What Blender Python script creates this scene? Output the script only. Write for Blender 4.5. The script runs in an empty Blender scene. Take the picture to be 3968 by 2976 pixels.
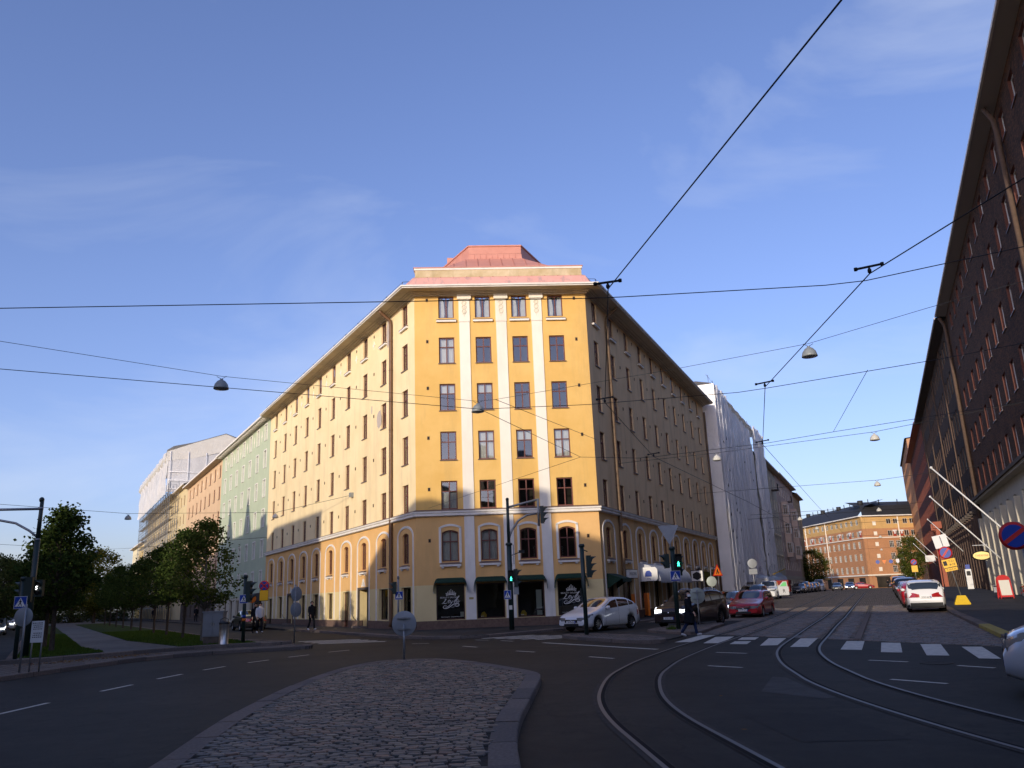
import bpy, math, random
from math import sin, cos, radians, pi, sqrt, atan2, hypot
from mathutils import Matrix, Vector, noise
random.seed(7)
sc = bpy.context.scene
COL = sc.collection
# ---------------------------------------------------------------- camera
cd = bpy.data.cameras.new('camera'); cam = bpy.data.objects.new('camera', cd); COL.objects.link(cam); sc.camera = cam
cd.sensor_fit = 'HORIZONTAL'; cd.sensor_width = 36.0; cd.lens = 36.0*3144.3/3968; cd.clip_start = 0.05; cd.clip_end = 3000
EYE = 1.72
_p, _r = radians(14.62), radians(2.24)
_F = Vector((0, cos(_p), sin(_p))); _U = Vector((0, -sin(_p), cos(_p))); _R = Vector((1, 0, 0))
_R2 = _R*cos(_r)-_U*sin(_r); _U2 = _U*cos(_r)+_R*sin(_r)
cam.matrix_world = Matrix(((_R2.x, _U2.x, -_F.x, 0), (_R2.y, _U2.y, -_F.y, 0), (_R2.z, _U2.z, -_F.z, EYE), (0, 0, 0, 1)))
# ---------------------------------------------------------------- sky and sun
SUN_AZ, SUN_EL = 205.5, 14.0          # azimuth clockwise from +Y
w = bpy.data.worlds.new('World'); sc.world = w; w.use_nodes = True
nt = w.node_tree; nt.nodes.clear()
sky = nt.nodes.new('ShaderNodeTexSky'); sky.sky_type = 'NISHITA'; sky.sun_disc = False
sky.sun_elevation = radians(SUN_EL); sky.sun_rotation = radians(SUN_AZ)
sky.air_density = 1.0; sky.dust_density = 1.5; sky.ozone_density = 1.5; sky.altitude = 0
bg = nt.nodes.new('ShaderNodeBackground'); out = nt.nodes.new('ShaderNodeOutputWorld')
tc = nt.nodes.new('ShaderNodeTexCoord'); mp = nt.nodes.new('ShaderNodeMapping'); mp.inputs['Scale'].default_value = (1.6, 1.6, 5.0)
mp.inputs['Rotation'].default_value = (0.2, 0.5, 0.4); mp.inputs['Location'].default_value = (2.7, 1.9, 0.6)
nz = nt.nodes.new('ShaderNodeTexNoise'); nz.inputs['Scale'].default_value = 1.1; nz.inputs['Detail'].default_value = 6; nz.inputs['Roughness'].default_value = 0.55
nz.inputs['Distortion'].default_value = 0.6
rp = nt.nodes.new('ShaderNodeValToRGB'); rp.color_ramp.elements[0].position = 0.515; rp.color_ramp.elements[0].color = (0, 0, 0, 1)
rp.color_ramp.elements[1].position = 0.85; rp.color_ramp.elements[1].color = (0.50, 0.50, 0.50, 1)
mx = nt.nodes.new('ShaderNodeMixRGB'); mx.inputs['Color2'].default_value = (4.2, 4.6, 5.4, 1)
L = nt.links
rz = nt.nodes.new('ShaderNodeMapping'); rz.inputs['Rotation'].default_value = (0, 0, radians(-50)); L.new(tc.outputs['Generated'], rz.inputs['Vector']); L.new(rz.outputs[0], mp.inputs['Vector']); L.new(mp.outputs[0], nz.inputs['Vector']); L.new(nz.outputs['Fac'], rp.inputs['Fac'])
tint = nt.nodes.new('ShaderNodeMixRGB'); tint.blend_type = 'MULTIPLY'; tint.inputs['Fac'].default_value = 1; tint.inputs['Color2'].default_value = (0.95, 0.98, 1.42, 1)
gm = nt.nodes.new('ShaderNodeGamma'); gm.inputs['Gamma'].default_value = 0.9
L.new(sky.outputs[0], gm.inputs['Color']); L.new(gm.outputs[0], tint.inputs['Color1']); L.new(tint.outputs[0], mx.inputs['Color1']); L.new(rp.outputs[0], mx.inputs['Fac'])
L.new(mx.outputs[0], bg.inputs['Color']); bg.inputs['Strength'].default_value = 0.15
L.new(bg.outputs[0], out.inputs['Surface'])
sd = bpy.data.lights.new('sun', 'SUN'); sd.energy = 2.75; sd.angle = radians(0.6); sd.color = (1.0, 0.87, 0.70)
so = bpy.data.objects.new('sun', sd); COL.objects.link(so)
_az, _el = radians(SUN_AZ), radians(SUN_EL)
TOSUN = Vector((sin(_az)*cos(_el), cos(_az)*cos(_el), sin(_el)))
so.rotation_euler = TOSUN.to_track_quat('Z', 'Y').to_euler(); so.location = TOSUN*400
vs = sc.view_settings; vs.view_transform = 'Standard'; vs.look = 'None'; vs.gamma = 1.0; vs.exposure = 0.3; vs.use_curve_mapping = False
sc.cycles.max_bounces = 6; sc.cycles.transparent_max_bounces = 12; sc.cycles.glossy_bounces = 3; sc.cycles.diffuse_bounces = 4
sc.cycles.use_denoising = True
# ---------------------------------------------------------------- materials
MATS = {}
def _new(name):
    m = bpy.data.materials.new(name); m.use_nodes = True; m.node_tree.nodes.clear(); MATS[name] = m
    return m, m.node_tree
def _n(t, kind, **kw):
    n = t.nodes.new('ShaderNode'+kind)
    for k, v in kw.items():
        if k in n.inputs: n.inputs[k].default_value = v
        else: setattr(n, k, v)
    return n
def c4(c): return (c[0], c[1], c[2], 1)
def mat(name, c, c2=None, scale=3.0, rough=0.8, metal=0.0, bump=0.0, bscale=None, spec=None, coat=0.0, detail=5, streak=None, emit=None, es=0, alpha=None, grime=None, stretch=(1, 1, 1)):
    """principled material; c/c2 mixed by noise in world space, optional vertical streak stains"""
    m, t = _new(name); L = t.links
    b = _n(t, 'BsdfPrincipled'); o = _n(t, 'OutputMaterial'); L.new(b.outputs[0], o.inputs[0])
    b.inputs['Roughness'].default_value = rough; b.inputs['Metallic'].default_value = metal
    b.inputs['Specular IOR Level'].default_value = spec if spec is not None else (.08 if rough > .77 else .4); b.inputs['Coat Weight'].default_value = coat; b.inputs['Coat Roughness'].default_value = 0.05
    b.inputs['Base Color'].default_value = c4(c)
    if emit: b.inputs['Emission Color'].default_value = c4(emit); b.inputs['Emission Strength'].default_value = es
    if alpha is not None: b.inputs['Alpha'].default_value = alpha
    if c2 is None and not bump and not streak: return m
    g = _n(t, 'NewGeometry'); vec = g.outputs['Position']
    if stretch != (1, 1, 1):
        mpn = _n(t, 'Mapping'); mpn.inputs['Scale'].default_value = stretch; L.new(vec, mpn.inputs['Vector']); vec = mpn.outputs[0]
    col = None
    if c2 is not None:
        nz = _n(t, 'TexNoise', Scale=scale, Detail=detail, Roughness=0.62); L.new(vec, nz.inputs['Vector'])
        r = _n(t, 'ValToRGB'); r.color_ramp.elements[0].position = 0.34; r.color_ramp.elements[1].position = 0.68
        r.color_ramp.elements[0].color = c4(c); r.color_ramp.elements[1].color = c4(c2); L.new(nz.outputs['Fac'], r.inputs['Fac']); col = r.outputs[0]
    if streak:
        sc_, amt = streak[1], streak[2]
        mp2 = _n(t, 'Mapping'); mp2.inputs['Scale'].default_value = (sc_, sc_, sc_*0.16); L.new(g.outputs['Position'], mp2.inputs['Vector'])
        n2 = _n(t, 'TexNoise', Scale=1.0, Detail=8, Roughness=0.7); L.new(mp2.outputs[0], n2.inputs['Vector'])
        r2 = _n(t, 'ValToRGB'); r2.color_ramp.elements[0].position = 0.5; r2.color_ramp.elements[1].position = 0.78
        r2.color_ramp.elements[0].color = (0, 0, 0, 1); r2.color_ramp.elements[1].color = (amt, amt, amt, 1); L.new(n2.outputs['Fac'], r2.inputs['Fac'])
        mxx = _n(t, 'MixRGB'); mxx.inputs['Color1'].default_value = c4(c); mxx.inputs['Color2'].default_value = c4(streak[0])
        if col: L.new(col, mxx.inputs['Color1'])
        L.new(r2.outputs[0], mxx.inputs['Fac']); col = mxx.outputs[0]
    if col: L.new(col, b.inputs['Base Color'])
    if bump:
        n3 = _n(t, 'TexNoise', Scale=bscale or scale*6, Detail=6, Roughness=0.6); L.new(vec, n3.inputs['Vector'])
        bm = _n(t, 'Bump', Strength=bump, Distance=0.02); L.new(n3.outputs['Fac'], bm.inputs['Height']); L.new(bm.outputs[0], b.inputs['Normal'])
    return m
def glassmat(name, tintc, base=0.16, rough=0.02):
    m, t = _new(name); L = t.links
    tr = _n(t, 'BsdfTransparent'); tr.inputs[0].default_value = c4(tintc)
    gl = _n(t, 'BsdfGlossy'); gl.inputs['Roughness'].default_value = rough; gl.inputs['Color'].default_value = (0.92, 0.92, 0.90, 1)
    fr = _n(t, 'Fresnel', IOR=1.5); ad = _n(t, 'Math', operation='ADD'); ad.inputs[1].default_value = base; L.new(fr.outputs[0], ad.inputs[0])
    g = _n(t, 'NewGeometry'); nz = _n(t, 'TexNoise', Scale=0.9, Detail=1); L.new(g.outputs['Position'], nz.inputs['Vector'])
    bm = _n(t, 'Bump', Strength=0.06, Distance=0.05); L.new(nz.outputs['Fac'], bm.inputs['Height']); L.new(bm.outputs[0], gl.inputs['Normal'])
    mx = _n(t, 'MixShader'); L.new(ad.outputs[0], mx.inputs[0]); L.new(tr.outputs[0], mx.inputs[1]); L.new(gl.outputs[0], mx.inputs[2])
    o = _n(t, 'OutputMaterial'); L.new(mx.outputs[0], o.inputs[0]); return m
def brickmat(name, c1, c2, mortar, bw, bh, ms=0.012, axes='XZ', offset=0.5, rough=0.85, bump=0.5, big=None, squash=1.0):
    """brick/sett pattern in the object's own axes"""
    m, t = _new(name); L = t.links
    tcn = _n(t, 'TexCoord'); sp = _n(t, 'SeparateXYZ'); L.new(tcn.outputs['Object'], sp.inputs[0]); cb = _n(t, 'CombineXYZ')
    L.new(sp.outputs[axes[0]], cb.inputs[0]); L.new(sp.outputs[axes[1]], cb.inputs[1])
    wn = _n(t, 'TexNoise', Scale=1.3/bw, Detail=2); L.new(cb.outputs[0], wn.inputs['Vector'])
    vm = _n(t, 'VectorMath', operation='SCALE'); vm.inputs['Scale'].default_value = bh*0.35; L.new(wn.outputs['Color'], vm.inputs[0])
    va = _n(t, 'VectorMath', operation='ADD'); L.new(cb.outputs[0], va.inputs[0]); L.new(vm.outputs[0], va.inputs[1])
    bk = _n(t, 'TexBrick'); bk.offset = offset; bk.squash = squash
    for k, v in (('Color1', c4(c1)), ('Color2', c4(c2)), ('Mortar', c4(mortar)), ('Scale', 1.0), ('Mortar Size', ms), ('Mortar Smooth', 0.3), ('Bias', 0.0), ('Brick Width', bw), ('Row Height', bh)): bk.inputs[k].default_value = v
    L.new(va.outputs[0], bk.inputs['Vector']); col = bk.outputs['Color']
    nz = _n(t, 'TexNoise', Scale=0.5, Detail=6, Roughness=0.6); L.new(cb.outputs[0], nz.inputs['Vector'])
    mxx = _n(t, 'MixRGB', blend_type='MULTIPLY'); mxx.inputs['Fac'].default_value = 0.6
    rr = _n(t, 'ValToRGB'); rr.color_ramp.elements[0].position = 0.3; rr.color_ramp.elements[1].position = 0.7
    rr.color_ramp.elements[0].color = c4(big or (0.7, 0.7, 0.7)); rr.color_ramp.elements[1].color = (1.15, 1.15, 1.15, 1)
    L.new(nz.outputs['Fac'], rr.inputs['Fac']); L.new(col, mxx.inputs['Color1']); L.new(rr.outputs[0], mxx.inputs['Color2'])
    b = _n(t, 'BsdfPrincipled', Roughness=rough); b.inputs['Specular IOR Level'].default_value = 0.08; L.new(mxx.outputs[0], b.inputs['Base Color'])
    bm = _n(t, 'Bump', Strength=bump, Distance=0.012); bm.invert = True; L.new(bk.outputs['Fac'], bm.inputs['Height']); L.new(bm.outputs[0], b.inputs['Normal'])
    o = _n(t, 'OutputMaterial'); L.new(b.outputs[0], o.inputs[0]); return m
def asphaltmat(name, c, c2, patch):
    m, t = _new(name); L = t.links
    g = _n(t, 'NewGeometry'); P = g.outputs['Position']
    n1 = _n(t, 'TexNoise', Scale=70.0, Detail=4, Roughness=0.8); n2 = _n(t, 'TexNoise', Scale=0.22, Detail=5, Roughness=0.6)
    n3 = _n(t, 'TexVoronoi', Scale=0.35, feature='DISTANCE_TO_EDGE')
    wp = _n(t, 'TexNoise', Scale=1.1, Detail=5); L.new(P, wp.inputs['Vector'])
    vs_ = _n(t, 'VectorMath', operation='SCALE'); vs_.inputs['Scale'].default_value = 1.3; L.new(wp.outputs['Color'], vs_.inputs[0])
    va = _n(t, 'VectorMath', operation='ADD'); L.new(P, va.inputs[0]); L.new(vs_.outputs[0], va.inputs[1]); L.new(va.outputs[0], n3.inputs['Vector'])
    for q in (n1, n2): L.new(P, q.inputs['Vector'])
    r1 = _n(t, 'ValToRGB'); r1.color_ramp.elements[0].position = 0.3; r1.color_ramp.elements[1].position = 0.75
    r1.color_ramp.elements[0].color = c4(c); r1.color_ramp.elements[1].color = c4(c2); L.new(n1.outputs['Fac'], r1.inputs['Fac'])
    r2 = _n(t, 'ValToRGB'); r2.color_ramp.elements[0].position = 0.35; r2.color_ramp.elements[1].position = 0.65
    r2.color_ramp.elements[0].color = c4(patch); r2.color_ramp.elements[1].color = (1.2, 1.2, 1.2, 1); L.new(n2.outputs['Fac'], r2.inputs['Fac'])
    n4 = _n(t, 'TexNoise', Scale=2.6, Detail=9, Roughness=0.75); L.new(P, n4.inputs['Vector']); r4 = _n(t, 'ValToRGB'); r4.color_ramp.elements[0].position = 0.36; r4.color_ramp.elements[1].position = 0.62
    r4.color_ramp.elements[0].color = (0.62, 0.62, 0.63, 1); r4.color_ramp.elements[1].color = (1.1, 1.1, 1.1, 1); L.new(n4.outputs['Fac'], r4.inputs['Fac'])
    mm = _n(t, 'MixRGB', blend_type='MULTIPLY'); mm.inputs['Fac'].default_value = 1; m4 = _n(t, 'MixRGB', blend_type='MULTIPLY'); m4.inputs['Fac'].default_value = 1; L.new(r1.outputs[0], m4.inputs['Color1']); L.new(r4.outputs[0], m4.inputs['Color2']); L.new(m4.outputs[0], mm.inputs['Color1']); L.new(r2.outputs[0], mm.inputs['Color2'])
    r3 = _n(t, 'ValToRGB'); r3.color_ramp.elements[0].position = 0.0; r3.color_ramp.elements[1].position = 0.012
    r3.color_ramp.elements[0].color = (0.55, 0.55, 0.55, 1); r3.color_ramp.elements[1].color = (1, 1, 1, 1); L.new(n3.outputs['Distance'], r3.inputs['Fac'])
    m2 = _n(t, 'MixRGB', blend_type='MULTIPLY'); m2.inputs['Fac'].default_value = 1; L.new(mm.outputs[0], m2.inputs['Color1']); L.new(r3.outputs[0], m2.inputs['Color2'])
    b = _n(t, 'BsdfPrincipled', Roughness=0.75); b.inputs['Specular IOR Level'].default_value = 0.16; L.new(m2.outputs[0], b.inputs['Base Color'])
    bm = _n(t, 'Bump', Strength=0.35, Distance=0.006); L.new(n1.outputs['Fac'], bm.inputs['Height']); L.new(bm.outputs[0], b.inputs['Normal'])
    o = _n(t, 'OutputMaterial'); L.new(b.outputs[0], o.inputs[0]); return m
def leafmat(name, c, c2):
    m, t = _new(name); L = t.links
    oi = _n(t, 'NewGeometry'); r = _n(t, 'ValToRGB'); r.color_ramp.elements[0].color = c4(c); r.color_ramp.elements[1].color = c4(c2)
    L.new(oi.outputs['Random Per Island'], r.inputs['Fac'])
    d = _n(t, 'BsdfDiffuse'); tl = _n(t, 'BsdfTranslucent'); L.new(r.outputs[0], d.inputs[0]); L.new(r.outputs[0], tl.inputs[0])
    mx = _n(t, 'MixShader'); mx.inputs[0].default_value = 0.3; L.new(d.outputs[0], mx.inputs[1]); L.new(tl.outputs[0], mx.inputs[2])
    o = _n(t, 'OutputMaterial'); L.new(mx.outputs[0], o.inputs[0]); return m
def tarpmat(name, c, c2, alpha, trans=0.35):
    m, t = _new(name); L = t.links
    g = _n(t, 'NewGeometry'); nz = _n(t, 'TexNoise', Scale=0.9, Detail=7, Roughness=0.65); L.new(g.outputs['Position'], nz.inputs['Vector'])
    r = _n(t, 'ValToRGB'); r.color_ramp.elements[0].position = .3; r.color_ramp.elements[1].position = .7
    r.color_ramp.elements[0].color = c4(c); r.color_ramp.elements[1].color = c4(c2); L.new(nz.outputs['Fac'], r.inputs['Fac'])
    b = _n(t, 'BsdfPrincipled', Roughness=0.32); L.new(r.outputs[0], b.inputs['Base Color']); b.inputs['Specular IOR Level'].default_value = 0.6
    bm = _n(t, 'Bump', Strength=0.5, Distance=0.12); n3 = _n(t, 'TexNoise', Scale=1.6, Detail=5, Roughness=0.6); n3.inputs['Distortion'].default_value = 1.5
    L.new(g.outputs['Position'], n3.inputs['Vector']); L.new(n3.outputs['Fac'], bm.inputs['Height']); L.new(bm.outputs[0], b.inputs['Normal'])
    tl = _n(t, 'BsdfTranslucent'); L.new(r.outputs[0], tl.inputs[0]); mx = _n(t, 'MixShader'); mx.inputs[0].default_value = trans
    L.new(b.outputs[0], mx.inputs[1]); L.new(tl.outputs[0], mx.inputs[2])
    tr = _n(t, 'BsdfTransparent'); m2 = _n(t, 'MixShader'); m2.inputs[0].default_value = alpha; L.new(tr.outputs[0], m2.inputs[1]); L.new(mx.outputs[0], m2.inputs[2])
    o = _n(t, 'OutputMaterial'); L.new(m2.outputs[0], o.inputs[0]); return m
# walls
mat('yellow_corner', (0.79, 0.51, 0.175), (0.72, 0.445, 0.135), 0.55, rough=.9, bump=.3, bscale=26, streak=((.45, .31, .13), 1.0, .5))
mat('yellow_left', (0.92, 0.75, 0.45), (0.86, 0.68, 0.385), 0.55, rough=.9, bump=.3, bscale=26, streak=((.52, .39, .22), .9, .5))
mat('yellow_right', (0.92, 0.68, 0.40), (0.84, 0.60, 0.34), 0.6, rough=.9, bump=.35, bscale=26, streak=((.34, .25, .16), 1.1, .55))  # same yellow paint on the shaded wing, colour lightened to offset the shade
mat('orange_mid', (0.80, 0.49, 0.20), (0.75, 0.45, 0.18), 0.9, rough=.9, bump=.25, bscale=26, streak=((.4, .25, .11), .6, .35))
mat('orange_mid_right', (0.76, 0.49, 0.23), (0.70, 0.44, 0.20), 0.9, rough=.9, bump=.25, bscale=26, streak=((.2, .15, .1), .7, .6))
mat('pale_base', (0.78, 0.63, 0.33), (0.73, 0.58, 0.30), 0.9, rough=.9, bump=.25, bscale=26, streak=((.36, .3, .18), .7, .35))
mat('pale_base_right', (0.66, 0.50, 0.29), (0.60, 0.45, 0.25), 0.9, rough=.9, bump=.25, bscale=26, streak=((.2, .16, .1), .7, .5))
mat('granite_plinth', (0.20, 0.135, 0.105), (0.13, 0.088, 0.07), 7, rough=.8, bump=.3, bscale=50)
mat('cream', (0.88, 0.82, 0.70), (0.84, 0.78, 0.66), 1.2, rough=.85, streak=((.45, .4, .32), .8, .3))
mat('white_trim', (0.84, 0.80, 0.73), (0.78, 0.74, 0.67), 2, rough=.8, streak=((.4, .37, .32), 1.5, .4))
mat('attic_plaster', (0.48, 0.375, 0.21), (0.72, 0.60, 0.41), 0.9, rough=.9, bump=.5, bscale=14, detail=9, streak=((.30, .24, .13), 1.4, .6))
mat('bare_plaster', (0.55, 0.47, 0.40), (0.48, 0.41, 0.36), 8, rough=.95, bump=.6, bscale=30)
mat('pink_metal', (0.60, 0.275, 0.205), (0.53, 0.235, 0.175), 1.3, rough=.55, streak=((.48, .25, .20), 1.6, .5))
mat('roof_seam', (0.46, 0.19, 0.14), rough=.6)
mat('pink_peeling', (0.72, 0.39, 0.33), (0.66, 0.34, 0.28), 1.0, rough=.6, streak=((.26, .23, .23), 2.2, 1.0), stretch=(1, 1, 1))
mat('soffit', (0.60, 0.51, 0.39), (0.54, 0.46, 0.34), 2, rough=.85, streak=((.22, .18, .13), 1.2, .5))
mat('brown_wood', (0.175, 0.058, 0.040), (0.135, 0.046, 0.034), 6, rough=.5)
mat('white_wood', (0.74, 0.73, 0.68), (0.66, 0.65, 0.6), 5, rough=.5)
mat('green_wood', (0.20, 0.22, 0.17), (0.15, 0.17, 0.13), 5, rough=.5)
mat('grey_wood', (0.33, 0.31, 0.27), rough=.6)
mat('brown_metal', (0.17, 0.09, 0.045), (0.13, 0.07, 0.038), 4, rough=.5)
mat('pipe_right', (0.19, 0.125, 0.07), (0.14, 0.09, 0.055), 4, rough=.6)
mat('sill_metal', (0.16, 0.105, 0.085), rough=.45)
mat('room_dark', (0.030, 0.026, 0.022), (0.06, 0.05, 0.04), 0.5, rough=.9)
mat('curtain', (0.72, 0.70, 0.66), (0.62, 0.6, 0.57), 5, rough=.9)
mat('blind', (0.66, 0.66, 0.64), rough=.8)
mat('ornament', (0.74, 0.67, 0.52), rough=.85)
mat('door_wood', (0.075, 0.030, 0.022), (0.05, 0.022, 0.018), 8, rough=.4)
mat('dark_stone', (0.13, 0.105, 0.085), (0.09, 0.075, 0.065), 5, rough=.8)
glassmat('glass', (0.80, 0.83, 0.82), 0.15)
glassmat('shop_glass', (0.62, 0.68, 0.66), 0.03)
glassmat('car_glass', (0.16, 0.18, 0.19), 0.10)
mat('green_wall', (0.52, 0.58, 0.41), (0.48, 0.54, 0.38), 0.8, rough=.9, bump=.2, bscale=26, streak=((.3, .36, .26), .5, .3))
mat('peach_wall', (0.72, 0.51, 0.32), (0.66, 0.46, 0.28), 0.8, rough=.9, bump=.2, bscale=26, streak=((.4, .27, .16), .5, .4))
mat('cream_wall', (0.70, 0.57, 0.33), (0.64, 0.52, 0.3), 0.8, rough=.9, streak=((.42, .35, .22), .5, .4))
mat('pale_wall', (0.80, 0.72, 0.50), (0.74, 0.66, 0.45), 0.8, rough=.9)
mat('gold_wall', (0.78, 0.56, 0.2), (0.7, 0.5, 0.17), 0.8, rough=.9)
mat('shade_cream', (0.70, 0.62, 0.46), (0.64, 0.56, 0.41), 0.8, rough=.9, streak=((.25, .21, .15), .5, .5))
mat('shade_pink', (0.70, 0.53, 0.41), (0.64, 0.48, 0.37), 0.8, rough=.9, streak=((.28, .2, .16), .5, .5))
mat('shade_ochre', (0.66, 0.50, 0.29), (0.60, 0.45, 0.25), 0.8, rough=.9, streak=((.25, .18, .11), .5, .5))
mat('roof_grey', (0.10, 0.10, 0.10), (0.07, 0.07, 0.07), 2, rough=.6)
mat('roof_black', (0.022, 0.022, 0.024), (0.032, 0.032, 0.034), 0.9, rough=.65)
mat('roof_green', (0.2, 0.36, 0.3), rough=.6)
brickmat('brick_dark', (0.165, 0.072, 0.034), (0.048, 0.028, 0.018), (0.055, 0.036, 0.024), .26, .078, .012, big=(.45, .45, .45))
brickmat('brick_brown', (0.100, 0.050, 0.028), (0.060, 0.036, 0.022), (0.05, 0.035, 0.025), .26, .078, .012, big=(.5, .5, .5))
brickmat('brick_red', (0.19, 0.055, 0.036), (0.14, 0.045, 0.032), (0.09, 0.05, 0.042), .26, .078, .012)
brickmat('brick_orange', (0.56, 0.26, 0.12), (0.48, 0.22, 0.10), (0.42, 0.26, 0.16), .28, .085, .012, big=(.85, .85, .85))
brickmat('brick_yellow', (0.70, 0.42, 0.15), (0.62, 0.37, 0.13), (0.5, 0.35, 0.18), .28, .085, .012, big=(.85, .85, .85))
mat('brick_jamb', (0.20, 0.085, 0.062), (0.14, 0.06, 0.046), 8, rough=.9)
mat('stone_brown', (0.15, 0.10, 0.075), (0.11, 0.078, 0.06), 4, rough=.85)
mat('shop_white', (0.62, 0.57, 0.44), (0.56, 0.51, 0.4), 1.2, rough=.85, streak=((.34, .31, .25), .9, .5))
mat('red_paint', (0.40, 0.050, 0.030), (0.34, 0.04, 0.025), 3, rough=.6)
mat('portal_red', (0.36, 0.085, 0.035), (0.30, 0.07, 0.03), 3, rough=.6)
# ground
asphaltmat('asphalt', (0.0150, 0.0132, 0.0104), (0.040, 0.0355, 0.0285), (0.50, 0.52, 0.55))
asphaltmat('asphalt_new', (0.010, 0.0092, 0.0078), (0.026, 0.0235, 0.0195), (0.7, 0.7, 0.72))
asphaltmat('pavement_asphalt', (0.036, 0.034, 0.032), (0.068, 0.064, 0.060), (0.72, 0.72, 0.72))
asphaltmat('path_gravel', (0.10, 0.092, 0.082), (0.155, 0.142, 0.128), (0.82, 0.82, 0.82))
brickmat('setts', (0.250, 0.208, 0.175), (0.140, 0.120, 0.104), (0.040, 0.034, 0.029), .26, .15, .022, axes='XY', bump=.9)
mat('granite_kerb', (0.200, 0.162, 0.140), (0.125, 0.104, 0.092), 24, rough=.85, bump=.35, bscale=60, detail=8)
mat('granite_kerb_b', (0.165, 0.138, 0.122), (0.105, 0.090, 0.082), 24, rough=.85, bump=.35, bscale=60, detail=8)
mat('granite_kerb_c', (0.225, 0.178, 0.150), (0.150, 0.118, 0.100), 24, rough=.85, bump=.35, bscale=60, detail=8)
mat('kerb_yellow', (0.42, 0.33, 0.075), (0.27, 0.22, 0.10), 6, rough=.8)
mat('joint_sand', (0.035, 0.032, 0.029), (0.055, 0.05, 0.045), 20, rough=.95)
for i, c in enumerate([(0.175, 0.138, 0.108), (0.128, 0.114, 0.098), (0.205, 0.132, 0.096), (0.110, 0.106, 0.098), (0.225, 0.180, 0.135), (0.085, 0.078, 0.070)]):
    mat('cobble%d' % i, c, tuple(q*0.72 for q in c), 16, rough=.62, bump=.3, bscale=70)
mat('road_paint', (0.58, 0.55, 0.47), (0.36, 0.34, 0.30), 5.5, rough=.7, detail=8)
mat('rail_steel', (0.13, 0.12, 0.11), rough=.55, metal=.5)
mat('rail_groove', (0.012, 0.012, 0.012), rough=.9)
mat('rail_bed', (0.060, 0.054, 0.048), (0.034, 0.031, 0.028), 9, rough=.8)
mat('grass_soil', (0.040, 0.060, 0.014), (0.028, 0.045, 0.010), 3, rough=1)
leafmat('grass_blade', (0.045, 0.085, 0.014), (0.085, 0.14, 0.028))
leafmat('leaf_dark', (0.022, 0.044, 0.012), (0.080, 0.110, 0.026))
leafmat('leaf_mid', (0.040, 0.066, 0.014), (0.150, 0.165, 0.034))
leafmat('leaf_yellow', (0.06, 0.085, 0.016), (0.19, 0.17, 0.03))
leafmat('leaf_far', (0.045, 0.065, 0.022), (0.11, 0.13, 0.045))
leafmat('dead_leaf', (0.16, 0.06, 0.02), (0.25, 0.15, 0.04))
mat('bark', (0.085, 0.068, 0.052), (0.05, 0.04, 0.032), 14, rough=.95, bump=.5)
mat('bark_pale', (0.17, 0.15, 0.125), (0.1, 0.09, 0.075), 14, rough=.95, bump=.5)
# street furniture
mat('signal_green', (0.012, 0.030, 0.026), (0.010, 0.024, 0.021), 3, rough=.42, spec=.5)
mat('signal_black', (0.010, 0.011, 0.012), rough=.4)
mat('galv', (0.33, 0.34, 0.345), (0.25, 0.26, 0.27), 8, rough=.45, metal=.55)
mat('steel', (0.55, 0.54, 0.52), (0.42, 0.41, 0.4), 6, rough=.28, metal=.95)
mat('sign_back', (0.34, 0.36, 0.38), (0.29, 0.31, 0.33), 4, rough=.5, metal=.3)
mat('sign_back_pale', (0.36, 0.40, 0.36), (0.31, 0.35, 0.31), 4, rough=.5, metal=.2)
mat('sign_blue', (0.006, 0.045, 0.32), rough=.4)
mat('sign_white', (0.74, 0.74, 0.72), rough=.5)
mat('sign_yellow', (0.80, 0.46, 0.015), rough=.45)
mat('sign_red', (0.50, 0.022, 0.022), rough=.45)
mat('sign_orange', (0.75, 0.19, 0.02), rough=.45)
mat('ink', (0.012, 0.012, 0.014), rough=.6)
mat('orange_board', (0.80, 0.20, 0.012), rough=.45)
mat('lamp_grey', (0.30, 0.32, 0.31), (0.25, 0.27, 0.26), 8, rough=.5, metal=.2)
mat('lamp_glass', (0.60, 0.58, 0.50), rough=.3)
mat('wire', (0.012, 0.012, 0.013), rough=.6)
mat('wire_pale', (0.10, 0.10, 0.105), rough=.6)
mat('green_light', (0.02, 0.5, 0.35), emit=(0.05, 1.0, 0.62), es=6.0)
mat('white_light', (0.8, 0.8, 0.8), emit=(1, 1, 1), es=4.0)
mat('red_light', (0.5, 0.02, 0.02), emit=(1, 0.05, 0.03), es=2.5)
mat('lens_dark', (0.02, 0.02, 0.022), rough=.2)
mat('cabinet_grey', (0.20, 0.215, 0.225), (0.17, 0.18, 0.19), 3, rough=.5)
mat('awning_green', (0.004, 0.034, 0.018), (0.003, 0.026, 0.014), 9, rough=.75, bump=.3)
mat('awning_grey', (0.50, 0.51, 0.53), (0.43, 0.44, 0.46), 2, rough=.7)
mat('awning_dark', (0.055, 0.057, 0.06), rough=.7)
mat('awning_olive', (0.085, 0.078, 0.018), (0.05, 0.045, 0.012), 5, rough=.8)
mat('yellow_concrete', (0.72, 0.48, 0.03), (0.6, 0.4, 0.04), 7, rough=.8)
tarpmat('tarp_right', (0.90, 0.89, 0.88), (0.97, 0.96, 0.95), 0.985, .08)
tarpmat('tarp_net', (0.80, 0.78, 0.75), (0.90, 0.88, 0.85), 0.95, .2)
tarpmat('tarp_roof', (0.82, 0.77, 0.67), (0.90, 0.86, 0.77), 1.0, .15)
tarpmat('tarp_small', (0.50, 0.51, 0.53), (0.68, 0.69, 0.70), 0.9, .3)
mat('tape_white', (0.78, 0.79, 0.82), rough=.5)
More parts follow.
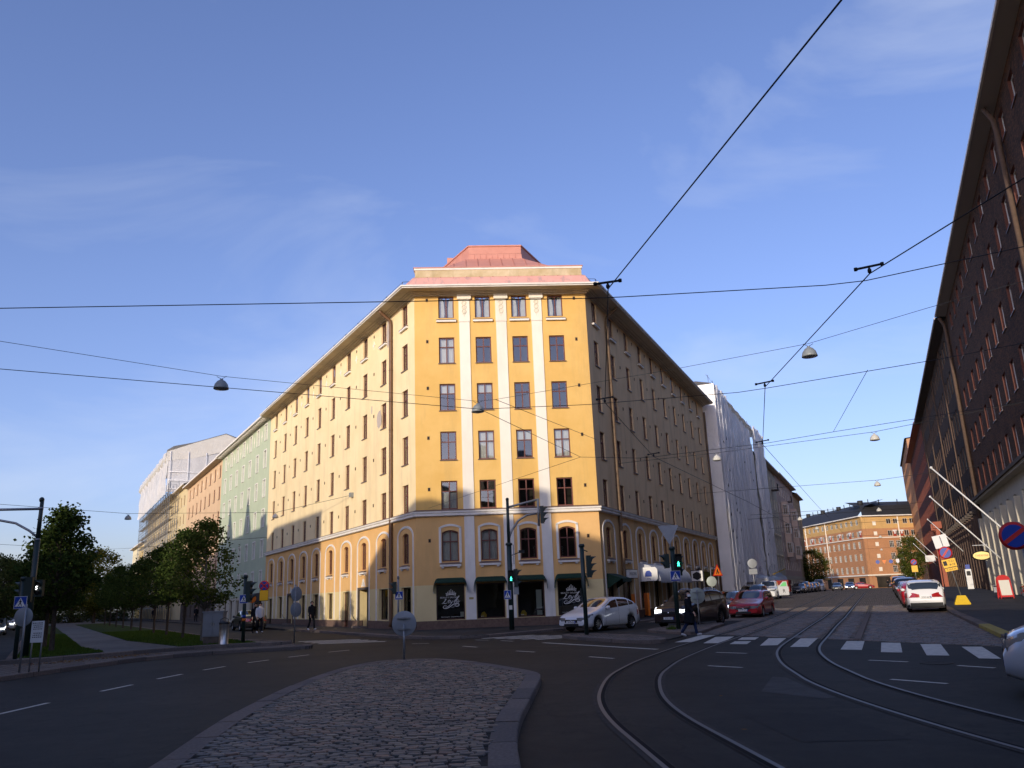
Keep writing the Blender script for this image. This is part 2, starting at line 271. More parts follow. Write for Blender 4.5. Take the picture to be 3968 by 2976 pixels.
# vehicles, people
def paint(name, c, metal=.0): return mat(name, c, rough=.30, coat=.9, metal=metal)
paint('paint_white', (0.66, 0.67, 0.68)); paint('paint_red', (0.40, 0.010, 0.018)); paint('paint_brown', (0.032, 0.017, 0.016), .3)
paint('paint_black', (0.010, 0.010, 0.012)); paint('paint_grey', (0.12, 0.125, 0.13), .5); paint('paint_silver', (0.44, 0.46, 0.50), .5); paint('paint_blue', (0.02, 0.03, 0.09))
paint('paint_pearl', (0.76, 0.75, 0.72)); paint('paint_amber', (0.5, 0.22, 0.02)); paint('paint_ice', (0.50, 0.55, 0.63), .35)
mat('car_trim', (0.014, 0.014, 0.015), rough=.6); mat('tyre', (0.014, 0.014, 0.014), rough=.85); mat('rim', (0.46, 0.46, 0.47), rough=.3, metal=.85)
mat('rim_dark', (0.10, 0.10, 0.11), rough=.35, metal=.8); mat('chrome', (0.7, 0.7, 0.72), rough=.15, metal=1)
mat('headlight', (0.34, 0.36, 0.40), rough=.10, coat=1, metal=.6); mat('headlight_on', (0.9, 0.92, 0.95), emit=(0.9, 0.95, 1.0), es=3.0); mat('taillight', (0.36, 0.012, 0.014), rough=.2, coat=1)
mat('indicator', (0.6, 0.2, 0.02), rough=.2); mat('skin', (0.55, 0.34, 0.25), rough=.6); mat('hair_dark', (0.020, 0.012, 0.010), rough=.6)
mat('coat_black', (0.011, 0.012, 0.016), (0.016, 0.017, 0.022), 12, rough=.85); mat('jeans', (0.022, 0.035, 0.085), (0.016, 0.026, 0.065), 14, rough=.9)
mat('shoe_grey', (0.40, 0.40, 0.41), rough=.8); mat('mask_white', (0.68, 0.70, 0.72), rough=.8); mat('shirt_white', (0.62, 0.63, 0.66), rough=.85)
mat('red_board', (0.55, 0.03, 0.03), rough=.5); mat('skip_red', (0.30, 0.03, 0.022), (0.24, 0.03, 0.022), 3, rough=.6)
mat('hivis', (0.2, 0.65, 0.25), rough=.8); mat('paper', (0.70, 0.68, 0.60), rough=.8); mat('brass', (0.45, 0.36, 0.14), rough=.4, metal=.5)
mat('flower_red', (0.6, 0.02, 0.02), rough=.6); mat('flag_white', (0.75, 0.76, 0.78), rough=.7)
# ---------------------------------------------------------------- mesh helpers
I4 = Matrix.Identity(4)
WM = {}
class MB:
    """collects geometry for one mesh; self.s marks smooth faces"""
    def __init__(s): s.v = []; s.f = []; s.m = []; s.s = []; s.mats = []; s.cm = 0; s.sm = False
    def mat(s, name):
        if name not in s.mats: s.mats.append(name)
        s.cm = s.mats.index(name); return s
    def face(s, idx): s.f.append(tuple(idx)); s.m.append(s.cm); s.s.append(s.sm)
    def poly(s, pts):
        b = len(s.v); s.v.extend([tuple(p) for p in pts]); s.face(range(b, b+len(pts)))
    def box(s, x0, y0, z0, x1, y1, z1, M=None):
        b = len(s.v); P = [(x0, y0, z0), (x1, y0, z0), (x1, y1, z0), (x0, y1, z0), (x0, y0, z1), (x1, y0, z1), (x1, y1, z1), (x0, y1, z1)]
        if M is not None: P = [tuple(M @ Vector(p)) for p in P]
        s.v.extend(P)
        for q in ((0, 3, 2, 1), (4, 5, 6, 7), (0, 1, 5, 4), (1, 2, 6, 5), (2, 3, 7, 6), (3, 0, 4, 7)): s.face([b+i for i in q])
    def cbox(s, c, d, M=None): s.box(c[0]-d[0]/2, c[1]-d[1]/2, c[2]-d[2]/2, c[0]+d[0]/2, c[1]+d[1]/2, c[2]+d[2]/2, M)
    def tube(s, pts, r, n=6, cap=True):
        pts = [Vector(p) for p in pts]; rs = r if isinstance(r, (list, tuple)) else [r]*len(pts); b = len(s.v); old = s.sm; s.sm = n > 4
        up = Vector((0, 0, 1)); prev = None
        for i, p in enumerate(pts):
            t = (pts[min(i+1, len(pts)-1)]-pts[max(i-1, 0)]).normalized()
            if prev is None:
                a = t.cross(up if abs(t.z) < .95 else Vector((1, 0, 0))).normalized()
            else:
                a = prev-t*prev.dot(t); a = a.normalized() if a.length > 1e-6 else t.orthogonal().normalized()
            prev = a; c = t.cross(a)
            for k in range(n):
                g = 2*pi*k/n; s.v.append(tuple(p+(a*cos(g)+c*sin(g))*rs[i]))
        for i in range(len(pts)-1):
            for k in range(n):
                s.face([b+i*n+k, b+i*n+(k+1) % n, b+(i+1)*n+(k+1) % n, b+(i+1)*n+k])
        s.sm = False
        if cap:
            s.face([b+k for k in range(n)][::-1]); s.face([b+(len(pts)-1)*n+k for k in range(n)])
        s.sm = old
    def lathe(s, prof, n=16, M=I4, cap=True):
        """prof = [(r,z)] round local Z"""
        b = len(s.v); old = s.sm; s.sm = True
        for r, z in prof:
            for k in range(n): s.v.append(tuple(M @ Vector((r*cos(2*pi*k/n), r*sin(2*pi*k/n), z))))
        for i in range(len(prof)-1):
            for k in range(n): s.face([b+i*n+k, b+i*n+(k+1) % n, b+(i+1)*n+(k+1) % n, b+(i+1)*n+k])
        s.sm = False
        if cap:
            s.face([b+k for k in range(n)][::-1]); s.face([b+(len(prof)-1)*n+k for k in range(n)])
        s.sm = old
    def prism(s, pts, z0, z1, M=I4):
        """pts = outline (x,y) counter-clockwise, extruded z0..z1"""
        n = len(pts); b = len(s.v)
        s.v.extend([tuple(M @ Vector((p[0], p[1], z0))) for p in pts]); s.v.extend([tuple(M @ Vector((p[0], p[1], z1))) for p in pts])
        s.face([b+i for i in range(n)][::-1]); s.face([b+n+i for i in range(n)])
        for i in range(n): j = (i+1) % n; s.face([b+i, b+j, b+n+j, b+n+i])
    def grid(s, rows):
        """rows of points -> quads"""
        b = len(s.v); n = len(rows[0])
        for r in rows: s.v.extend([tuple(p) for p in r])
        for i in range(len(rows)-1):
            for k in range(n-1): s.face([b+i*n+k, b+i*n+k+1, b+(i+1)*n+k+1, b+(i+1)*n+k])
    def mesh(s, name, m=None):
        me = bpy.data.meshes.new(name); me.from_pydata(s.v, [], s.f)
        ms = s.mats or [m]
        for q in ms: me.materials.append(MATS[q])
        if len(ms) > 1: me.polygons.foreach_set('material_index', s.m)
        if any(s.s): me.polygons.foreach_set('use_smooth', s.s)
        me.update(); return me
    def build(s, name, m=None, parent=None, M=I4): return ob(name, s.mesh(name, m), parent, M)
def ob(name, data, parent=None, M=I4):
    """link an object with world matrix M under parent"""
    o = bpy.data.objects.new(name, data); COL.objects.link(o); WM[o.name] = M.copy()
    if parent is None: o.matrix_basis = M
    else:
        o.parent = parent; o.matrix_basis = WM[parent.name].inverted() @ M
    return o
def tag(o, label=None, cat=None, group=None, kind=None):
    if label: o['label'] = label
    if cat: o['category'] = cat
    if group: o['group'] = group
    if kind: o['kind'] = kind
    return o
def thing(name, label, cat, M=I4, group=None): return tag(ob(name, None, None, M), label, cat, group)
def T(x, y, z=0, az=0): return Matrix.Translation((x, y, z)) @ Matrix.Rotation(-radians(az), 4, 'Z')   # local +Y looks along azimuth az
def dv(a): return Vector((sin(radians(a)), cos(radians(a)), 0))
def FM(P, X):
    """facade frame: X along wall (left to right seen from outside), Y into the wall, Z up"""
    X = Vector(X).normalized(); Y = Vector((-X.y, X.x, 0))
    return Matrix(((X.x, Y.x, 0, P[0]), (X.y, Y.y, 0, P[1]), (0, 0, 1, P[2] if len(P) > 2 else 0), (0, 0, 0, 1)))
def copy_tree(o, M, label=None, group=None):
    r = o.copy(); COL.objects.link(r); WM[r.name] = M.copy(); r.matrix_basis = M
    if label: r['label'] = label
    if group: r['group'] = group
    for ch in o.children:
        c = ch.copy(); COL.objects.link(c); c.parent = r
        for g in ch.children:
            d = g.copy(); COL.objects.link(d); d.parent = c
    return r
TMP = bpy.data.scenes.new('tmp')
def to_mesh(o):
    TMP.collection.objects.link(o); vl = TMP.view_layers[0]; vl.update(); me = bpy.data.meshes.new_from_object(o.evaluated_get(vl.depsgraph)); bpy.data.objects.remove(o); return me
def text_mesh(name, s, size, m, parent, M, extrude=0.002, align='CENTER', shear=0.0, sx=1.0):
    cu = bpy.data.curves.new(name, 'FONT'); cu.body = s; cu.size = size; cu.align_x = align; cu.align_y = 'CENTER'; cu.extrude = extrude; cu.shear = shear; cu.resolution_u = 3
    t = bpy.data.objects.new('t', cu); me = to_mesh(t); me.name = name
    me.materials.clear(); me.materials.append(MATS[m])
    if sx != 1: me.transform(Matrix.Diagonal((sx, 1, 1, 1)))
    return ob(name, me, parent, M)
def sweep(mb, path, prof, closed_ends=True):
    """profile [(outward offset, z)] swept along a 2D path with mitres; outward = right-hand side of travel"""
    n = len(path); rows = []
    for i in range(n):
        p = Vector(path[i]).to_2d()
        d0 = (p-Vector(path[i-1]).to_2d()).normalized() if i > 0 else None
        d1 = (Vector(path[i+1]).to_2d()-p).normalized() if i < n-1 else None
        a = d0 or d1; c = d1 or d0
        na = Vector((a.y, -a.x)); nc = Vector((c.y, -c.x)); mv = na+nc; mv = mv/mv.length_squared*2
        rows.append([(p.x+mv.x*o, p.y+mv.y*o, z) for o, z in prof])
    mb.grid(rows)
    if closed_ends: mb.poly(rows[0][::-1]); mb.poly(rows[-1])
# ---------------------------------------------------------------- street frames
AZL, AZR, AZC = -29.7, 23.4, 86.5
dL, dR, dC = dv(AZL), dv(AZR), dv(AZC)
pR = Vector((dR.y, -dR.x, 0))                       # right-hand side of the right street
CLp, CRp = Vector((-5.66, 45.75, 0)), Vector((4.63, 46.37, 0))
def gz(s):
    """gentle crest of the right street"""
    for (a, za), (b, zb) in zip(((-99, 0), (46, 0), (105, .55), (180, .35), (260, 0)), ((46, 0), (105, .55), (180, .35), (260, 0), (999, 0))):
        if s <= b: return za+(zb-za)*(s-a)/(b-a)
    return 0
def RS(lat, s, z=0): v = pR*lat+dR*s; return Vector((v.x, v.y, gz(s)+z))
def smooth_closed(pts, k=2):
    for _ in range(k):
        q = []
        for i in range(len(pts)):
            a, b = pts[i], pts[(i+1) % len(pts)]
            q += [(a[0]*.75+b[0]*.25, a[1]*.75+b[1]*.25), (a[0]*.25+b[0]*.75, a[1]*.25+b[1]*.75)]
        pts = q
    return pts
def smooth_open(pts, k=2):
    for _ in range(k):
        q = [pts[0]]
        for a, b in zip(pts[:-1], pts[1:]): q += [(a[0]*.75+b[0]*.25, a[1]*.75+b[1]*.25), (a[0]*.25+b[0]*.75, a[1]*.25+b[1]*.75)]
        pts = q+[pts[-1]]
    return pts
def area2(p): return sum(p[i][0]*p[(i+1) % len(p)][1]-p[(i+1) % len(p)][0]*p[i][1] for i in range(len(p)))
def ccw(p): return p if area2(p) > 0 else p[::-1]
def inside(pt, poly):
    x, y = pt; r = False; j = len(poly)-1
    for i in range(len(poly)):
        if (poly[i][1] > y) != (poly[j][1] > y) and x < (poly[j][0]-poly[i][0])*(y-poly[i][1])/(poly[j][1]-poly[i][1])+poly[i][0]: r = not r
        j = i
    return r
def offset_poly(p, d):
    """inset a ccw polygon by d"""
    n = len(p); o = []
    for i in range(n):
        a, b, c = Vector(p[i-1]), Vector(p[i]), Vector(p[(i+1) % n]); d0 = (b-a); d1 = (c-b)
        if d0.length < 1e-6 or d1.length < 1e-6: o.append(tuple(b)); continue
        d0.normalize(); d1.normalize(); n0 = Vector((-d0.y, d0.x)); n1 = Vector((-d1.y, d1.x)); m = n0+n1
        m = m/max(m.length_squared, .6)*2; o.append((b.x+m.x*d, b.y+m.y*d))
    return o
def tri_fill(mb, pts, z):
    from mathutils.geometry import tessellate_polygon
    v = [Vector((p[0], p[1], 0)) for p in pts]; b = len(mb.v); mb.v.extend([(p[0], p[1], z) for p in pts])
    for t in tessellate_polygon([v]):
        a, b2, c = t; cr = (v[b2]-v[a]).cross(v[c]-v[a]).z
        mb.face([b+a, b+b2, b+c] if cr > 0 else [b+a, b+c, b+b2])
def slab(name, pts, z0, z1, m, parent=None, kind='structure'):
    pts = ccw(pts); mb = MB(); tri_fill(mb, pts, z1); n = len(pts)
    for i in range(n):
        j = (i+1) % n; mb.poly([(pts[i][0], pts[i][1], z0), (pts[j][0], pts[j][1], z0), (pts[j][0], pts[j][1], z1), (pts[i][0], pts[i][1], z1)])
    o = mb.build(name, m, parent)
    if parent is None: tag(o, kind=kind)
    return o
def kerb_run(parent, path, width, z0, z1, m='granite_kerb', length=1.0, name='kerb_stone', side=1, yellow=None, zf=None):
    """granite kerb stones laid one by one along an open path; outer face on the path, body to its left (side=1)"""
    pts = [Vector((p[0], p[1])) for p in path]; acc = [0]
    for a, b in zip(pts[:-1], pts[1:]): acc.append(acc[-1]+(b-a).length)
    def at(d):
        d = min(max(d, 0), acc[-1]-1e-6)
        for i in range(len(pts)-1):
            if d <= acc[i+1]: t = (d-acc[i])/max(acc[i+1]-acc[i], 1e-9); return pts[i].lerp(pts[i+1], t), (pts[i+1]-pts[i]).normalized()
    d = 0; k = 0
    while d < acc[-1]-.05:
        ln = length*random.uniform(.85, 1.15); e = min(d+ln, acc[-1]); n = max(2, int((e-d)/.35)+1); g = .011
        lo, li = [], []
        dz = random.uniform(-.006, .006)
        for i in range(n):
            p, t = at(d+g+(e-d-2*g)*i/(n-1)); nn = Vector((-t.y, t.x))*side
            lo.append(p-nn*.02); li.append(p+nn*width)
        zz = (lambda q: 0) if zf is None else zf
        mb = MB(); bv = .018; ctr = lo[0]
        rows = []
        for a, b in zip(lo, li):
            nn = (b-a).normalized(); h = zz(a)
            rows.append([(a.x, a.y, z0+h), (a.x, a.y, z1-bv+dz+h), (a.x+nn.x*bv, a.y+nn.y*bv, z1+dz+h), (b.x, b.y, z1+dz+h), (b.x, b.y, z0+h)])
        rows = [[(x-ctr.x, y-ctr.y, z) for x, y, z in r] for r in rows]
        if side == 1: rows = rows[::-1]
        mb.grid(rows); mb.poly(rows[0]); mb.poly(rows[-1][::-1])
        mb.build(name, random.choice((m, m, m+'_b', m+'_c')) if m == 'granite_kerb' else m, parent, Matrix.Translation((ctr.x, ctr.y, 0)))
        d = e; k += 1
def strip(mb, a, b, wd, z):
    a, b = Vector(a[:2]), Vector(b[:2]); t = (b-a).normalized(); n = Vector((-t.y, t.x))*wd/2
    mb.poly([(a.x-n.x, a.y-n.y, z), (b.x-n.x, b.y-n.y, z), (b.x+n.x, b.y+n.y, z), (a.x+n.x, a.y+n.y, z)])
# ---------------------------------------------------------------- road
mb = MB(); mb.poly([(-900, -900, 0), (900, -900, 0), (900, 900, 0), (-900, 900, 0)]); ROAD = tag(mb.build('road', 'asphalt'), kind='structure')
# sett paving of the tram street (follows the crest)
mb = MB()
def s_edge(la): return 32.45-.905*(la+6.03)
ss = [24+i*3 for i in range(76)]
rows = []
for i_, s in enumerate(ss):
    l0 = -6.9 if s < 46 else -12.3
    rows.append([Vector((la, max(s, s_edge(la)+.002*i_), gz(s)+.004)) for la in (l0, l0*.75+.7, l0/2+1.4, l0/4+2.1, 2.88)])
mb.grid(rows)
MRS = Matrix(((pR.x, dR.x, 0, 0), (pR.y, dR.y, 0, 0), (0, 0, 1, 0), (0, 0, 0, 1)))
SETT = tag(mb.build('sett_paving', 'setts', None, MRS), kind='structure')
# granite setts laid one by one over the first stretch behind the crossing
SV = []
for k in range(10):
    r = random.Random(50+k); b = MB(); w0, h0 = .108*r.uniform(.88, 1), .062*r.uniform(.86, 1); ou = [(-w0, -h0), (0, -h0*1.06), (w0, -h0), (w0, h0), (0, h0*1.05), (-w0, h0)]; ou = [(x*r.uniform(.93, 1), y*r.uniform(.9, 1)) for x, y in ou]; tp = [(x*.86, y*.8) for x, y in ou]
    rows = [[(x, y, 0) for x, y in ou], [(x, y, .008) for x, y in ou], [(x, y, .016) for x, y in tp]]; b.grid([q+[q[0]] for q in rows]); b.poly([(x, y, .016) for x, y in tp]); SV.append((b, b.mesh('sett', 'cobble%d' % (k % 6))))
rs_ = random.Random(12); blk = MB(); nn_ = 0; s = 24.6; rw_ = 0
while s < 62:
    la = (-6.8 if s < 46 else -12.2)+(.11 if rw_ % 2 else 0)
    while la < 2.85:
        dd = min(abs(la+5.85), abs(la+4.79), abs(la+3.08), abs(la+2.02))
        if dd > .2 and not -1.16 < la < -.76 and s > s_edge(la)+.1:
            k = rs_.randrange(10); M = MRS @ Matrix.Translation((la, s+rs_.uniform(-.008, .008), gz(s)+.003+rs_.uniform(-.004, .004))) @ Matrix.Rotation(rs_.uniform(-.05, .05), 4, 'Z') @ Matrix.Rotation(rs_.uniform(-.04, .04), 4, 'X')
            if nn_ < 300: ob('sett', SV[k][1], SETT, M); nn_ += 1
            else:
                blk.mat('cobble%d' % (k % 6)); b0 = len(blk.v); blk.v.extend([tuple(M @ Vector(p)) for p in SV[k][0].v])
                for f in SV[k][0].f: blk.face([b0+j for j in f])
        la += rs_.uniform(.215, .235)
    s += .132; rw_ += 1
tag(blk.build('setts', None, SETT), kind='stuff')
for i, q in enumerate(([(4.0, 14.6), (4.6, 13.4), (4.85, 13.5), (4.9, 15.0), (5.05, 16.6), (4.85, 16.8)], [(-8.6, 27.2), (-6.2, 29.6), (-5.7, 29.1), (-8.0, 26.5)], [(3.0, 12.2), (4.2, 12.0), (4.3, 9.8), (3.1, 9.9)], [(-2.2, 29.0), (1.2, 27.9), (1.4, 28.6), (-1.9, 29.9)])):
    b = MB(); tri_fill(b, ccw(q), .003); b.build('asphalt_patch', 'pavement_asphalt' if i == 0 else 'asphalt_new', ROAD)
mb = MB(); mb.box(-1.06, 28.3, .0, -.86, 52, .035); tag(mb.build('granite_strip', 'granite_kerb', None, MRS), kind='structure')
# road markings
def marking(name, quad, z=.005):
    q = ccw([tuple(p) for p in quad]); c = (sum(p[0] for p in q)/4, sum(p[1] for p in q)/4)
    m = MB(); m.poly([(p[0]-c[0], p[1]-c[1], 0) for p in q]); m.build(name, 'road_paint', ROAD, Matrix.Translation((c[0], c[1], z)))
def dash(a, b, wd=.11, z=.005):
    a, b = Vector(a), Vector(b); t = (b-a).normalized(); n = Vector((-t.y, t.x))*wd/2
    marking('lane_dash', [a-n, b-n, b+n, a+n], z)
for a, b in [((-9.45, 19.2), (-9.38, 20.55)), ((-9.38, 21.95), (-9.25, 23.2)), ((-9.12, 24.4), (-8.9, 25.5)), ((-8.62, 26.75), (-8.25, 27.7)), ((-7.9, 28.75), (-7.42, 29.6)), ((-7.0, 30.75), (-6.4, 31.5)),
             ((-2.18, 31.22), (-1.61, 30.23)), ((-.2, 27.37), (.38, 26.5)), ((1.85, 23.75), (2.42, 22.8)), ((-4.44, 34.22), (-3.72, 34.0)), ((-1.94, 35.32), (-1.35, 34.7)), ((-.84, 33.96), (-.35, 33.2)),
             ((5.33, 23.54), (5.96, 22.75)), ((4.23, 19.63), (4.82, 18.89)), ((7.84, 19.47), (8.38, 18.71)), ((6.63, 15.6), (7.17, 14.65)), ((8.85, 17.53), (9.2, 16.81)), ((-9.5, 15.5), (-9.5, 17.2))]: dash(a, b)
marking('stop_line', [(.70, 31.35), (3.97, 25.55), (4.12, 25.65), (.86, 31.45)])
for q in [[(5.09, 28.51), (5.71, 28.34), (7.26, 31.96), (6.84, 32.31)], [(5.84, 27.5), (6.33, 27.16), (7.61, 30.52), (6.98, 30.7)], [(6.46, 26.6), (6.92, 26.29), (7.42, 27.6), (6.95, 27.85)], [(7.2, 28.5), (7.72, 28.25), (8.23, 29.57), (7.72, 29.85)],
          [(7.07, 25.41), (7.56, 25.31), (8.84, 28.5), (8.32, 28.76)], [(7.65, 24.41), (8.07, 24.14), (9.63, 27.76), (9.14, 27.99)], [(8.46, 22.77), (8.86, 22.35), (10.27, 25.61), (9.85, 25.91)], [(8.97, 21.45), (9.34, 21.08), (10.77, 24.34), (10.39, 24.72)],
          [(9.44, 20.05), (9.83, 19.77), (11.39, 23.29), (10.97, 23.57)], [(9.99, 18.82), (10.32, 18.55), (11.75, 21.9), (11.36, 22.15)]]: marking('crosswalk_bar', q, .009)
for k in range(5):    # crossing between the corner and the middle refuge
    c_ = Vector((-.55+.56*k, 36.9-.62*k)); t_ = Vector((.87, .49)); a = c_-t_*1.3; e = c_+t_*1.3; n = Vector((-.49, .87))*.19
    marking('crosswalk_bar', [a-n, e-n, e+n, a+n])
for k in range(4):    # crossing of the boulevard, left of the corner
    a = Vector((-10.6+.55*k, 40.2-.95*k)); e = a+Vector((3.2, -.25)).normalized()*3.0; n = Vector((.02, .21))
    marking('crosswalk_bar', [a-n, e-n, e+n, a+n])
m = MB()
for (x, y) in ((8.75, 18.2), (11.6, 24.0)): m.lathe([(.33, .004), (.33, .010), (.30, .010), (.29, .007), (0.01, .007)], 20, Matrix.Translation((x, y, 0)))
m.build('manhole_cover', 'rail_bed', ROAD)
# tram tracks
def track(name, centre, lat):
    pts = smooth_open(centre, 2)
    pts = [p for p in pts if p[1] < 35.5]
    full = [(p[0], p[1], 0.0) for p in pts]+[tuple(RS(lat, s)) for s in [40, 46]+[52+8*i for i in range(22)]]
    V = [Vector(p) for p in full]
    root = tag(ob(name, None, None, I4), kind='structure')
    def ribbon(nm, o0, o1, dz, mtl):
        b = MB(); rows = []
        for i, p in enumerate(V):
            t = (V[min(i+1, len(V)-1)]-V[max(i-1, 0)]); t.z = 0; t.normalize(); n = Vector((t.y, -t.x, 0))
            rows.append([p+n*o0+Vector((0, 0, dz)), p+n*o1+Vector((0, 0, dz))])
        b.grid(rows); b.build(nm, mtl, root)
    for sgn in (-1, 1):
        c = .53*sgn
        ribbon('rail_bed', c-.11, c+.11, .007, 'rail_bed')
        g = c-.055*sgn
        ribbon('rail_groove', g-.032, g+.032, .010, 'rail_groove')
        ribbon('rail', c-.024, c+.036 if sgn > 0 else c+.024, .013, 'rail_steel') if sgn > 0 else ribbon('rail', c-.036, c+.024, .013, 'rail_steel')
track('tram_track', [(3.6, -16), (2.6, 0), (2.1, 6), (1.83, 10), (1.70, 11.9), (1.71, 13.6), (1.86, 15.3), (2.3, 18), (2.9, 20), (3.45, 21.7), (4.5, 24.3), (5.55, 26.8), (7.2, 30.4), (9.85, 36.2)], -5.32)
track('tram_track', [(7.2, -14), (6.2, 0), (5.8, 6), (5.55, 9.5), (5.5, 11.7), (5.55, 13.8), (5.72, 15.7), (5.95, 17), (6.3, 19), (6.85, 21.2), (7.4, 23), (8.15, 25), (9.65, 28.5), (12.8, 36)], -2.55)
# ---------------------------------------------------------------- pavements
outL = Vector((-dL.y, dL.x, 0))     # outward of left wing
def LW(along, out=0, z=0): v = CLp+dL*along+outL*out; return Vector((v.x, v.y, z))
kp = [tuple(LW(160, 3.0).to_2d()), tuple(LW(40, 3.0).to_2d()), (-6.8, 41.4), (-5.4, 38.9), (-4.0, 37.3), (-2.5, 36.7), (-1.1, 37.3), (.7, 39.4), (2.6, 41.7), (4.5, 43.7), (6.2, 45.4), tuple(RS(-12.3, 60).to_2d())]
kp = smooth_open(kp, 2)
far = [tuple(RS(-12.3, s).to_2d()) for s in (90, 120, 180)]
pv = slab('corner_pavement', kp+far+[tuple(RS(-20, 180).to_2d()), (0, 70), tuple(LW(160, -6).to_2d())], -.05, .12, 'pavement_asphalt')
kerb_run(pv, kp[8:], .3, -.02, .125, length=1.1, side=-1 if area2([(0, 0), (1, 0), (1, 1)]) < 0 else 1)
# right-hand pavement rising with the street
mb = MB(); rows = []
for s in [26.5+3*i for i in range(75)]:
    rows.append([Vector((la, s, gz(s)+dz)) for la, dz in ((2.9, -.02), (2.9, .12), (6, .13), (9.6, .15))])
mb.grid(rows); RPAV = tag(mb.build('right_pavement', 'pavement_asphalt', None, MRS), kind='structure')
mb = MB(); tri_fill(mb, [tuple(RS(2.9, 26.5).to_2d()), (13.7, 21.5), (15.2, 19.6), (19, 17.5), (34, 10), tuple(RS(9.6, 26.5).to_2d())], .12); mb.build('pavement_corner', 'pavement_asphalt', RPAV)
kr = [(24, 14.5), (19, 17.5), (15.2, 19.6), (13.7, 21.5)]+[tuple(RS(2.9, s).to_2d()) for s in range(27, 90, 3)]
kerb_run(RPAV, kr, .32, -.02, .135, length=1.2, side=-1, zf=lambda q: gz(q.x*dR.x+q.y*dR.y), yellow=lambda q: False)
def yk(q): s = q.x*dR.x+q.y*dR.y; return 27.5 < s < 33.5
for o in list(RPAV.children):
    if o.name.startswith('kerb_stone') and yk(WM[o.name].translation): o.data.materials[0] = MATS['kerb_yellow']
# near cobbled traffic island
ISL = [(-3.6, 6.0), (-3.92, 9.14), (-4.19, 10.89), (-4.42, 12.62), (-4.58, 14.42), (-4.71, 17.23), (-4.71, 19.68), (-4.5, 22.0), (-3.93, 23.45), (-3.09, 23.85), (-2.15, 23.3), (-.92, 21.31), (-.13, 19.45), (.26, 18.43), (.36, 17.72),
       (.23, 15.81), (.06, 13.68), (-.07, 12.07), (-.12, 10.79), (-.12, 9.63), (-.09, 8.91), (0, 6.0)]
ISL = ccw(ISL)
isl = slab('traffic_island', offset_poly(ISL, .05), -.03, .114, 'joint_sand')
kerb_run(isl, smooth_open(ISL+[ISL[0]], 1), .30, -.02, .135, length=1.3, side=1)
inner = offset_poly(ISL, .31)
CV = []
for k in range(14):
    r = random.Random(k); b = MB(); n = 6; w0, h0 = r.uniform(.078, .088), r.uniform(.054, .061)
    out = []
    for (cx, cy) in ((-1, -.85), (0, -1), (1, -.85), (1, .85), (0, 1), (-1, .85)): out.append((cx*w0*r.uniform(.84, 1.0), cy*h0*r.uniform(.84, 1.0)))
    top = [(x*.88, y*.87) for x, y in out]; zt = r.uniform(.030, .034)
    rows = [[(x, y, -.02) for x, y in out], [(x, y, zt-.012) for x, y in out], [(x, y, zt) for x, y in top]]
    rows = [q+[q[0]] for q in rows]; b.grid(rows); b.poly([(x, y, zt) for x, y in top]); me = b.mesh('cobblestone', 'cobble%d' % (k % 6)); CV.append((b, me))
spots = []
rr = random.Random(3); y = 6.2; row = 0
while y < 23.9:
    x = -4.8+(row % 2)*.085
    while x < .4:
        if inside((x, y), inner): spots.append((x+rr.uniform(-.012, .012), y+.05*sin(x*2.1+row*.3)+rr.uniform(-.010, .010), rr.uniform(-.13, .13)))
        x += rr.uniform(.158, .178)
    y += .118; row += 1
spots.sort(key=lambda q: q[1]); seen = [q for q in spots if q[1] > 8.4]
bulk = MB(); nb = 0
for i, (x, y, a) in enumerate(seen):
    k = rr.randrange(14); dz = rr.uniform(-.006, .006); M = Matrix.Translation((x, y, .1+dz)) @ Matrix.Rotation(a, 4, 'Z') @ Matrix.Rotation(rr.uniform(-.05, .05), 4, 'X') @ Matrix.Rotation(rr.uniform(-.05, .05), 4, 'Y') @ Matrix.Diagonal((rr.uniform(.93, 1.06), rr.uniform(.93, 1.06), 1, 1))
    if i < 300: ob('cobblestone', CV[k][1], isl, M)
    else:
        bulk.mat('cobble%d' % (k % 6)); b0 = len(bulk.v); src = CV[k][0]; bulk.v.extend([tuple(M @ Vector(p)) for p in src.v])
        for f in src.f: bulk.face([b0+j for j in f])
tag(bulk.build('cobblestones', None, isl), kind='stuff')
# middle refuge: two kerbed noses with a lowered asphalt crossing between them
m1 = smooth_closed([(1.6, 34.2), (1.72, 33.6), (2.4, 31.4), (4.15, 28.1), (4.7, 28.4), (5.0, 29.4), (4.6, 31.4), (3.1, 33.9), (2.2, 34.8)], 1)
i1 = slab('middle_refuge', offset_poly(ccw(m1), .1), -.03, .12, 'setts'); kerb_run(i1, ccw(m1)+[ccw(m1)[0]], .25, -.02, .135, length=.9)
m2 = smooth_closed([(5.2, 36.1), (5.6, 34.3), (6.3, 32.6), (7.0, 32.9), (8.3, 36.6), (9.6, 39.6), (8.9, 40.3), (7.4, 39.4)], 1)
i2 = slab('refuge_nose', offset_poly(ccw(m2), .1), -.03, .12, 'setts'); kerb_run(i2, ccw(m2)+[ccw(m2)[0]], .25, -.02, .135, length=.9)
slab('refuge_path', [(4.7, 31.6), (5.1, 29.9), (6.3, 32.4), (5.5, 34.3), (5.1, 36.0), (3.3, 34.2)], -.02, .03, 'pavement_asphalt')
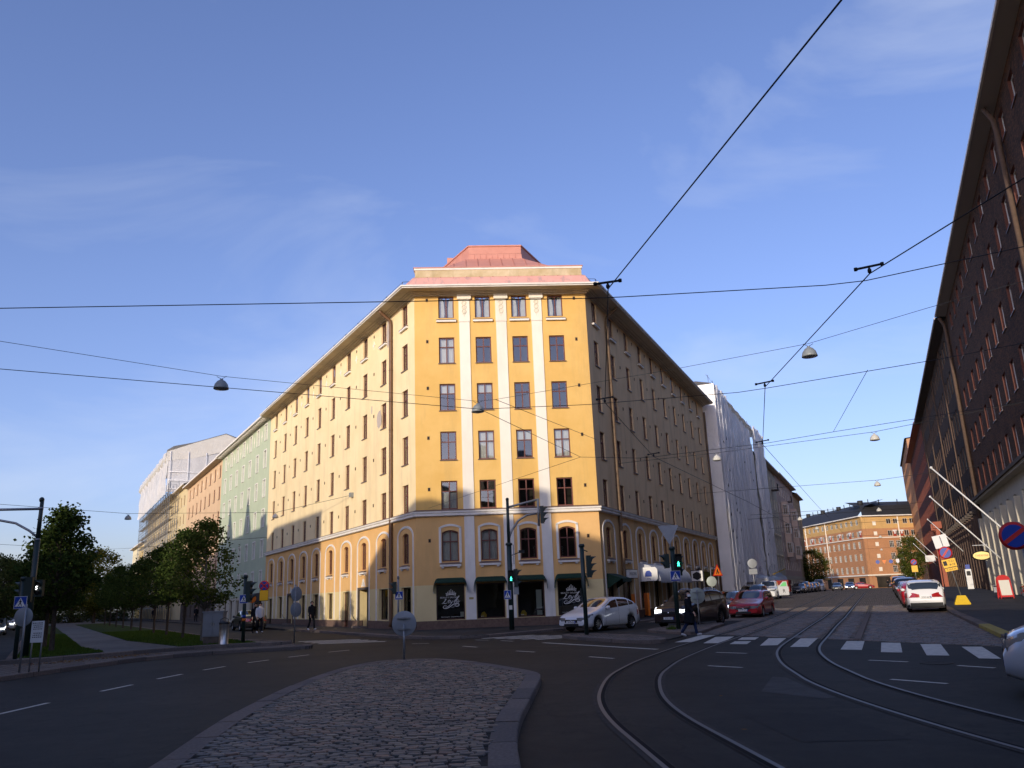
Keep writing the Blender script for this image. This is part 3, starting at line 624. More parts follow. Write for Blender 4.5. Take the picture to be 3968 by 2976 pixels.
# boulevard strip, lower refuge and park
PK = Vector((-17.6, 28.9, 0)); nPK = Vector((dL.y, -dL.x, 0))         # park left kerb line, offset to the right
def PP(along, off, z=0): v = PK+dL*along+nPK*off; return Vector((v.x, v.y, z))
low_out = smooth_open([(-15.2, 14), (-14.5, 19), (-14.15, 23.1), (-13.9, 27.0), (-13.3, 30.2), (-12.0, 32.0), (-10.3, 32.8), (-8.7, 33.2), (-8.25, 33.7), (-8.7, 34.7), (-11.0, 35.8)], 2)
low_in = smooth_open([(-12.4, 34.3), (-13.6, 33.5), (-15.0, 31.6), (-16.2, 29.8), (-17.6, 28.6), (-24, 27.5)], 2)
lo = slab('lower_refuge', low_out+low_in+[(-24, 14)], -.03, .115, 'setts'); kerb_run(lo, low_out, .3, -.02, .135, length=1.3, side=1)
pk_edge = [(-9.9, 35.0)]+low_in[:-2]+[tuple(PP(0, 0).to_2d())]
park = slab('park', [tuple(PP(170, 0).to_2d()), tuple(PP(170, 9).to_2d()), tuple(PP(8, 9.0).to_2d()), (-10.2, 35.7)]+pk_edge, -.02, .23, 'path_gravel')
kerb_run(park, [(-9.6, 35.4), (-10.2, 34.75)]+low_in[1:-3]+[(-17.9, 28.9)], .28, .05, .262, length=1.3, side=-1)
kerb_run(park, [tuple(PP(1.0, 0).to_2d()), tuple(PP(90, 0).to_2d())], .2, -.02, .25, length=2.5, side=-1)
kerb_run(park, [tuple(PP(60, 9).to_2d()), tuple(PP(8, 9).to_2d()), (-9.9, 35.5)], .2, -.02, .25, length=2.5, side=-1)
g1 = [(-17.1, 30.3), (-15.9, 32.3), tuple(PP(8, 2.6).to_2d()), tuple(PP(90, 2.4).to_2d()), tuple(PP(90, .3).to_2d()), tuple(PP(1.5, .3).to_2d())]
g2 = [(-14.0, 34.6), (-12.9, 34.9), (-11.0, 35.3), tuple(PP(8.5, 8.6).to_2d()), tuple(PP(90, 8.6).to_2d()), tuple(PP(90, 4.8).to_2d()), tuple(PP(14, 4.9).to_2d()), tuple(PP(7, 5.6).to_2d())]
rg = random.Random(5)
for nm, g, zz in (('lawn', g1, .245), ('lawn', g2, .25)):
    lawn = slab(nm, g, .2, zz, 'grass_soil')
    b = MB(); g = ccw(g); xs = [p[0] for p in g]; ys = [p[1] for p in g]; n = 0
    while n < 15000:
        x, y = rg.uniform(max(min(xs), -40), max(xs)), rg.uniform(min(ys), min(max(ys), 62))
        if not inside((x, y), g): continue
        n += 1; h = rg.uniform(.04, .085); a = rg.uniform(0, 6.28); w_ = .022; dx, dy = cos(a)*w_, sin(a)*w_; lx, ly = rg.uniform(-.03, .03), rg.uniform(-.03, .03)
        b.poly([(x-dx, y-dy, zz-.01), (x+dx, y+dy, zz-.01), (x+lx, y+ly, zz+h)])
    tag(b.build('grass', 'grass_blade', lawn), kind='stuff')
b = MB()
for _ in range(260):
    t = rg.random(); p = Vector((-13.4, 31.6)).lerp(Vector((-15.6, 27.6)), t); x, y = p.x+rg.gauss(-.5, .35), p.y+rg.gauss(.3, .3)
    if not inside((x, y), low_out+low_in+[(-24, 14)]): continue
    a = rg.uniform(0, 6.28); r = .05; b.poly([(x+cos(a+k*1.57)*r*(1 if k % 2 else .6), y+sin(a+k*1.57)*r*(1 if k % 2 else .6), .122+rg.uniform(0, .03)) for k in range(4)])
tag(b.build('fallen_leaves', 'dead_leaf'), 'brown fallen leaves lying along the upper kerb of the boulevard', 'leaves', kind='stuff')
b = MB()
for (x, y) in ((1.55, 20.9), (-1.3, 16.5), (3.2, 14.1), (-.6, 26.5), (-8.9, 13.2), (2.7, 10.8)):
    a = rg.uniform(0, 6.28); r = .05; b.poly([(x+cos(a+k*1.57)*r*(1 if k % 2 else .6), y+sin(a+k*1.57)*r*(1 if k % 2 else .6), .02 if not (-4.4 < x < 0 and y < 22) else .15) for k in range(4)])
tag(b.build('road_litter', 'dead_leaf'), 'single dry leaves scattered on the dark asphalt', 'leaves', kind='stuff')
# ---------------------------------------------------------------- facade tools (local: X right, Y into wall, Z up)
def wall_mesh(mb, u0, u1, z0, z1, ops, depth=.16, m=None, mrev=None, y=0):
    """flat wall with real rectangular openings; ops = (ua,ub,za,zb)"""
    us = sorted({u0, u1, *[q for o in ops for q in o[:2] if u0 < q < u1]}); zs = sorted({z0, z1, *[q for o in ops for q in o[2:4] if z0 < q < z1]})
    mb.mat(m)
    import bisect
    hole = set()
    for o in ops:
        a, b = bisect.bisect_left(us, max(o[0], u0)), bisect.bisect_left(us, min(o[1], u1)); c, d = bisect.bisect_left(zs, max(o[2], z0)), bisect.bisect_left(zs, min(o[3], z1))
        for i in range(a, b):
            for j in range(c, d): hole.add((i, j))
    base = len(mb.v); nz_ = len(zs)
    for u in us: mb.v.extend([(u, y, z) for z in zs])
    for i in range(len(us)-1):
        j = 0
        while j < nz_-1:
            if (i, j) in hole: j += 1; continue
            k = j
            while k < nz_-1 and (i, k) not in hole: k += 1
            # one quad per cell run keeps it light
            mb.face([base+i*nz_+j, base+(i+1)*nz_+j, base+(i+1)*nz_+k, base+i*nz_+k]); j = k
    mb.mat(mrev or m)
    for o in ops:
        a, b, c, d = max(o[0], u0), min(o[1], u1), max(o[2], z0), min(o[3], z1)
        if a >= b or c >= d: continue
        e = y+depth
        mb.poly([(a, y, c), (a, e, c), (a, e, d), (a, y, d)]); mb.poly([(b, y, d), (b, e, d), (b, e, c), (b, y, c)])
        if o[3] <= z1: mb.poly([(a, y, d), (a, e, d), (b, e, d), (b, y, d)])
        if o[2] >= z0: mb.poly([(a, y, c), (b, y, c), (b, e, c), (a, e, c)])
def arch_fill(mb, u, w, ztop, rise, depth, m, y=0, n=8):
    """segmental-arch head filling the corners of a rectangular opening"""
    mb.mat(m); pts = []
    for i in range(n+1):
        t = -1+2*i/n; pts.append((u+t*w/2, ztop-rise*(t*t)))
    for (a, za), (b, zb) in zip(pts[:-1], pts[1:]):
        mb.poly([(a, y, za), (b, y, zb), (b, y, ztop), (a, y, ztop)]); mb.poly([(a, y, za), (a, y+depth, za), (b, y+depth, zb), (b, y, zb)])
WINC = {}
def window_meshes(w, h, style, fm, gm, rise=0):
    key = (round(w, 2), round(h, 2), style, fm, gm, rise)
    if key in WINC: return WINC[key]
    f = MB(); t = .065 if w > .7 else .05; d = .06; panes = []
    # local origin: bottom centre, frame front at y=0
    x0, x1 = -w/2, w/2
    def hb(z, tt=.055): f.box(x0+t, -.004, z-tt/2, x1-t, d-.004, z+tt/2)
    f.box(x0, 0, 0, x0+t, d, h); f.box(x1-t, 0, 0, x1, d, h); f.box(x0+t, 0, 0, x1-t, d, t)
    if rise:
        n = 8
        for i in range(n):
            ta, tb = -1+2*i/n, -1+2*(i+1)/n; a, b = x0+t+(w-2*t)*(ta+1)/2, x0+t+(w-2*t)*(tb+1)/2; za, zb = h-rise*ta*ta, h-rise*tb*tb
            f.poly([(a, 0, za-t), (b, 0, zb-t), (b, 0, zb+.02), (a, 0, za+.02)]); f.poly([(a, 0, za-t), (a, d, za-t), (b, d, zb-t), (b, 0, zb-t)])
    else: f.box(x0+t, 0, h-t, x1-t, d, h)
    ztr = None
    if style in ('cross', 'T'): ztr = h*.635
    m_ = .032
    if style == 'cross':
        f.box(-m_, -.006, t, m_, d-.006, h-t); hb(ztr)
        panes = [(x0+t, -m_, t, ztr-.03), (m_, x1-t, t, ztr-.03), (x0+t, -m_, ztr+.03, h-t), (m_, x1-t, ztr+.03, h-t)]
    elif style == 'two':
        f.box(-m_, -.006, t, m_, d-.006, h-t); panes = [(x0+t, -m_, t, h-t), (m_, x1-t, t, h-t)]
    elif style == 'three':
        a = w/6; f.box(-a-m_, -.006, t, -a+m_, d-.006, h-t); f.box(a-m_, -.006, t, a+m_, d-.006, h-t); hb(h*.68)
        panes = [(x0+t, x1-t, t, h-t)]
    elif style == 'bar': hb(h*.66); f.box(-m_, -.006, t, m_, d-.006, h-t); panes = [(x0+t, x1-t, t, h-t)]
    else: panes = [(x0+t, x1-t, t, h-t)]
    fme = f.mesh('window', fm); pm = []
    for (a, b, c, e) in panes:
        g = MB(); g.poly([(a, .03, c), (b, .03, c), (b, .03, e), (a, .03, e)]); pm.append(g.mesh('pane', gm))
    WINC[key] = (fme, pm, panes); return WINC[key]
CURT = {}
def curtain_mesh(w, h, kind):
    k = (round(w, 2), round(h, 2), kind)
    if k in CURT: return CURT[k]
    b = MB(); b.sm = True; n = 22
    if kind == 'sides':
        for sgn in (-1, 1):
            rows = []
            for j in range(5):
                z = h*j/4; wd = w*(.26+.12*(1-(2*z/h-.7)**2*.6)) if sgn else w
                rows.append([(sgn*(w/2-wd*i/10), .02*sin(i*2.2), z) for i in range(11)])
            b.grid(rows)
    elif kind == 'half': b.grid([[(-w/2+w*i/n, .018*sin(i*1.9), z) for i in range(n+1)] for z in (0, h*.6)])
    elif kind == 'blind': b.sm = False; b.grid([[(-w/2, 0, h*.62), (w/2, 0, h*.62)], [(-w/2, 0, h), (w/2, 0, h)]])
    else: b.grid([[(-w/2+w*i/n, .018*sin(i*1.9), z) for i in range(n+1)] for z in (0, h)])
    CURT[k] = b.mesh('curtain', 'blind' if kind == 'blind' else 'curtain'); return CURT[k]
RW_ = random.Random(21)
SILL = {}
def window(bld, F, u, zb, w, h, style='cross', fm='brown_wood', gm='glass', set_=.10, rise=0, curtain=None, sill=None, split=True, casing=None):
    """one window: frame object under the building, panes / sill / curtain one level deeper"""
    fme, pm, panes = window_meshes(w, h, style, fm, gm, rise); M = F @ Matrix.Translation((u, set_, zb)); o = ob('window', fme, bld, M)
    if split:
        for p in pm: ob('pane', p, o, M @ Matrix.Translation((0, .03, h/2)) @ Matrix.Rotation(RW_.uniform(-.014, .014), 4, 'Z') @ Matrix.Rotation(RW_.uniform(-.010, .010), 4, 'X') @ Matrix.Translation((0, -.03, -h/2)))
    else:
        ob('pane', pm[0], o, M)
        for p in pm[1:]: ob('pane', p, o, M)
    c = curtain
    if c == 'rand': c = RW_.choices([None, 'sides', 'full', 'half', 'blind'], [5, 3, 3, 1, 2])[0]
    if c: ob('curtain', curtain_mesh(w-.1, h-.1, c), o, M @ Matrix.Translation((0, .14, .05)))
    if casing:
        k = ('c', w, h, casing)
        if k not in SILL:
            b = MB(); t = .11; b.box(-w/2-t, -.04, -.06, -w/2, 0, h+t); b.box(w/2, -.04, -.06, w/2+t, 0, h+t); b.box(-w/2, -.04, h, w/2, 0, h+t); SILL[k] = b.mesh('casing', casing)
        ob('casing', SILL[k], o, F @ Matrix.Translation((u, 0, zb)))
    if sill:
        me = sill(w); ob('sill', me, o, F @ Matrix.Translation((u, 0, zb)))
    return o
def sill_thin(w):
    if ('t', w) not in SILL:
        b = MB(); b.box(-w/2-.05, -.07, -.05, w/2+.05, .10, -.002); SILL['t', w] = b.mesh('sill', 'sill_metal')
    return SILL['t', w]
def sill_big(w, brackets=False):
    k = ('b', w, brackets)
    if k not in SILL:
        b = MB(); b.mat('sill_metal'); a = w/2; e = .13
        b.poly([(-a, .10, 0), (a, .10, 0), (a+e, -.16, -.13), (-a-e, -.16, -.13)]); b.box(-a-e-.01, -.165, -.155, a+e+.01, 0, -.128)
        b.mat('white_trim'); b.box(-a-e, -.15, -.27, a+e, 0, -.157)
        if brackets:
            for s_ in (-1, 1): b.box(s_*(a-.02)-.07, -.10, -.36, s_*(a-.02)+.07, 0, -.272)
        SILL[k] = b.mesh('sill', None)
    return SILL[k]
def sill_br(w): return sill_big(w, True)
def sill_white(w):
    if ('w', w) not in SILL:
        b = MB(); b.box(-w/2-.05, -.06, -.05, w/2+.05, .08, -.002); SILL['w', w] = b.mesh('sill', 'white_trim')
    return SILL['w', w]
# ================================================================ yellow corner building
YB = thing('corner_building', 'yellow six-storey corner apartment building with chamfered front, white pilasters and pink tin roof', 'building', Matrix.Translation((-.5, 46.1, 0)))
FC = FM((-1.5, 46.0, 0), dC); FL = FM(CLp, -dL); FR = FM(CRp, dR)
UL, UR = (CLp-Vector((-1.5, 46.0, 0))).dot(dC), (CRp-Vector((-1.5, 46.0, 0))).dot(dC)
LL, LR = 36.2, 36.0
ROWS = [(17.90, 19.26), (15.10, 16.69), (12.25, 13.85), (9.36, 11.01), (6.56, 8.16), (3.69, 5.40)]
ZTOP, ZBAND, ZBASE, ZPL = 19.55, 6.3, 2.45, .56
CU = [-2.28, -.10, 2.09, 4.28]
WL = [-(1.55+3.6*k) for k in range(10)]; WR = [1.62+3.5*k for k in range(10)]
def yfac(F, u0, u1, cols, win_w, mats, ground, name):
    ops = [(u-win_w/2, u+win_w/2, a, b) for u in cols for a, b in ROWS]+[(g[0]-g[1]/2, g[0]+g[1]/2, g[2], g[3]) for g in ground]
    up = MB(); wall_mesh(up, u0, u1, ZBAND, ZTOP, ops, .16, mats[0], mats[0]); up.build('upper_wall', None, YB, F)
    md = MB(); wall_mesh(md, u0, u1, ZBASE, ZBAND, ops, .16, mats[1], mats[1])
    for u in cols: arch_fill(md, u, win_w, ROWS[5][1], .13, .16, mats[1])
    md.build('first_floor_wall', None, YB, F)
    bs = MB(); wall_mesh(bs, u0, u1, ZPL, ZBASE, ops, .30, mats[2], mats[2]); bs.build('ground_floor_wall', None, YB, F)
    pl = MB(); wall_mesh(pl, u0, u1, -.3, ZPL, ops, .30, 'granite_plinth', 'granite_plinth', y=-.03); pl.build('plinth', None, YB, F)
    r = MB(); r.mat('room_dark'); r.poly([(u0+.4, 1.3, -.1), (u1-.4, 1.3, -.1), (u1-.4, 1.3, ZTOP), (u0+.4, 1.3, ZTOP)])
    for z in (2.95, 5.9, 8.75, 11.6, 14.45, 17.3): r.poly([(u0+.4, .3, z), (u1-.4, .3, z), (u1-.4, 1.3, z), (u0+.4, 1.3, z)])
    r.build('interior', None, YB, F)
gC = [(-2.32, 1.55, .58, 2.45), (-.11, 1.55, .58, 2.45), (2.10, 1.50, .58, 2.45), (4.34, 1.53, .58, 2.45)]
yfac(FC, UL, UR, CU, .92, ('yellow_corner', 'orange_mid', 'pale_base'), gC, 'corner')
gL = [(WL[0], 1.45, .1, 2.40), (WL[1], 1.55, .62, 2.40), (WL[2], 1.75, .08, 2.45), (WL[3], 1.3, .08, 2.38), (WL[4], 1.3, .62, 2.38), (WL[5], 1.35, .62, 2.38), (WL[6], 1.3, .62, 2.38), (WL[7], 1.75, .08, 2.45), (WL[8], 1.3, .62, 2.38), (WL[9], 1.5, .08, 2.3)]
yfac(FL, -LL, 0, WL, .92, ('yellow_left', 'orange_mid', 'pale_base'), gL, 'left')
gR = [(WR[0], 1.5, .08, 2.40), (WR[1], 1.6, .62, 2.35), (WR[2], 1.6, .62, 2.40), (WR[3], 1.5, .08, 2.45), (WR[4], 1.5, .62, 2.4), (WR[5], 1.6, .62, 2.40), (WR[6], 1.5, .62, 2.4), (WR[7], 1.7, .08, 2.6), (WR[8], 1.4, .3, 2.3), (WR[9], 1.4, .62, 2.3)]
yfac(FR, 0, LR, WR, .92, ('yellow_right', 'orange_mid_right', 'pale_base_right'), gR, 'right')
# windows
CC = {(0, 0): 'sides', (0, 1): 'sides', (0, 2): 'sides', (0, 3): 'sides', (1, 0): 'full', (2, 0): 'blind', (2, 1): 'blind', (3, 1): 'full', (3, 2): 'blind', (3, 3): 'full', (4, 0): 'half', (5, 0): 'full', (5, 1): 'full'}
for r, (a, b) in enumerate(ROWS):
    st = 'two' if r == 0 else 'cross'; rise = .13 if r == 5 else 0; sl = sill_big if r == 0 else (sill_br if r == 5 else (sill_thin if r < 4 else None))
    for c, u in enumerate(CU): window(YB, FC, u, a, .92, b-a, st, rise=rise, curtain=CC.get((r, c)), sill=sl)
    for u in WL: window(YB, FL, u, a, .92, b-a, st, rise=rise, curtain='rand', sill=sl)
    for u in WR: window(YB, FR, u, a, .92, b-a, st, rise=rise, curtain='rand', sill=sl)
# pilasters of the chamfer with capital and ring ornament
PU = [-1.20, 1.00, 3.13]
for u in PU:
    b = MB(); b.mat('cream'); b.box(u-.31, -.06, 6.52, u+.31, 0, 17.62); b.box(u-.33, -.07, 17.64, u+.33, 0, 19.05)
    b.mat('cream'); b.box(u-.42, -.16, 19.05, u+.42, 0, 19.42)
    o = b.build('pilaster', None, YB, FC)
    g = MB(); g.mat('ornament')
    for k in range(3):
        zc = 18.82-.27*k; pts = [(u+.13*cos(t*pi/6), -.082, zc+.13*sin(t*pi/6)) for t in range(13)]; g.tube(pts, .018, 5, False)
    for dx in (-.07, 0, .07): g.tube([(u+dx, -.08, 19.0), (u+dx, -.08, 17.95-.12*(dx == 0)+.12)], .013, 4)
    g.build('ornament', None, o, FC)
    b = MB(); b.box(u-.28, -.05, ZPL-.02, u+.28, 0, 6.16); b.build('pilaster', 'white_trim', YB, FC)
    b = MB(); b.box(u-.285, -.085, -.1, u+.285, -.032, ZPL); b.build('pilaster_foot', 'granite_plinth', YB, FC)
# string course, cornice, gutter, roof
path = [LW(LL), CLp, CRp, CRp+dR*LR]
b = MB(); b.mat('sill_metal'); sweep(b, path, [(0, 6.56), (.24, 6.47), (.24, 6.455)], False)
b.mat('white_trim'); sweep(b, path, [(.225, 6.455), (.225, 6.36), (.15, 6.345), (.15, 6.30), (.19, 6.28), (.19, 6.20), (.10, 6.165), (0, 6.15)], False); b.build('string_course', None, YB)
b = MB(); b.mat('soffit'); sweep(b, path, [(0, 19.27), (.14, 19.28), (.14, 19.345), (.30, 19.36), (.30, 19.41), (.46, 19.42), (.46, 19.455), (1.0, 19.46)], False)
b.mat('white_trim'); sweep(b, path, [(1.0, 19.46), (1.06, 19.465), (1.06, 19.51), (.98, 19.515)], False); b.build('cornice', None, YB)
b = MB(); b.mat('white_trim'); sweep(b, path, [(1.06, 19.52), (1.12, 19.54), (1.13, 19.63), (1.02, 19.61), (1.0, 19.525)], True); b.build('gutter', None, YB)
ARs = MB()
ARs.mat('pink_peeling'); sweep(ARs, path, [(1.03, 19.60), (.55, 19.74), (.12, 20.45)], False)
ARs.mat('pink_metal'); sweep(ARs, path, [(.12, 20.45), (-5.35, 24.0), (-5.42, 24.38), (-5.5, 24.40)], False); sweep(ARs, path, [(-5.44, 24.40), (-5.44, 24.92), (-5.38, 24.93), (-5.38, 25.02), (-8.2, 25.4)], False)
roof = ARs.build('roof', None, YB)
def inset(t):
    k0, k1 = .622*t, .614*t
    n = Vector((-dC.y, dC.x, 0)); return CLp+dC*k0+n*t, CRp-dC*k1+n*t
sm_ = MB()
for (t0, z0, t1, z1, n) in ((-.1, 20.45, 5.35, 24.0, 13), (5.36, 24.02, 5.45, 24.38, 9)):
    a0, a1 = inset(t0); b0, b1 = inset(t1)
    for i in range(1, n):
        uo = UL+(UR-UL)*i/n
        # seams run straight up the slope
        e0 = Vector((-1.5, 46, 0))+dC*uo; nrm = Vector((-dC.y, dC.x, 0))
        w0, w1 = (b0-Vector((-1.5, 46, 0))).dot(dC), (b1-Vector((-1.5, 46, 0))).dot(dC)
        if n == 9: uo = w0+(w1-w0)*i/n; ta, tb = t0, t1
        else:
            ta, tb = t0, t1
            if uo < w0: tb = t0+(t1-t0)*max(0, (uo-UL)/(w0-UL))
            if uo > w1: tb = t0+(t1-t0)*max(0, (UR-uo)/(UR-w1))
        if tb <= ta+.2 and n != 9: continue
        p = Vector((-1.5, 46, 0))+dC*uo; f_ = (tb-t0)/(t1-t0)
        sm_.tube([p+nrm*ta+Vector((0, 0, z0+.02)), p+nrm*tb+Vector((0, 0, z0+(z1-z0)*f_+.02))], .030, 4)
sm_.build('roof_seams', 'roof_seam', roof)
b = MB(); b.mat('attic_plaster'); b.box(UL+.05, -.02, 20.2, UR-.12, .5, 20.98); b.mat('white_trim'); b.box(UL, -.06, 20.98, UR-.07, .56, 21.10); b.mat('pink_metal'); b.box(UL-.04, -.10, 21.10, UR-.03, .6, 21.15)
b.build('attic_parapet', None, YB, FC)
b = MB(); b.box(-2.32, 9.0, 24.6, -1.9, 9.5, 25.7); b.build('chimney', 'pink_metal', YB, FC)
# roof guard rails along both wings
for F, sgn, n, ln in ((FL, -1, 13, LL), (FR, 1, 13, LR)):
    for i in range(n):
        b = MB(); u = sgn*(.3+i*(ln-.6)/n); u2 = sgn*(.3+(i+1)*(ln-.6)/n)
        b.tube([(u, -.75, 19.6), (u, -.62, 20.25)], .018, 4); b.tube([(u, -.62, 20.25), (u, .1, 20.4)], .014, 4)
        for zz, yy in ((20.25, -.62), (20.06, -.66), (19.88, -.70)): b.tube([(u, yy, zz), (u2, yy, zz)], .010, 4)
        for j in range(1, 7): uu = u+(u2-u)*j/7; b.tube([(uu, -.62, 20.25), (uu, -.72, 19.75)], .004, 3)
        b.build('roof_railing', 'signal_black', YB, F)
# downpipes
for F, u, m in ((FL, -3.55, 'brown_metal'), (FR, 3.75, 'pipe_right')):
    b = MB(); b.tube([(u, -.9, 19.47), (u, -.8, 19.35), (u, -.2, 18.9), (u, -.14, 18.6), (u, -.14, .5), (u, -.2, .25)], .11, 10)
    for z in [2.3+1.9*k for k in range(9)]: b.lathe([(.122, z), (.122, z+.05)], 10, Matrix.Translation((u, -.14, 0)))
    b.build('downpipe', m, YB, F)
b = MB(); b.tube([(LR-.1, -.14, 18.7), (LR-.1, -.14, .3)], .1, 8); b.build('downpipe', 'pipe_right', YB, FR)
# wall vents
VM = MB(); VM.mat('brown_metal'); VM.box(-.07, -.02, -.10, .07, 0, .10); VM.mat('room_dark'); VM.box(-.05, -.026, -.08, .05, -.021, .08); VM = VM.mesh('wall_vent')
for z in (19.05, 16.45, 13.6, 10.65, 7.7, 4.85):
    ob('wall_vent', VM, YB, FC @ Matrix.Translation((-3.42, 0, z))); ob('wall_vent', VM, YB, FC @ Matrix.Translation((5.46, 0, z-.02)))
for z in (18.85, 16.25, 13.4, 10.5, 7.6):
    for k in range(1, 9):
        ob('wall_vent', VM, YB, FL @ Matrix.Translation((WL[k]-1.8, 0, z))); ob('wall_vent', VM, YB, FR @ Matrix.Translation((WR[k]+1.55, 0, z)))
# white star reliefs and bare patches on the left wing
SM = MB(); SM.mat('cream')
SM.prism([(.0, .30), (-.07, .10), (-.24, .0), (-.07, -.10), (0, -.30), (.07, -.10), (.24, 0), (.07, .10)], 0, .03, Matrix(((1, 0, 0, 0), (0, 0, -1, 0), (0, 1, 0, 0), (0, 0, 0, 1)))); SM = SM.mesh('star_relief')
for k in range(1, 9): ob('star_relief', SM, YB, FL @ Matrix.Translation((WL[k]-1.8, -.002, 18.25)))
b = MB(); b.mat('bare_plaster'); rq = random.Random(4)
for (cu, cz, ru, rz) in ((-5.95, 13.0, .42, .62), (-4.35, 18.3, .28, 1.0), (-7.35, 13.9, .12, .3)):
    b.poly([(cu+ru*cos(t*pi/9)*rq.uniform(.85, 1.1), -.005, cz+rz*sin(t*pi/9)*rq.uniform(.85, 1.1)) for t in range(18)])
b.build('bare_patch', None, YB, FL)
# white window surrounds, first floor
for u in CU:
    b = MB(); b.mat('white_trim'); n = 10; pts = []
    o_, i_ = .63, .50
    b.box(u-o_, -.05, 3.62, u-i_, 0, 5.56); b.box(u+i_, -.05, 3.62, u+o_, 0, 5.56)
    for k in range(n):
        ta, tb = -1+2*k/n, -1+2*(k+1)/n; za, zb = 5.74-.18*ta*ta, 5.74-.18*tb*tb; a, c = u+o_*ta, u+o_*tb
        b.poly([(a, -.05, za-.12), (c, -.05, zb-.12), (c, -.05, zb), (a, -.05, za)]); b.poly([(a, -.05, za), (c, -.05, zb), (c, 0, zb), (a, 0, za)]); b.poly([(a, 0, za-.12), (c, 0, zb-.12), (c, -.05, zb-.12), (a, -.05, za-.12)])
    b.build('window_surround', None, YB, FC)
def tall_surround(F, u, wd=1.22, zb=.58):
    b = MB(); b.mat('white_trim'); th = .13; b.box(u-wd, -.045, zb, u-wd+th, 0, 5.16); b.box(u+wd-th, -.045, zb, u+wd, 0, 5.16); n = 12
    for k in range(n):
        ga, gb = pi-pi*k/n, pi-pi*(k+1)/n
        P = lambda g, w_, h_: (u+w_*cos(g), 5.16+h_*sin(g))
        (a, za), (c, zc), (d, zd), (e, ze) = P(ga, wd, .66), P(gb, wd, .66), P(gb, wd-th, .53), P(ga, wd-th, .53)
        b.poly([(e, -.045, ze), (d, -.045, zd), (c, -.045, zc), (a, -.045, za)]); b.poly([(a, -.045, za), (c, -.045, zc), (c, 0, zc), (a, 0, za)]); b.poly([(e, 0, ze), (d, 0, zd), (d, -.045, zd), (e, -.045, ze)])
    b.build('window_surround', None, YB, F)
for u in WL: tall_surround(FL, u)
for u in WR: tall_surround(FR, u)
# ---- ground floor fittings
def shop(F, g, kind='shop', set_=.18, fm='door_wood'):
    u, w_, a, b_ = g
    o = window(YB, F, u, a, w_, b_-a, {'shop': 'one', 'two': 'two', 'door': 'two', 'three': 'three'}[kind], fm=fm, gm='shop_glass', set_=set_); return o
sh = [shop(FC, g) for g in gC]
for k, g in enumerate(gL):
    if k in (2, 7):
        b = MB(); b.mat('dark_stone'); u = g[0]; b.box(u-.98, -.06, .08, u-.86, .05, 2.55); b.box(u+.86, -.06, .08, u+.98, .05, 2.55); b.box(u-.98, -.06, 2.46, u+.98, .05, 2.6); o = b.build('door_surround', None, YB, FL)
        c = MB(); c.mat('white_trim')
        for (x, z, q) in ((0, 2.98, .16), (-.14, 2.82, .12), (.14, 2.82, .12), (0, 2.76, .14), (-.27, 2.69, .08), (.27, 2.69, .08)): c.lathe([(.01, -.03), (q*.7, -.045), (q, -.0), (q, .01)], 10, Matrix.Translation((u+x, -.01, z)) @ Matrix.Rotation(pi/2, 4, 'X'))
        c.build('door_crest', None, o, FL)
        c = MB(); c.mat('pale_base'); c.poly([(u-.87, .3, .1), (u-.87, 1.2, .1), (u-.87, 1.2, 2.45), (u-.87, .3, 2.45)]); c.poly([(u+.87, 1.2, .1), (u+.87, .3, .1), (u+.87, .3, 2.45), (u+.87, 1.2, 2.45)]); c.mat('room_dark'); c.box(u-.87, .3, .0, u+.87, 1.2, .085); c.build('porch', None, YB, FL)
        d = MB(); d.mat('door_wood'); d.box(u-.8, 1.12, .1, u+.8, 1.2, 2.4); o = d.build('door', None, YB, FL)
        h = MB(); h.tube([(u-.3, 1.08, 1.0), (u-.3, 1.08, 1.3)], .02, 6); h.build('handle', 'steel', o, FL)
        h = MB(); h.tube([(u-.92, -.12, .55), (u-.92, -.35, .75), (u-.55, -.55, 1.0)], .02, 6); h.build('handrail', 'galv', YB, FL)
        s_ = MB(); s_.box(u-.95, -.45, .1, u+.95, -.04, .24); s_.build('door_step', 'granite_kerb', YB, FL)
    else: shop(FL, g, 'door' if k in (3,) else ('two' if k in (5, 6) else 'shop'), fm='brown_wood' if k == 3 else 'door_wood')
for k, g in enumerate(gR):
    if k == 7:
        b = MB(); b.mat('dark_stone'); u = g[0]; b.box(u-1.15, -.16, .1, u-.87, .05, 2.95); b.box(u+.87, -.16, .1, u+1.15, .05, 2.95); b.box(u-1.3, -.24, 2.95, u+1.3, .02, 3.15)
        b.poly([(u-1.25, -.18, 3.15), (u+1.25, -.18, 3.15), (u, -.18, 3.5)]); b.build('door_surround', None, YB, FR)
        d = MB(); d.box(u-.85, .2, .1, u+.85, .27, 2.6); d.build('door', 'door_wood', YB, FR)
    else: shop(FR, g, 'door' if k in (0, 3) else 'two')
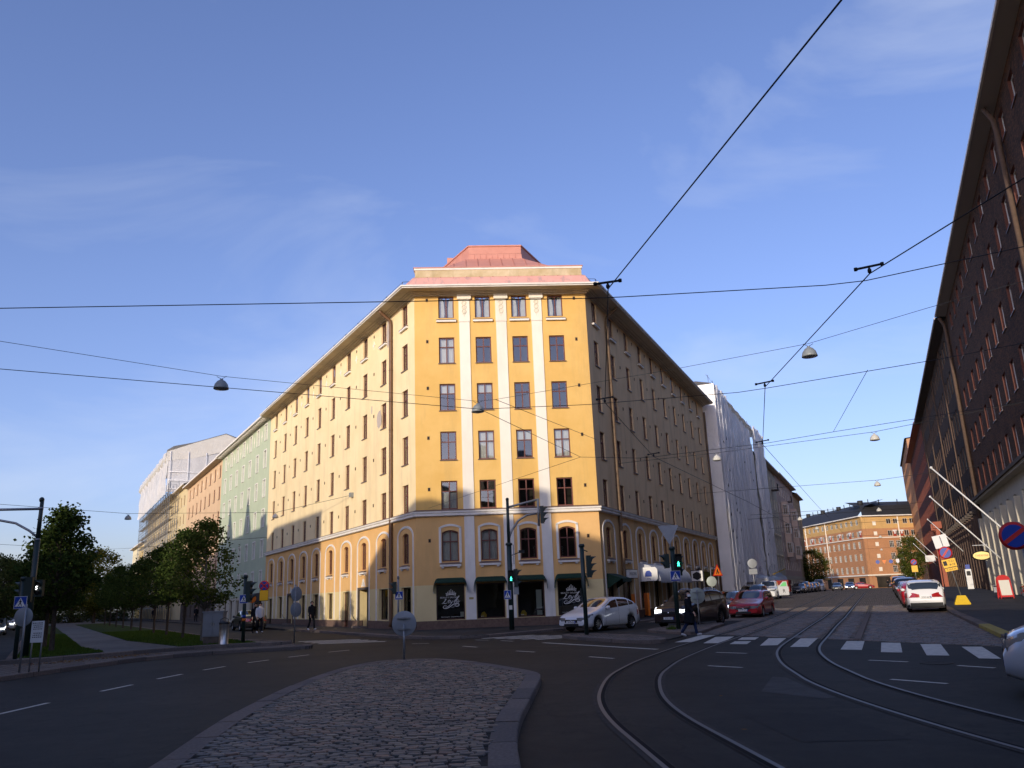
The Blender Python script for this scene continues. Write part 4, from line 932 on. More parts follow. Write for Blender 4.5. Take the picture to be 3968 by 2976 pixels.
# salon lettering on the two outer shop windows
def salon(o, g):
    u, w_, a, b_ = g; M0 = FC @ Matrix.Translation((u+.02, .195, a)) @ Matrix.Rotation(pi/2, 4, 'X')
    text_mesh('lettering', 'BEAUTY SALON', .115, 'sign_white', o, M0 @ Matrix.Translation((-.12, 1.18, .004)), .001, sx=1.15)
    def stroke(pts, wd):
        n = len(pts); L_, R_ = [], []
        for i, p in enumerate(pts):
            q0, q1 = pts[max(i-1, 0)], pts[min(i+1, n-1)]; t = Vector((q1[0]-q0[0], q1[1]-q0[1])).normalized(); nn = Vector((-t.y, t.x)); k = wd*(.3+.7*sin(pi*(i+.5)/n)); L_.append((p[0]+nn.x*k, p[1]+nn.y*k, 0)); R_.append((p[0]-nn.x*k, p[1]-nn.y*k, 0))
        lg.grid([L_, R_])
    def bez(*P, n=12):
        r = []
        for i in range(n+1):
            t = i/n; q = [Vector(p) for p in P]
            while len(q) > 1: q = [a.lerp(b, t) for a, b in zip(q[:-1], q[1:])]
            r.append(tuple(q[0]))
        return r
    lg = MB(); lg.mat('sign_white')
    # script L e y l a, drawn through measured points
    def crom(pts, n=6):
        q = [(2*pts[0][0]-pts[1][0], 2*pts[0][1]-pts[1][1])]+pts+[(2*pts[-1][0]-pts[-2][0], 2*pts[-1][1]-pts[-2][1])]; r = []
        for i in range(1, len(q)-2):
            for k in range(n):
                t = k/n; r.append(tuple(.5*((2*q[i][d])+(-q[i-1][d]+q[i+1][d])*t+(2*q[i-1][d]-5*q[i][d]+4*q[i+1][d]-q[i+2][d])*t*t+(-q[i-1][d]+3*q[i][d]-3*q[i+1][d]+q[i+2][d])*t**3) for d in (0, 1)))
        return r+[pts[-1]]
    for wd, P in ((.017, [(612, 908), (655, 893), (648, 915), (590, 985), (545, 1022)]), (.013, [(525, 1024), (580, 1012), (640, 1025), (685, 1000)]), (.013, [(715, 975), (760, 960), (775, 937), (745, 930), (717, 965), (717, 1000), (745, 1010), (785, 985)]),
                  (.013, [(800, 930), (795, 975), (808, 1000), (838, 985)]), (.014, [(870, 930), (835, 990), (780, 1060), (720, 1110), (660, 1128), (620, 1115)]), (.014, [(870, 985), (930, 930), (1000, 860), (1040, 815), (1045, 832), (985, 900), (915, 975), (898, 1000), (915, 1006), (940, 985)]),
                  (.013, [(1035, 935), (1000, 925), (960, 965), (965, 1000), (990, 995), (1030, 950)]), (.013, [(1035, 935), (1010, 985), (1022, 1002), (1080, 955)]),
                  (.019, [(680, 1087), (620, 1082), (572, 1112), (577, 1150), (630, 1166), (720, 1150), (810, 1095), (880, 1052), (960, 1035), (1030, 1047), (1040, 1088), (990, 1115), (940, 1105), (915, 1080), (940, 1060), (985, 1070)]), (.006, [(800, 1130), (860, 1136), (930, 1120)])):
        stroke(crom([((x-805)/548, (1500-y)/548) for x, y in P]), wd)
    lg.build('lettering', None, o, M0 @ Matrix.Translation((0, 0, .004)))
    cr = MB(); cr.mat('sign_white'); lg = cr
    stroke(bez((-.27, 1.27), (-.14, 1.36), (.14, 1.36), (.27, 1.27)), .022)
    for t in range(7):
        x = -.26+.52*t/6; hh = .10+.16*(1-abs(t-3)/3); zb_ = 1.30+.04*(1-abs(t-3)/3); stroke([(x*.92, zb_), (x*.97, zb_+hh*.5), (x, zb_+hh)], .018)
        cr.poly([(x+.026*cos(k*pi/4), zb_+hh+.026*sin(k*pi/4), 0) for k in range(8)])
        if t < 6: stroke(bez((x, zb_+.02), (x+.043, zb_+.15), (x+.087, zb_+.02)), .009)
    cr.build('crown_emblem', None, o, M0 @ Matrix.Translation((0, 0, .004)))
    text_mesh('lettering', 'Parturi-kampaamo   ja hiustenpidennykset', .062, 'sign_white', o, M0 @ Matrix.Translation((0, .16, .004)), .001, sx=1.05)
salon(sh[0], gC[0]); salon(sh[3], gC[3])
for k in (1, 2):
    M0 = FC @ Matrix.Translation((gC[k][0], .195, gC[k][2])) @ Matrix.Rotation(pi/2, 4, 'X')
    text_mesh('lettering', '09 123', .05, 'sign_white', sh[k], M0 @ Matrix.Translation((-.5, .12, .004)), .001)
    b = MB(); b.prism([(-.62, .08), (-.32, .06), (-.30, .2), (-.42, .36), (-.55, .33), (-.62, .2)], 0, .06, FC @ Matrix.Translation((gC[k][0]+.05, .5, gC[k][2])) @ Matrix.Rotation(pi/2, 4, 'X')); b.build('cushion', 'sign_yellow', sh[k])
b = MB(); b.box(gC[2][0]+.3, .34, 1.0, gC[2][0]+.6, .36, 2.0); b.build('white_panel', 'paper', sh[2], FC)
b = MB(); b.box(gC[2][0]+.32, .27, .66, gC[2][0]+.6, .28, .9); b.build('poster', 'paper', sh[2], FC)
b = MB(); b.box(gC[0][0]+.52, .27, .72, gC[0][0]+.72, .28, .98); b.build('poster', 'paper', sh[0], FC)
b = MB(); b.box(-1.30, -.06, 1.62, -1.06, -.052, 1.73); b.build('brass_plate', 'brass', YB, FC)
# shopfront display shelves with a pale and a grey box
for k, u in enumerate([WL[1], WL[4], WL[5], WL[6], WL[8], WR[1], WR[2], WR[5]]):
    F = FL if u < 0 else FR; b = MB(); b.mat('grey_wood'); b.box(u-.7, .5, .62, u+.7, .9, .9); b.mat('paper'); b.box(u-.45, .55, .9, u-.15, .7, 1.35); b.mat('cabinet_grey'); b.box(u+.1, .5, .9, u+.4, .75, 1.5); b.build('window_display', None, YB, F)
# canvas awnings: dark green quadrant hoods
def hood(F, g, label_none=None, w=None):
    u, w_, a, b_ = g; hw = (w or w_)/2+.16; n = 7; b = MB(); b.mat('awning_green'); b.sm = True
    # roll profile: rises from front edge to wall
    prof = [(-.40, 2.58), (-.39, 2.64), (-.33, 2.72), (-.24, 2.77), (-.12, 2.80), (0, 2.805)]
    rows = [[(x, y, z) for (y, z) in prof] for x in (u-hw+.25, u+hw-.25)]; b.grid(rows)
    for s_ in (-1, 1):
        rr_ = []
        for k in range(6):
            t = k/5*pi/2; rr_.append([(u+s_*(hw-.25+.25*sin(t)), y*(1 if k < 5 else .98), 2.02+(z-2.02)*(cos(t)*.86+.14) if k < 5 else min(z, 2.06)) for (y, z) in prof])
        b.grid(rr_ if s_ > 0 else rr_[::-1])
    b.sm = False; b.box(u-hw+.2, -.405, 2.535, u+hw-.2, -.395, 2.60)
    o = b.build('awning', None, YB, F); c = MB()
    for s_ in (-1, 1): c.tube([(u+s_*(hw-.02), -.38, 2.06), (u+s_*(hw-.02), -.02, 2.02)], .018, 5)
    c.build('awning_frame', 'steel', o, F)
for g in gC: hood(FC, g)
# right wing: green awning, box sign, grey awning, projecting signs, boards
u = WR[0]; b = MB(); b.mat('awning_green'); b.grid([[(u-.9, 0, 2.75), (u+.9, 0, 2.75)], [(u-.9, -.9, 2.45), (u+.9, -.9, 2.45)], [(u-.9, -.92, 2.25), (u+.9, -.92, 2.25)]]); b.poly([(u-.9, 0, 2.75), (u-.9, -.9, 2.45), (u-.9, 0, 1.9)]); b.poly([(u+.9, 0, 2.75), (u+.9, -.9, 2.45), (u+.9, 0, 1.9)]); b.build('awning', None, YB, FR)
u = WR[1]; b = MB(); b.mat('sign_white'); b.box(u-1.05, -.32, 2.50, u+.95, -.03, 2.98); o = b.build('box_sign', None, YB, FR); b = MB(); b.mat('ink'); b.box(u-1.08, -.31, 2.98, u+.98, -.02, 3.01); b.box(u-1.08, -.31, 2.47, u+.98, -.02, 2.498); b.build('sign_rim', None, o, FR)
text_mesh('lettering', 'HELKOMO', .26, 'cabinet_grey', o, FR @ Matrix.Translation((u-.05, -.325, 2.74)) @ Matrix.Rotation(pi/2, 4, 'X'), .002, sx=1.2)
a0, a1 = WR[2]-1.1, WR[4]+1.1; b = MB(); b.mat('awning_grey'); b.sm = True
prof = [(0, 3.45), (-.75, 3.25), (-1.25, 2.85), (-1.4, 2.45), (-1.4, 2.28)]
n = 26; rows = [[(a0+(a1-a0)*i/n, y+(.02*(i % 2)), z) for i in range(n+1)] for y, z in prof]; b.grid(rows); b.sm = False
for x in (a0, a1): b.poly([(x, y, z) for y, z in prof]+[(x, 0, 2.28)])
aw = b.build('awning', None, YB, FR)
b = MB(); n = 22
for i in range(n): x = a0+(a1-a0)*i/n; b.poly([(x, -1.405, 2.28), (x+(a1-a0)/n, -1.405, 2.28), (x+(a1-a0)/n*.8, -1.405, 2.16), (x+(a1-a0)/n*.2, -1.405, 2.16)])
b.build('valance', 'awning_grey', aw, FR)
b = MB(); b.prism([(-.5, -.42), (.42, -.42), (.55, -.28), (.55, .28), (.42, .42), (-.5, .42)], -.09, .09, FR @ Matrix.Translation((a0-.25, -.75, 2.72)) @ Matrix.Rotation(pi/2, 4, 'Z') @ Matrix.Rotation(pi/2, 4, 'X') @ Matrix.Rotation(pi, 4, 'Y')); o = b.build('projecting_sign', 'sign_white', YB)
b = MB(); b.prism([(-.2, -.10), (.22, -.10), (.22, .10), (.12, .26), (-.08, .28), (-.2, .12)], -.1, .1, FR @ Matrix.Translation((a0-.25, -.72, 2.66)) @ Matrix.Rotation(pi/2, 4, 'Z') @ Matrix.Rotation(pi/2, 4, 'X')); b.build('sign_emblem', 'sign_blue', o)
text_mesh('lettering', 'PAJ', .16, 'sign_blue', o, FR @ Matrix.Translation((a0-.36, -.75, 2.44)) @ Matrix.Rotation(-pi/2, 4, 'Z') @ Matrix.Rotation(pi/2, 4, 'X'), .002)
u = WR[6]; b = MB(); b.mat('ink'); b.box(u-.06, -1.15, 2.25, u+.06, -.15, 3.15); o = b.build('projecting_sign', None, YB, FR); b = MB(); b.mat('sign_white'); b.box(u-.07, -1.10, 2.30, u-.061, -.20, 3.10); b.build('sign_face', None, o, FR)
b = MB(); b.prism([(.38*cos(k*pi/3+pi/6), .33*sin(k*pi/3+pi/6)) for k in range(6)], 0, .006, FR @ Matrix.Translation((u-.071, -.65, 2.70)) @ Matrix.Rotation(-pi/2, 4, 'Z') @ Matrix.Rotation(pi/2, 4, 'X')); b.build('sign_emblem', 'ink', o)
u = WR[8]; b = MB(); b.mat('awning_olive'); b.sm = True; b.grid([[(u-1, y, z) for y, z in ((0, 3.15), (-.5, 3.05), (-.85, 2.7), (-.9, 2.35))], [(u+1, y, z) for y, z in ((0, 3.15), (-.5, 3.05), (-.85, 2.7), (-.9, 2.35))]]); b.sm = False
for x in (u-1, u+1): b.poly([(x, 0, 3.15), (x, -.5, 3.05), (x, -.85, 2.7), (x, -.9, 2.35), (x, 0, 2.35)])
b.build('awning', None, YB, FR)
b = MB(); b.box(WR[1]+.35, -.04, .45, WR[1]+.95, .02, 1.55); b.build('advert_board', 'orange_board', YB, FR)
ab = MB(); ab.box(-.45, -.06, 0.1, .45, .06, 1.45); o = tag(ab.build('advert_stand', 'orange_board', None, FR @ Matrix.Translation((WR[1]+2.0, -.5, .12)) @ Matrix.Rotation(.5, 4, 'Z')), 'bright orange advertising stand outside the shop beside the grey awning', 'advert stand')
b = MB()
for s_ in (-1, 1): b.box(s_*.35-.04, -.15, 0, s_*.35+.04, .15, .1)
b.build('foot', 'car_trim', o, WM[o.name])
# ================================================================ other buildings
def block(label, F, u0, u1, H, wm, cols, rows, fm, w=1.0, style='cross', depth=12, cat='building', set_=.06, soffit='soffit', eave=.7, roofm='roof_grey', gutter='white_trim', rev=None, curtain='rand', base=None, ground=None, sill=None, name='apartment_building', z0=0, sides=True, pitch=.45, gm='glass', roofh=None, reveal=.14, casing=None):
    """a row house: fronted wall with real openings, windows as parts, side walls, eave and pitched roof"""
    B = thing(name, label, cat, F @ Matrix.Translation(((u0+u1)/2, 0, z0)))
    ops = [(u-(r[2] if len(r) > 2 else w)/2, u+(r[2] if len(r) > 2 else w)/2, r[0], r[1]) for r in rows for u in cols]
    gops = ground or []
    m = MB(); zb = base[0] if base else z0
    wall_mesh(m, u0, u1, zb, H, ops+gops, reveal, wm, rev or wm)
    m.mat(wm)
    if sides:
        m.poly([(u0, depth, z0), (u0, 0, z0), (u0, 0, H), (u0, depth, H)]); m.poly([(u1, 0, z0), (u1, depth, z0), (u1, depth, H), (u1, 0, H)])
    m.build('wall', None, B, F)
    if base: m = MB(); wall_mesh(m, u0, u1, z0, zb, gops, .25, base[1], base[1], y=-.02); m.build('ground_floor_wall', None, B, F)
    m = MB(); m.mat('room_dark'); m.poly([(u0+.2, 1.1, z0), (u1-.2, 1.1, z0), (u1-.2, 1.1, H), (u0+.2, 1.1, H)])
    for r in rows: m.poly([(u0+.2, .25, r[0]-.3), (u1-.2, .25, r[0]-.3), (u1-.2, 1.1, r[0]-.3), (u0+.2, 1.1, r[0]-.3)])
    m.build('interior', None, B, F)
    for r in rows:
        for u in cols: window(B, F, u, r[0], r[2] if len(r) > 2 else w, r[1]-r[0], r[3] if len(r) > 3 else style, fm, gm, set_, curtain=curtain, sill=sill, casing=casing)
    for g in gops: window(B, F, (g[0]+g[1])/2, g[2], g[1]-g[0], g[3]-g[2], 'two', 'door_wood', 'shop_glass', .18)
    m = MB(); m.mat(soffit); m.poly([(u0, 0, H), (u1, 0, H), (u1, -eave, H+.12), (u0, -eave, H+.12)]); m.mat(gutter); m.box(u0, -eave-.12, H+.10, u1, -eave, H+.28); m.build('eave', None, B, F)
    rh = roofh or depth*.5*pitch; m = MB(); m.mat(roofm); m.poly([(u0, -eave, H+.24), (u1, -eave, H+.24), (u1, depth/2, H+.24+rh), (u0, depth/2, H+.24+rh)]); m.poly([(u0, depth/2, H+.24+rh), (u1, depth/2, H+.24+rh), (u1, depth+.3, H+.24), (u0, depth+.3, H+.24)])
    m.mat(wm); m.poly([(u0, depth, H), (u0, 0, H), (u0, depth/2, H+.2+rh)]); m.poly([(u1, 0, H), (u1, depth, H), (u1, depth/2, H+.2+rh)]); m.build('roof', None, B, F)
    return B
def rng(a, d, n): return [a+d*i for i in range(n)]
# ---- left side of the boulevard
gb = block('pale green apartment building with white window frames next to the yellow corner building', FL, -61.5, -36.22, 19.45, 'green_wall', rng(-58.95, 3.47, 7), [(17.55, 19.1), (14.82, 16.5), (11.95, 13.6), (9.07, 10.7), (6.2, 7.8), (3.42, 4.9)], 'white_wood', w=.98, set_=.06, sill=sill_white, casing='white_trim',
           base=(2.6, 'shop_white'), ground=[(-58.9+3.47*k-.75, -58.9+3.47*k+.75, .3, 2.35) for k in range(7)])
for k in range(6): ob('star_relief', SM, gb, FL @ Matrix.Translation((-57.2+3.47*k, -.002, 18.2)) @ Matrix.Diagonal((.9, 1, 1.9, 1)))
RB = MB(); RB.box(-.06, -.66, 19.40, .06, .0, 19.53); RB = RB.mesh('rafter_end', 'white_trim')
for k in range(36): ob('rafter_end', RB, gb, FL @ Matrix.Translation((-61.2+.69*k, 0, 0)))
pb = block('peach rendered apartment building between the green one and the scaffolded one', FL, -90, -61.5, 19.35, 'peach_wall', rng(-87.35, 3.51, 8), [(17.3, 18.85), (14.6, 16.2), (11.6, 13.15), (8.7, 10.25), (5.8, 7.35), (3.0, 4.5)], 'brown_wood', w=.98, set_=.07, sill=sill_thin,
           base=(2.4, 'dark_stone'), ground=[(-87.3+3.51*k-.6, -87.3+3.51*k+.6, .5, 2.1) for k in range(8)])
for k in range(7): ob('star_relief', SM, pb, FL @ Matrix.Translation((-85.6+3.51*k, -.002, 18.1)) @ Matrix.Diagonal((.6, 1, .8, 1)))
sb = block('cream apartment building behind scaffolding under a white weather tent', FL, -146, -90, 20.0, 'cream_wall', rng(-143.5, 3.6, 15), [(17.2, 18.8), (14.3, 15.9), (11.4, 13.0), (8.5, 10.1), (5.6, 7.2), (2.8, 4.3)], 'brown_wood', w=1.2, set_=.10, sill=sill_white)
block('far pale yellow apartment block at the end of the boulevard row', FL, -176, -150, 15.6, 'pale_wall', rng(-173.5, 3.2, 8), [(12.9, 14.4), (9.9, 11.4), (6.9, 8.4), (3.9, 5.4)], 'grey_wood', w=1.1, roofm='roof_grey', curtain=None)
g_ = MB(); g_.box(-158, -.25, .2, -150.5, -.02, 15.2); g_.build('gold_bay', 'gold_wall', [o for o in sc.objects if o.get('label', '').startswith('far pale')][0], FL)
# scaffold on the cream building
scf = thing('scaffolding', 'steel tube scaffolding with plank decks in front of the cream building', 'scaffolding', FL @ Matrix.Translation((-117, -1, 0)))
ups = rng(-145, 2.5, 20)
for u in ups:
    b = MB(); b.tube([(u, -.4, 0), (u, -.4, 21.6)], .045, 5); b.tube([(u, -1.7, 0), (u, -1.7, 21.6)], .045, 5)
    for k in range(11): b.tube([(u, -.4, 2+1.95*k), (u, -1.7, 2+1.95*k)], .025, 4)
    b.build('upright_frame', 'galv', scf, FL)
for k in range(10):
    z = 2+1.95*k; b = MB(); b.mat('galv')
    for zz in (z, z+.5, z+1.0): b.tube([(-145, -1.75, zz), (-97.5, -1.75, zz)], .035, 4)
    for i in range(0, 19, 3): b.tube([(ups[i], -1.78, z), (ups[min(i+1, 19)], -1.78, z+1.95)], .018, 4)
    o = b.build('guard_rail', None, scf, FL)
    b = MB(); b.box(-145, -1.6, z-.04, -97.5, -1.0, z); b.build('deck', 'grey_wood', scf, FL)
def wavy(mb, P, Q, z0, z1, n, m, amp, seed, y0=0, nx=3.0):
    """hanging sheet between two local u positions with vertical folds"""
    rr_ = random.Random(seed); ph = [rr_.uniform(0, 6) for _ in range(5)]; rows = []
    for j in range(m+1):
        z = z0+(z1-z0)*j/m; r = []
        for i in range(n+1):
            u = P+(Q-P)*i/n; k_ = noise.noise(Vector((u*.9, z*.45, seed*3.1))); a = amp*(.45*sin(u*nx+ph[0]+1.6*k_)+.25*sin(u*nx*2.1+ph[1]+z*.15+2*k_)+.9*k_+.5*noise.noise(Vector((u*2.2, z*1.3, seed)))); r.append((u, y0+a, z))
        rows.append(r)
    mb.sm = True; mb.grid(rows); mb.sm = False
tent = thing('weather_tent', 'white plastic weather tent roof over the scaffolded building', 'tent', FL @ Matrix.Translation((-120, 0, 20)))
b = MB(); b.mat('tarp_net'); wavy(b, -145, -101, 20.0, 26.2, 90, 10, .22, 1, -2.0); b.build('side_sheet', None, tent, FL)
b = MB(); b.mat('tarp_roof'); b.sm = True
rows = []
for i in range(31):
    u = -145.4+44.9*i/30; w_ = .25*sin(u*1.3)+.12*sin(u*3.1); rows.append([(u, y, z+w_*(1 if y < 0 else .4)) for y, z in ((-1.75, 25.2), (-2.35, 25.9), (-2.2, 26.9), (-1.2, 27.6), (2.0, 28.6), (7, 30.4), (13, 28.4), (15.5, 26.8))])
b.grid(rows); b.build('roof_sheet', None, tent, FL)
b = MB(); b.mat('tarp_roof'); b.sm = True; b.grid([[(-100.5, -2.3, 25.4), (-100.5, 2, 26.0), (-100.5, 7, 27.4), (-100.5, 15, 26)], [(-100.5, -2.2, 26.9), (-100.5, 2.0, 28.6), (-100.5, 7, 30.4), (-100.5, 15, 27.4)]]); b.build('end_sheet', None, tent, FL)
b = MB(); b.mat('tarp_net'); b.grid([[(-100.6, -1.9+17*i/8, 20.3) for i in range(9)], [(-100.6+.1*sin(i), -1.9+17*i/8, 25.4+2*min(i, 4)/4) for i in range(9)]]); b.build('end_net', None, tent, FL)
b = MB()
for y in (-1.6, 1.2, 4, 7, 10, 13): b.tube([(-100.4, y, 19.8), (-100.4, y, 27)], .05, 5)
for z in (20.8, 22.2, 23.6): b.tube([(-100.4, -1.8, z), (-100.4, 14, z)], .05, 5)
b.build('tent_frame', 'tape_white', tent, FL)
# ---- buildings across the boulevard and behind the camera (they shade the crossing)
FQ = FM(PP(0, -14), dL); 
def qb(label, t0, t1, H, wm, rows, extra=(), depth=13): 
    n = max(1, int((t1-t0)/3.3)); c = [t0+(t1-t0)*(i+.5)/n for i in range(n)]
    B = block(label, FQ, t0, t1, H-.3, wm, c, rows, 'white_wood', w=1.1, style='two', depth=depth, eave=.15, curtain=None, pitch=.10, sides=True)
    for (a, w_, h) in extra: m = MB(); m.box(a-w_/2, .4, H-.4, a+w_/2, 1.6, H+h); m.build('chimney', 'brick_red', B, FQ)
    return B
R5 = [(15, 16.6), (12.1, 13.7), (9.2, 10.8), (6.3, 7.9), (3.4, 5.0)]
qb('ochre apartment block on the near side street behind the viewpoint', -78, -25.3, 17.2, 'cream_wall', R5)
qb('white rendered corner house across the boulevard from the yellow building', -25.3, -14.6, 17.3, 'pale_wall', R5, ((-21.9, 1.2, 2.2), (-17.3, .9, 1.1)))
qb('low two-storey shop pavilion across the boulevard', -14.6, 4.4, 8.6, 'shop_white', [(4.6, 6.4)])
qb('pink apartment house across the boulevard from the left wing', 4.4, 19.5, 18.4, 'peach_wall', R5)
qb('sand coloured apartment house across the boulevard with low parapet', 19.5, 22, 17.2, 'cream_wall', R5)
qt = qb('grey apartment house with pointed roof turrets across the boulevard', 22, 47, 18.9, 'shade_cream', R5, ((23.2, 1.6, 1.4),))
for t in (30.5, 40.0):
    m = MB(); m.prism([(t-1.1, .1), (t+1.1, .1), (t+1.1, 2.3), (t-1.1, 2.3)], 18.5, 19.4); b0 = [(t-1.1, .1, 19.4), (t+1.1, .1, 19.4), (t+1.1, 2.3, 19.4), (t-1.1, 2.3, 19.4)]
    for i in range(4): m.poly([b0[i], b0[(i+1) % 4], (t, 1.2, 23.2)])
    m.build('turret', 'roof_grey', qt, FQ)
qb('long brown apartment row further along the far side of the boulevard', 47, 175, 16.6, 'peach_wall', R5[1:], ((52, 1.5, 1.6), (63, 1.2, 2.2), (77, 2, 1.2)))
FQ2 = FM((72, -28, 0), (-1, 0, 0))
block('grey brick apartment block on the street corner behind the viewpoint', FQ2, 0, 66, 21, 'brick_brown', rng(3, 4, 16), [(17.6, 19.4), (14.2, 16), (10.8, 12.6), (7.4, 9.2), (4, 5.8)], 'white_wood', w=1.2, style='two', curtain=None)
# ---- left side of the tram street
wr = thing('wrapped_building', 'building wrapped in white plastic scaffold sheeting beside the yellow right wing', 'building', FR @ Matrix.Translation((54, 0, 0)))
b = MB(); b.box(36.1, .1, 0, 72.6, 12, 21.0); b.build('wall', 'cream_wall', wr, FR)
def sheet(u0, u1, y, z0, z1, seed, m='tarp_right', amp=.26):
    b = MB(); b.mat(m); wavy(b, u0, u1, z0, z1, max(6, int((u1-u0)*9)), 30, amp, seed, y, 4.6); return b.build('sheeting', None, wr, FR)
sheet(36.6, 43.0, -1.25, .9, 21.7, 3); sheet(43.0, 63.5, -.95, 2.2, 21.2, 4, amp=.22); sheet(63.5, 72.9, -1.35, .2, 22.0, 5)
b = MB(); b.mat('tarp_right'); b.sm = True; b.grid([[(36.6+.08*sin(z*1.3), y, z) for y in (-1.25, -.6, .2, 2)] for z in [.9+20.8*i/20 for i in range(21)]]); b.build('sheeting_return', None, wr, FR)
b = MB(); b.mat('tarp_right'); b.sm = True; b.grid([[(36.6+36.3*i/30, y, z+.12*sin(i*1.7+y)) for i in range(31)] for y, z in ((-1.3, 21.5), (-1.0, 21.9), (.5, 22.1), (3, 22.2))]); b.build('top_sheet', None, wr, FR)
TP = MB(); TP.box(-.05, -.03, 0, .05, 0, 20.3); TP = TP.mesh('joint_tape', 'tape_white')
for k, u in enumerate([36.7, 38.6, 40.6, 42.9, 45.4, 47.9, 50.4, 52.9, 55.4, 57.9, 60.4, 63.4, 65.9, 68.4, 70.6, 72.8]): ob('joint_tape', TP, wr, FR @ Matrix.Translation((u, -1.47 if u < 43.2 or u > 63 else -1.12, 1.1)))
VF = MB(); VF.poly([(-.28, -.0, 0), (.28, 0, 0), (0, -.04, .42)]); VF = VF.mesh('vent_flap', 'room_dark')
rv = random.Random(9)
for k in range(34):
    u = rv.choice([37.7, 39.7, 41.8]) if k < 12 else rv.uniform(44, 72); ob('vent_flap', VF, wr, FR @ Matrix.Translation((u, -1.5 if u < 43 or u > 63.5 else -1.2, rv.uniform(3, 19.5))) @ Matrix.Rotation(rv.uniform(-.3, .3), 4, 'Y') @ Matrix.Diagonal((1, 1, rv.uniform(.6, 1.1), 1)))
for u in (37.6, 40.2, 64.5, 68, 71):
    b = MB(); b.tube([(u, -.6, 21.6), (u, -.6, 22.9)], .025, 4); b.tube([(u-1.2, -.6, 22.7), (u+1.2, -.6, 22.7)], .02, 4); b.build('scaffold_top', 'galv', wr, FR)
def ggz(o): return o
cb = block('beige stucco apartment house beyond the wrapped building', FR, 73.0, 97, 19.6, 'shade_cream', rng(75.2, 3.35, 7), [(16.6, 18.4), (13.4, 15.1), (10.2, 12.0), (7.1, 8.8), (4.1, 5.9)], 'grey_wood', w=1.15, set_=.08, sill=sill_white, base=(3.2, 'shade_pink'), ground=[(74.5+3.35*k, 76+3.35*k, .4, 2.7) for k in range(7)])
for z in (9.4, 6.3):
    m = MB()
    for k in range(7): m.box(75.2+3.35*k-.8, -.22, z-.1, 75.2+3.35*k+.8, 0, z+.12)
    m.build('window_hood', 'shade_cream', cb, FR)
def balcony(B, F, u, z, w_=1.8):
    m = MB(); m.mat('dark_stone'); m.box(u-w_/2, -1.0, z-.15, u+w_/2, 0, z); m.mat('signal_black')
    for i in range(9): x = u-w_/2+w_*i/8; m.tube([(x, -.96, z), (x, -.96, z+.9)], .015, 4)
    m.box(u-w_/2, -1.0, z+.88, u+w_/2, -.93, z+.94); m.build('balcony', None, B, F)
balcony(cb, FR, 90.5, 16.4)
pk = block('pinkish apartment house with projecting bay windows down the tram street', FR, 97.2, 127, 19.8, 'shade_pink', rng(99.2, 3.2, 9), [(16.7, 18.5), (13.5, 15.2), (10.3, 12.0), (7.1, 8.8), (4.1, 5.8)], 'white_wood', w=1.2, set_=.06, base=(3.2, 'shade_cream'), ground=[(98.5+3.2*k, 100+3.2*k, .6, 2.7) for k in range(9)])
for u in (104, 119.5):
    m = MB(); m.mat('shade_pink'); m.prism([(u-1.7, -.05), (u-1.0, -1.0), (u+1.0, -1.0), (u+1.7, -.05)], 6.3, 15.6); m.build('bay', None, pk, FR)
    for z in (13.4, 10.2, 7.0):
        window(pk, FR @ Matrix.Translation((u, -1.06, 0)), 0, z, 1.3, 1.7, 'bar', 'white_wood', set_=.0)
        for s_ in (-1, 1):
            MM = FR @ Matrix.Translation((u+s_*1.37, -.57, 0)) @ Matrix.Rotation(s_*.93, 4, 'Z'); window(pk, MM, 0, z, .8, 1.7, 'bar', 'white_wood', set_=-.05)
balcony(pk, FR, 112, 16.4)
block('narrow ochre apartment house at the far end of the tram street row', FR, 127.2, 142.5, 19.2, 'shade_ochre', rng(129, 3.0, 5), [(16.4, 18.0), (13.4, 15.0), (10.4, 12.0), (7.4, 9.0), (4.4, 6.0)], 'grey_wood', w=1.3, style='bar', set_=.05, base=(3.1, 'shade_cream'))
# ---- right side: dark brick row
FB = FM(pR*9.3, -dR)
RA = [(24.75, 26.25), (20.9, 22.8), (16.95, 18.75), (13.0, 14.95), (9.35, 11.4)]
ca = [-(43.2+3.72*k) for k in range(12)]+[-(39.4-3.72*k) for k in range(3)]
A = block('tall dark brick building with a white arcaded shop base on the right', FB, -88, -26, 27.0, 'brick_dark', ca, RA, 'white_wood', w=1.35, style='two', set_=.16, soffit='grey_wood', eave=.85, rev='brick_jamb', base=(8.55, 'shop_white'), reveal=.24,
          ground=[(-(86.6-3.74*k), -(84.0-3.74*k), .9, 7.3) for k in range(15)], depth=14, pitch=.3, sill=sill_thin)
for k in range(16):
    u = -(87.25-3.74*k); m = MB(); m.box(u-.32, -.42, .15, u+.32, -.02, 7.0); o = m.build('pier', 'shop_white', A, FB)
for k in range(15):
    u = -(85.3-3.74*k); m = MB(); m.mat('shop_white'); n = 10
    for i in range(n):
        ga, gb_ = pi-pi*i/n, pi-pi*(i+1)/n; a, c, za, zc = u+1.32*cos(ga), u+1.32*cos(gb_), 6.1+1.2*sin(ga), 6.1+1.2*sin(gb_)
        m.poly([(a, -.03, za), (c, -.03, zc), (c, -.03, 7.35), (a, -.03, 7.35)]); m.poly([(a, -.03, za), (a, .28, za), (c, .28, zc), (c, -.03, zc)])
    m.box(u-1.3, .05, 3.55, u+1.3, .3, 4.1); m.mat('dark_stone'); m.box(u-1.35, -.1, .12, u+1.35, .0, .85); m.build('arch', None, A, FB)
m = MB(); m.mat('dark_stone'); m.box(-88.2, -.75, 8.55, -26, 0, 8.78); m.mat('shop_white'); m.box(-88.1, -.6, 8.38, -26, 0, 8.55); m.build('base_cornice', None, A, FB)
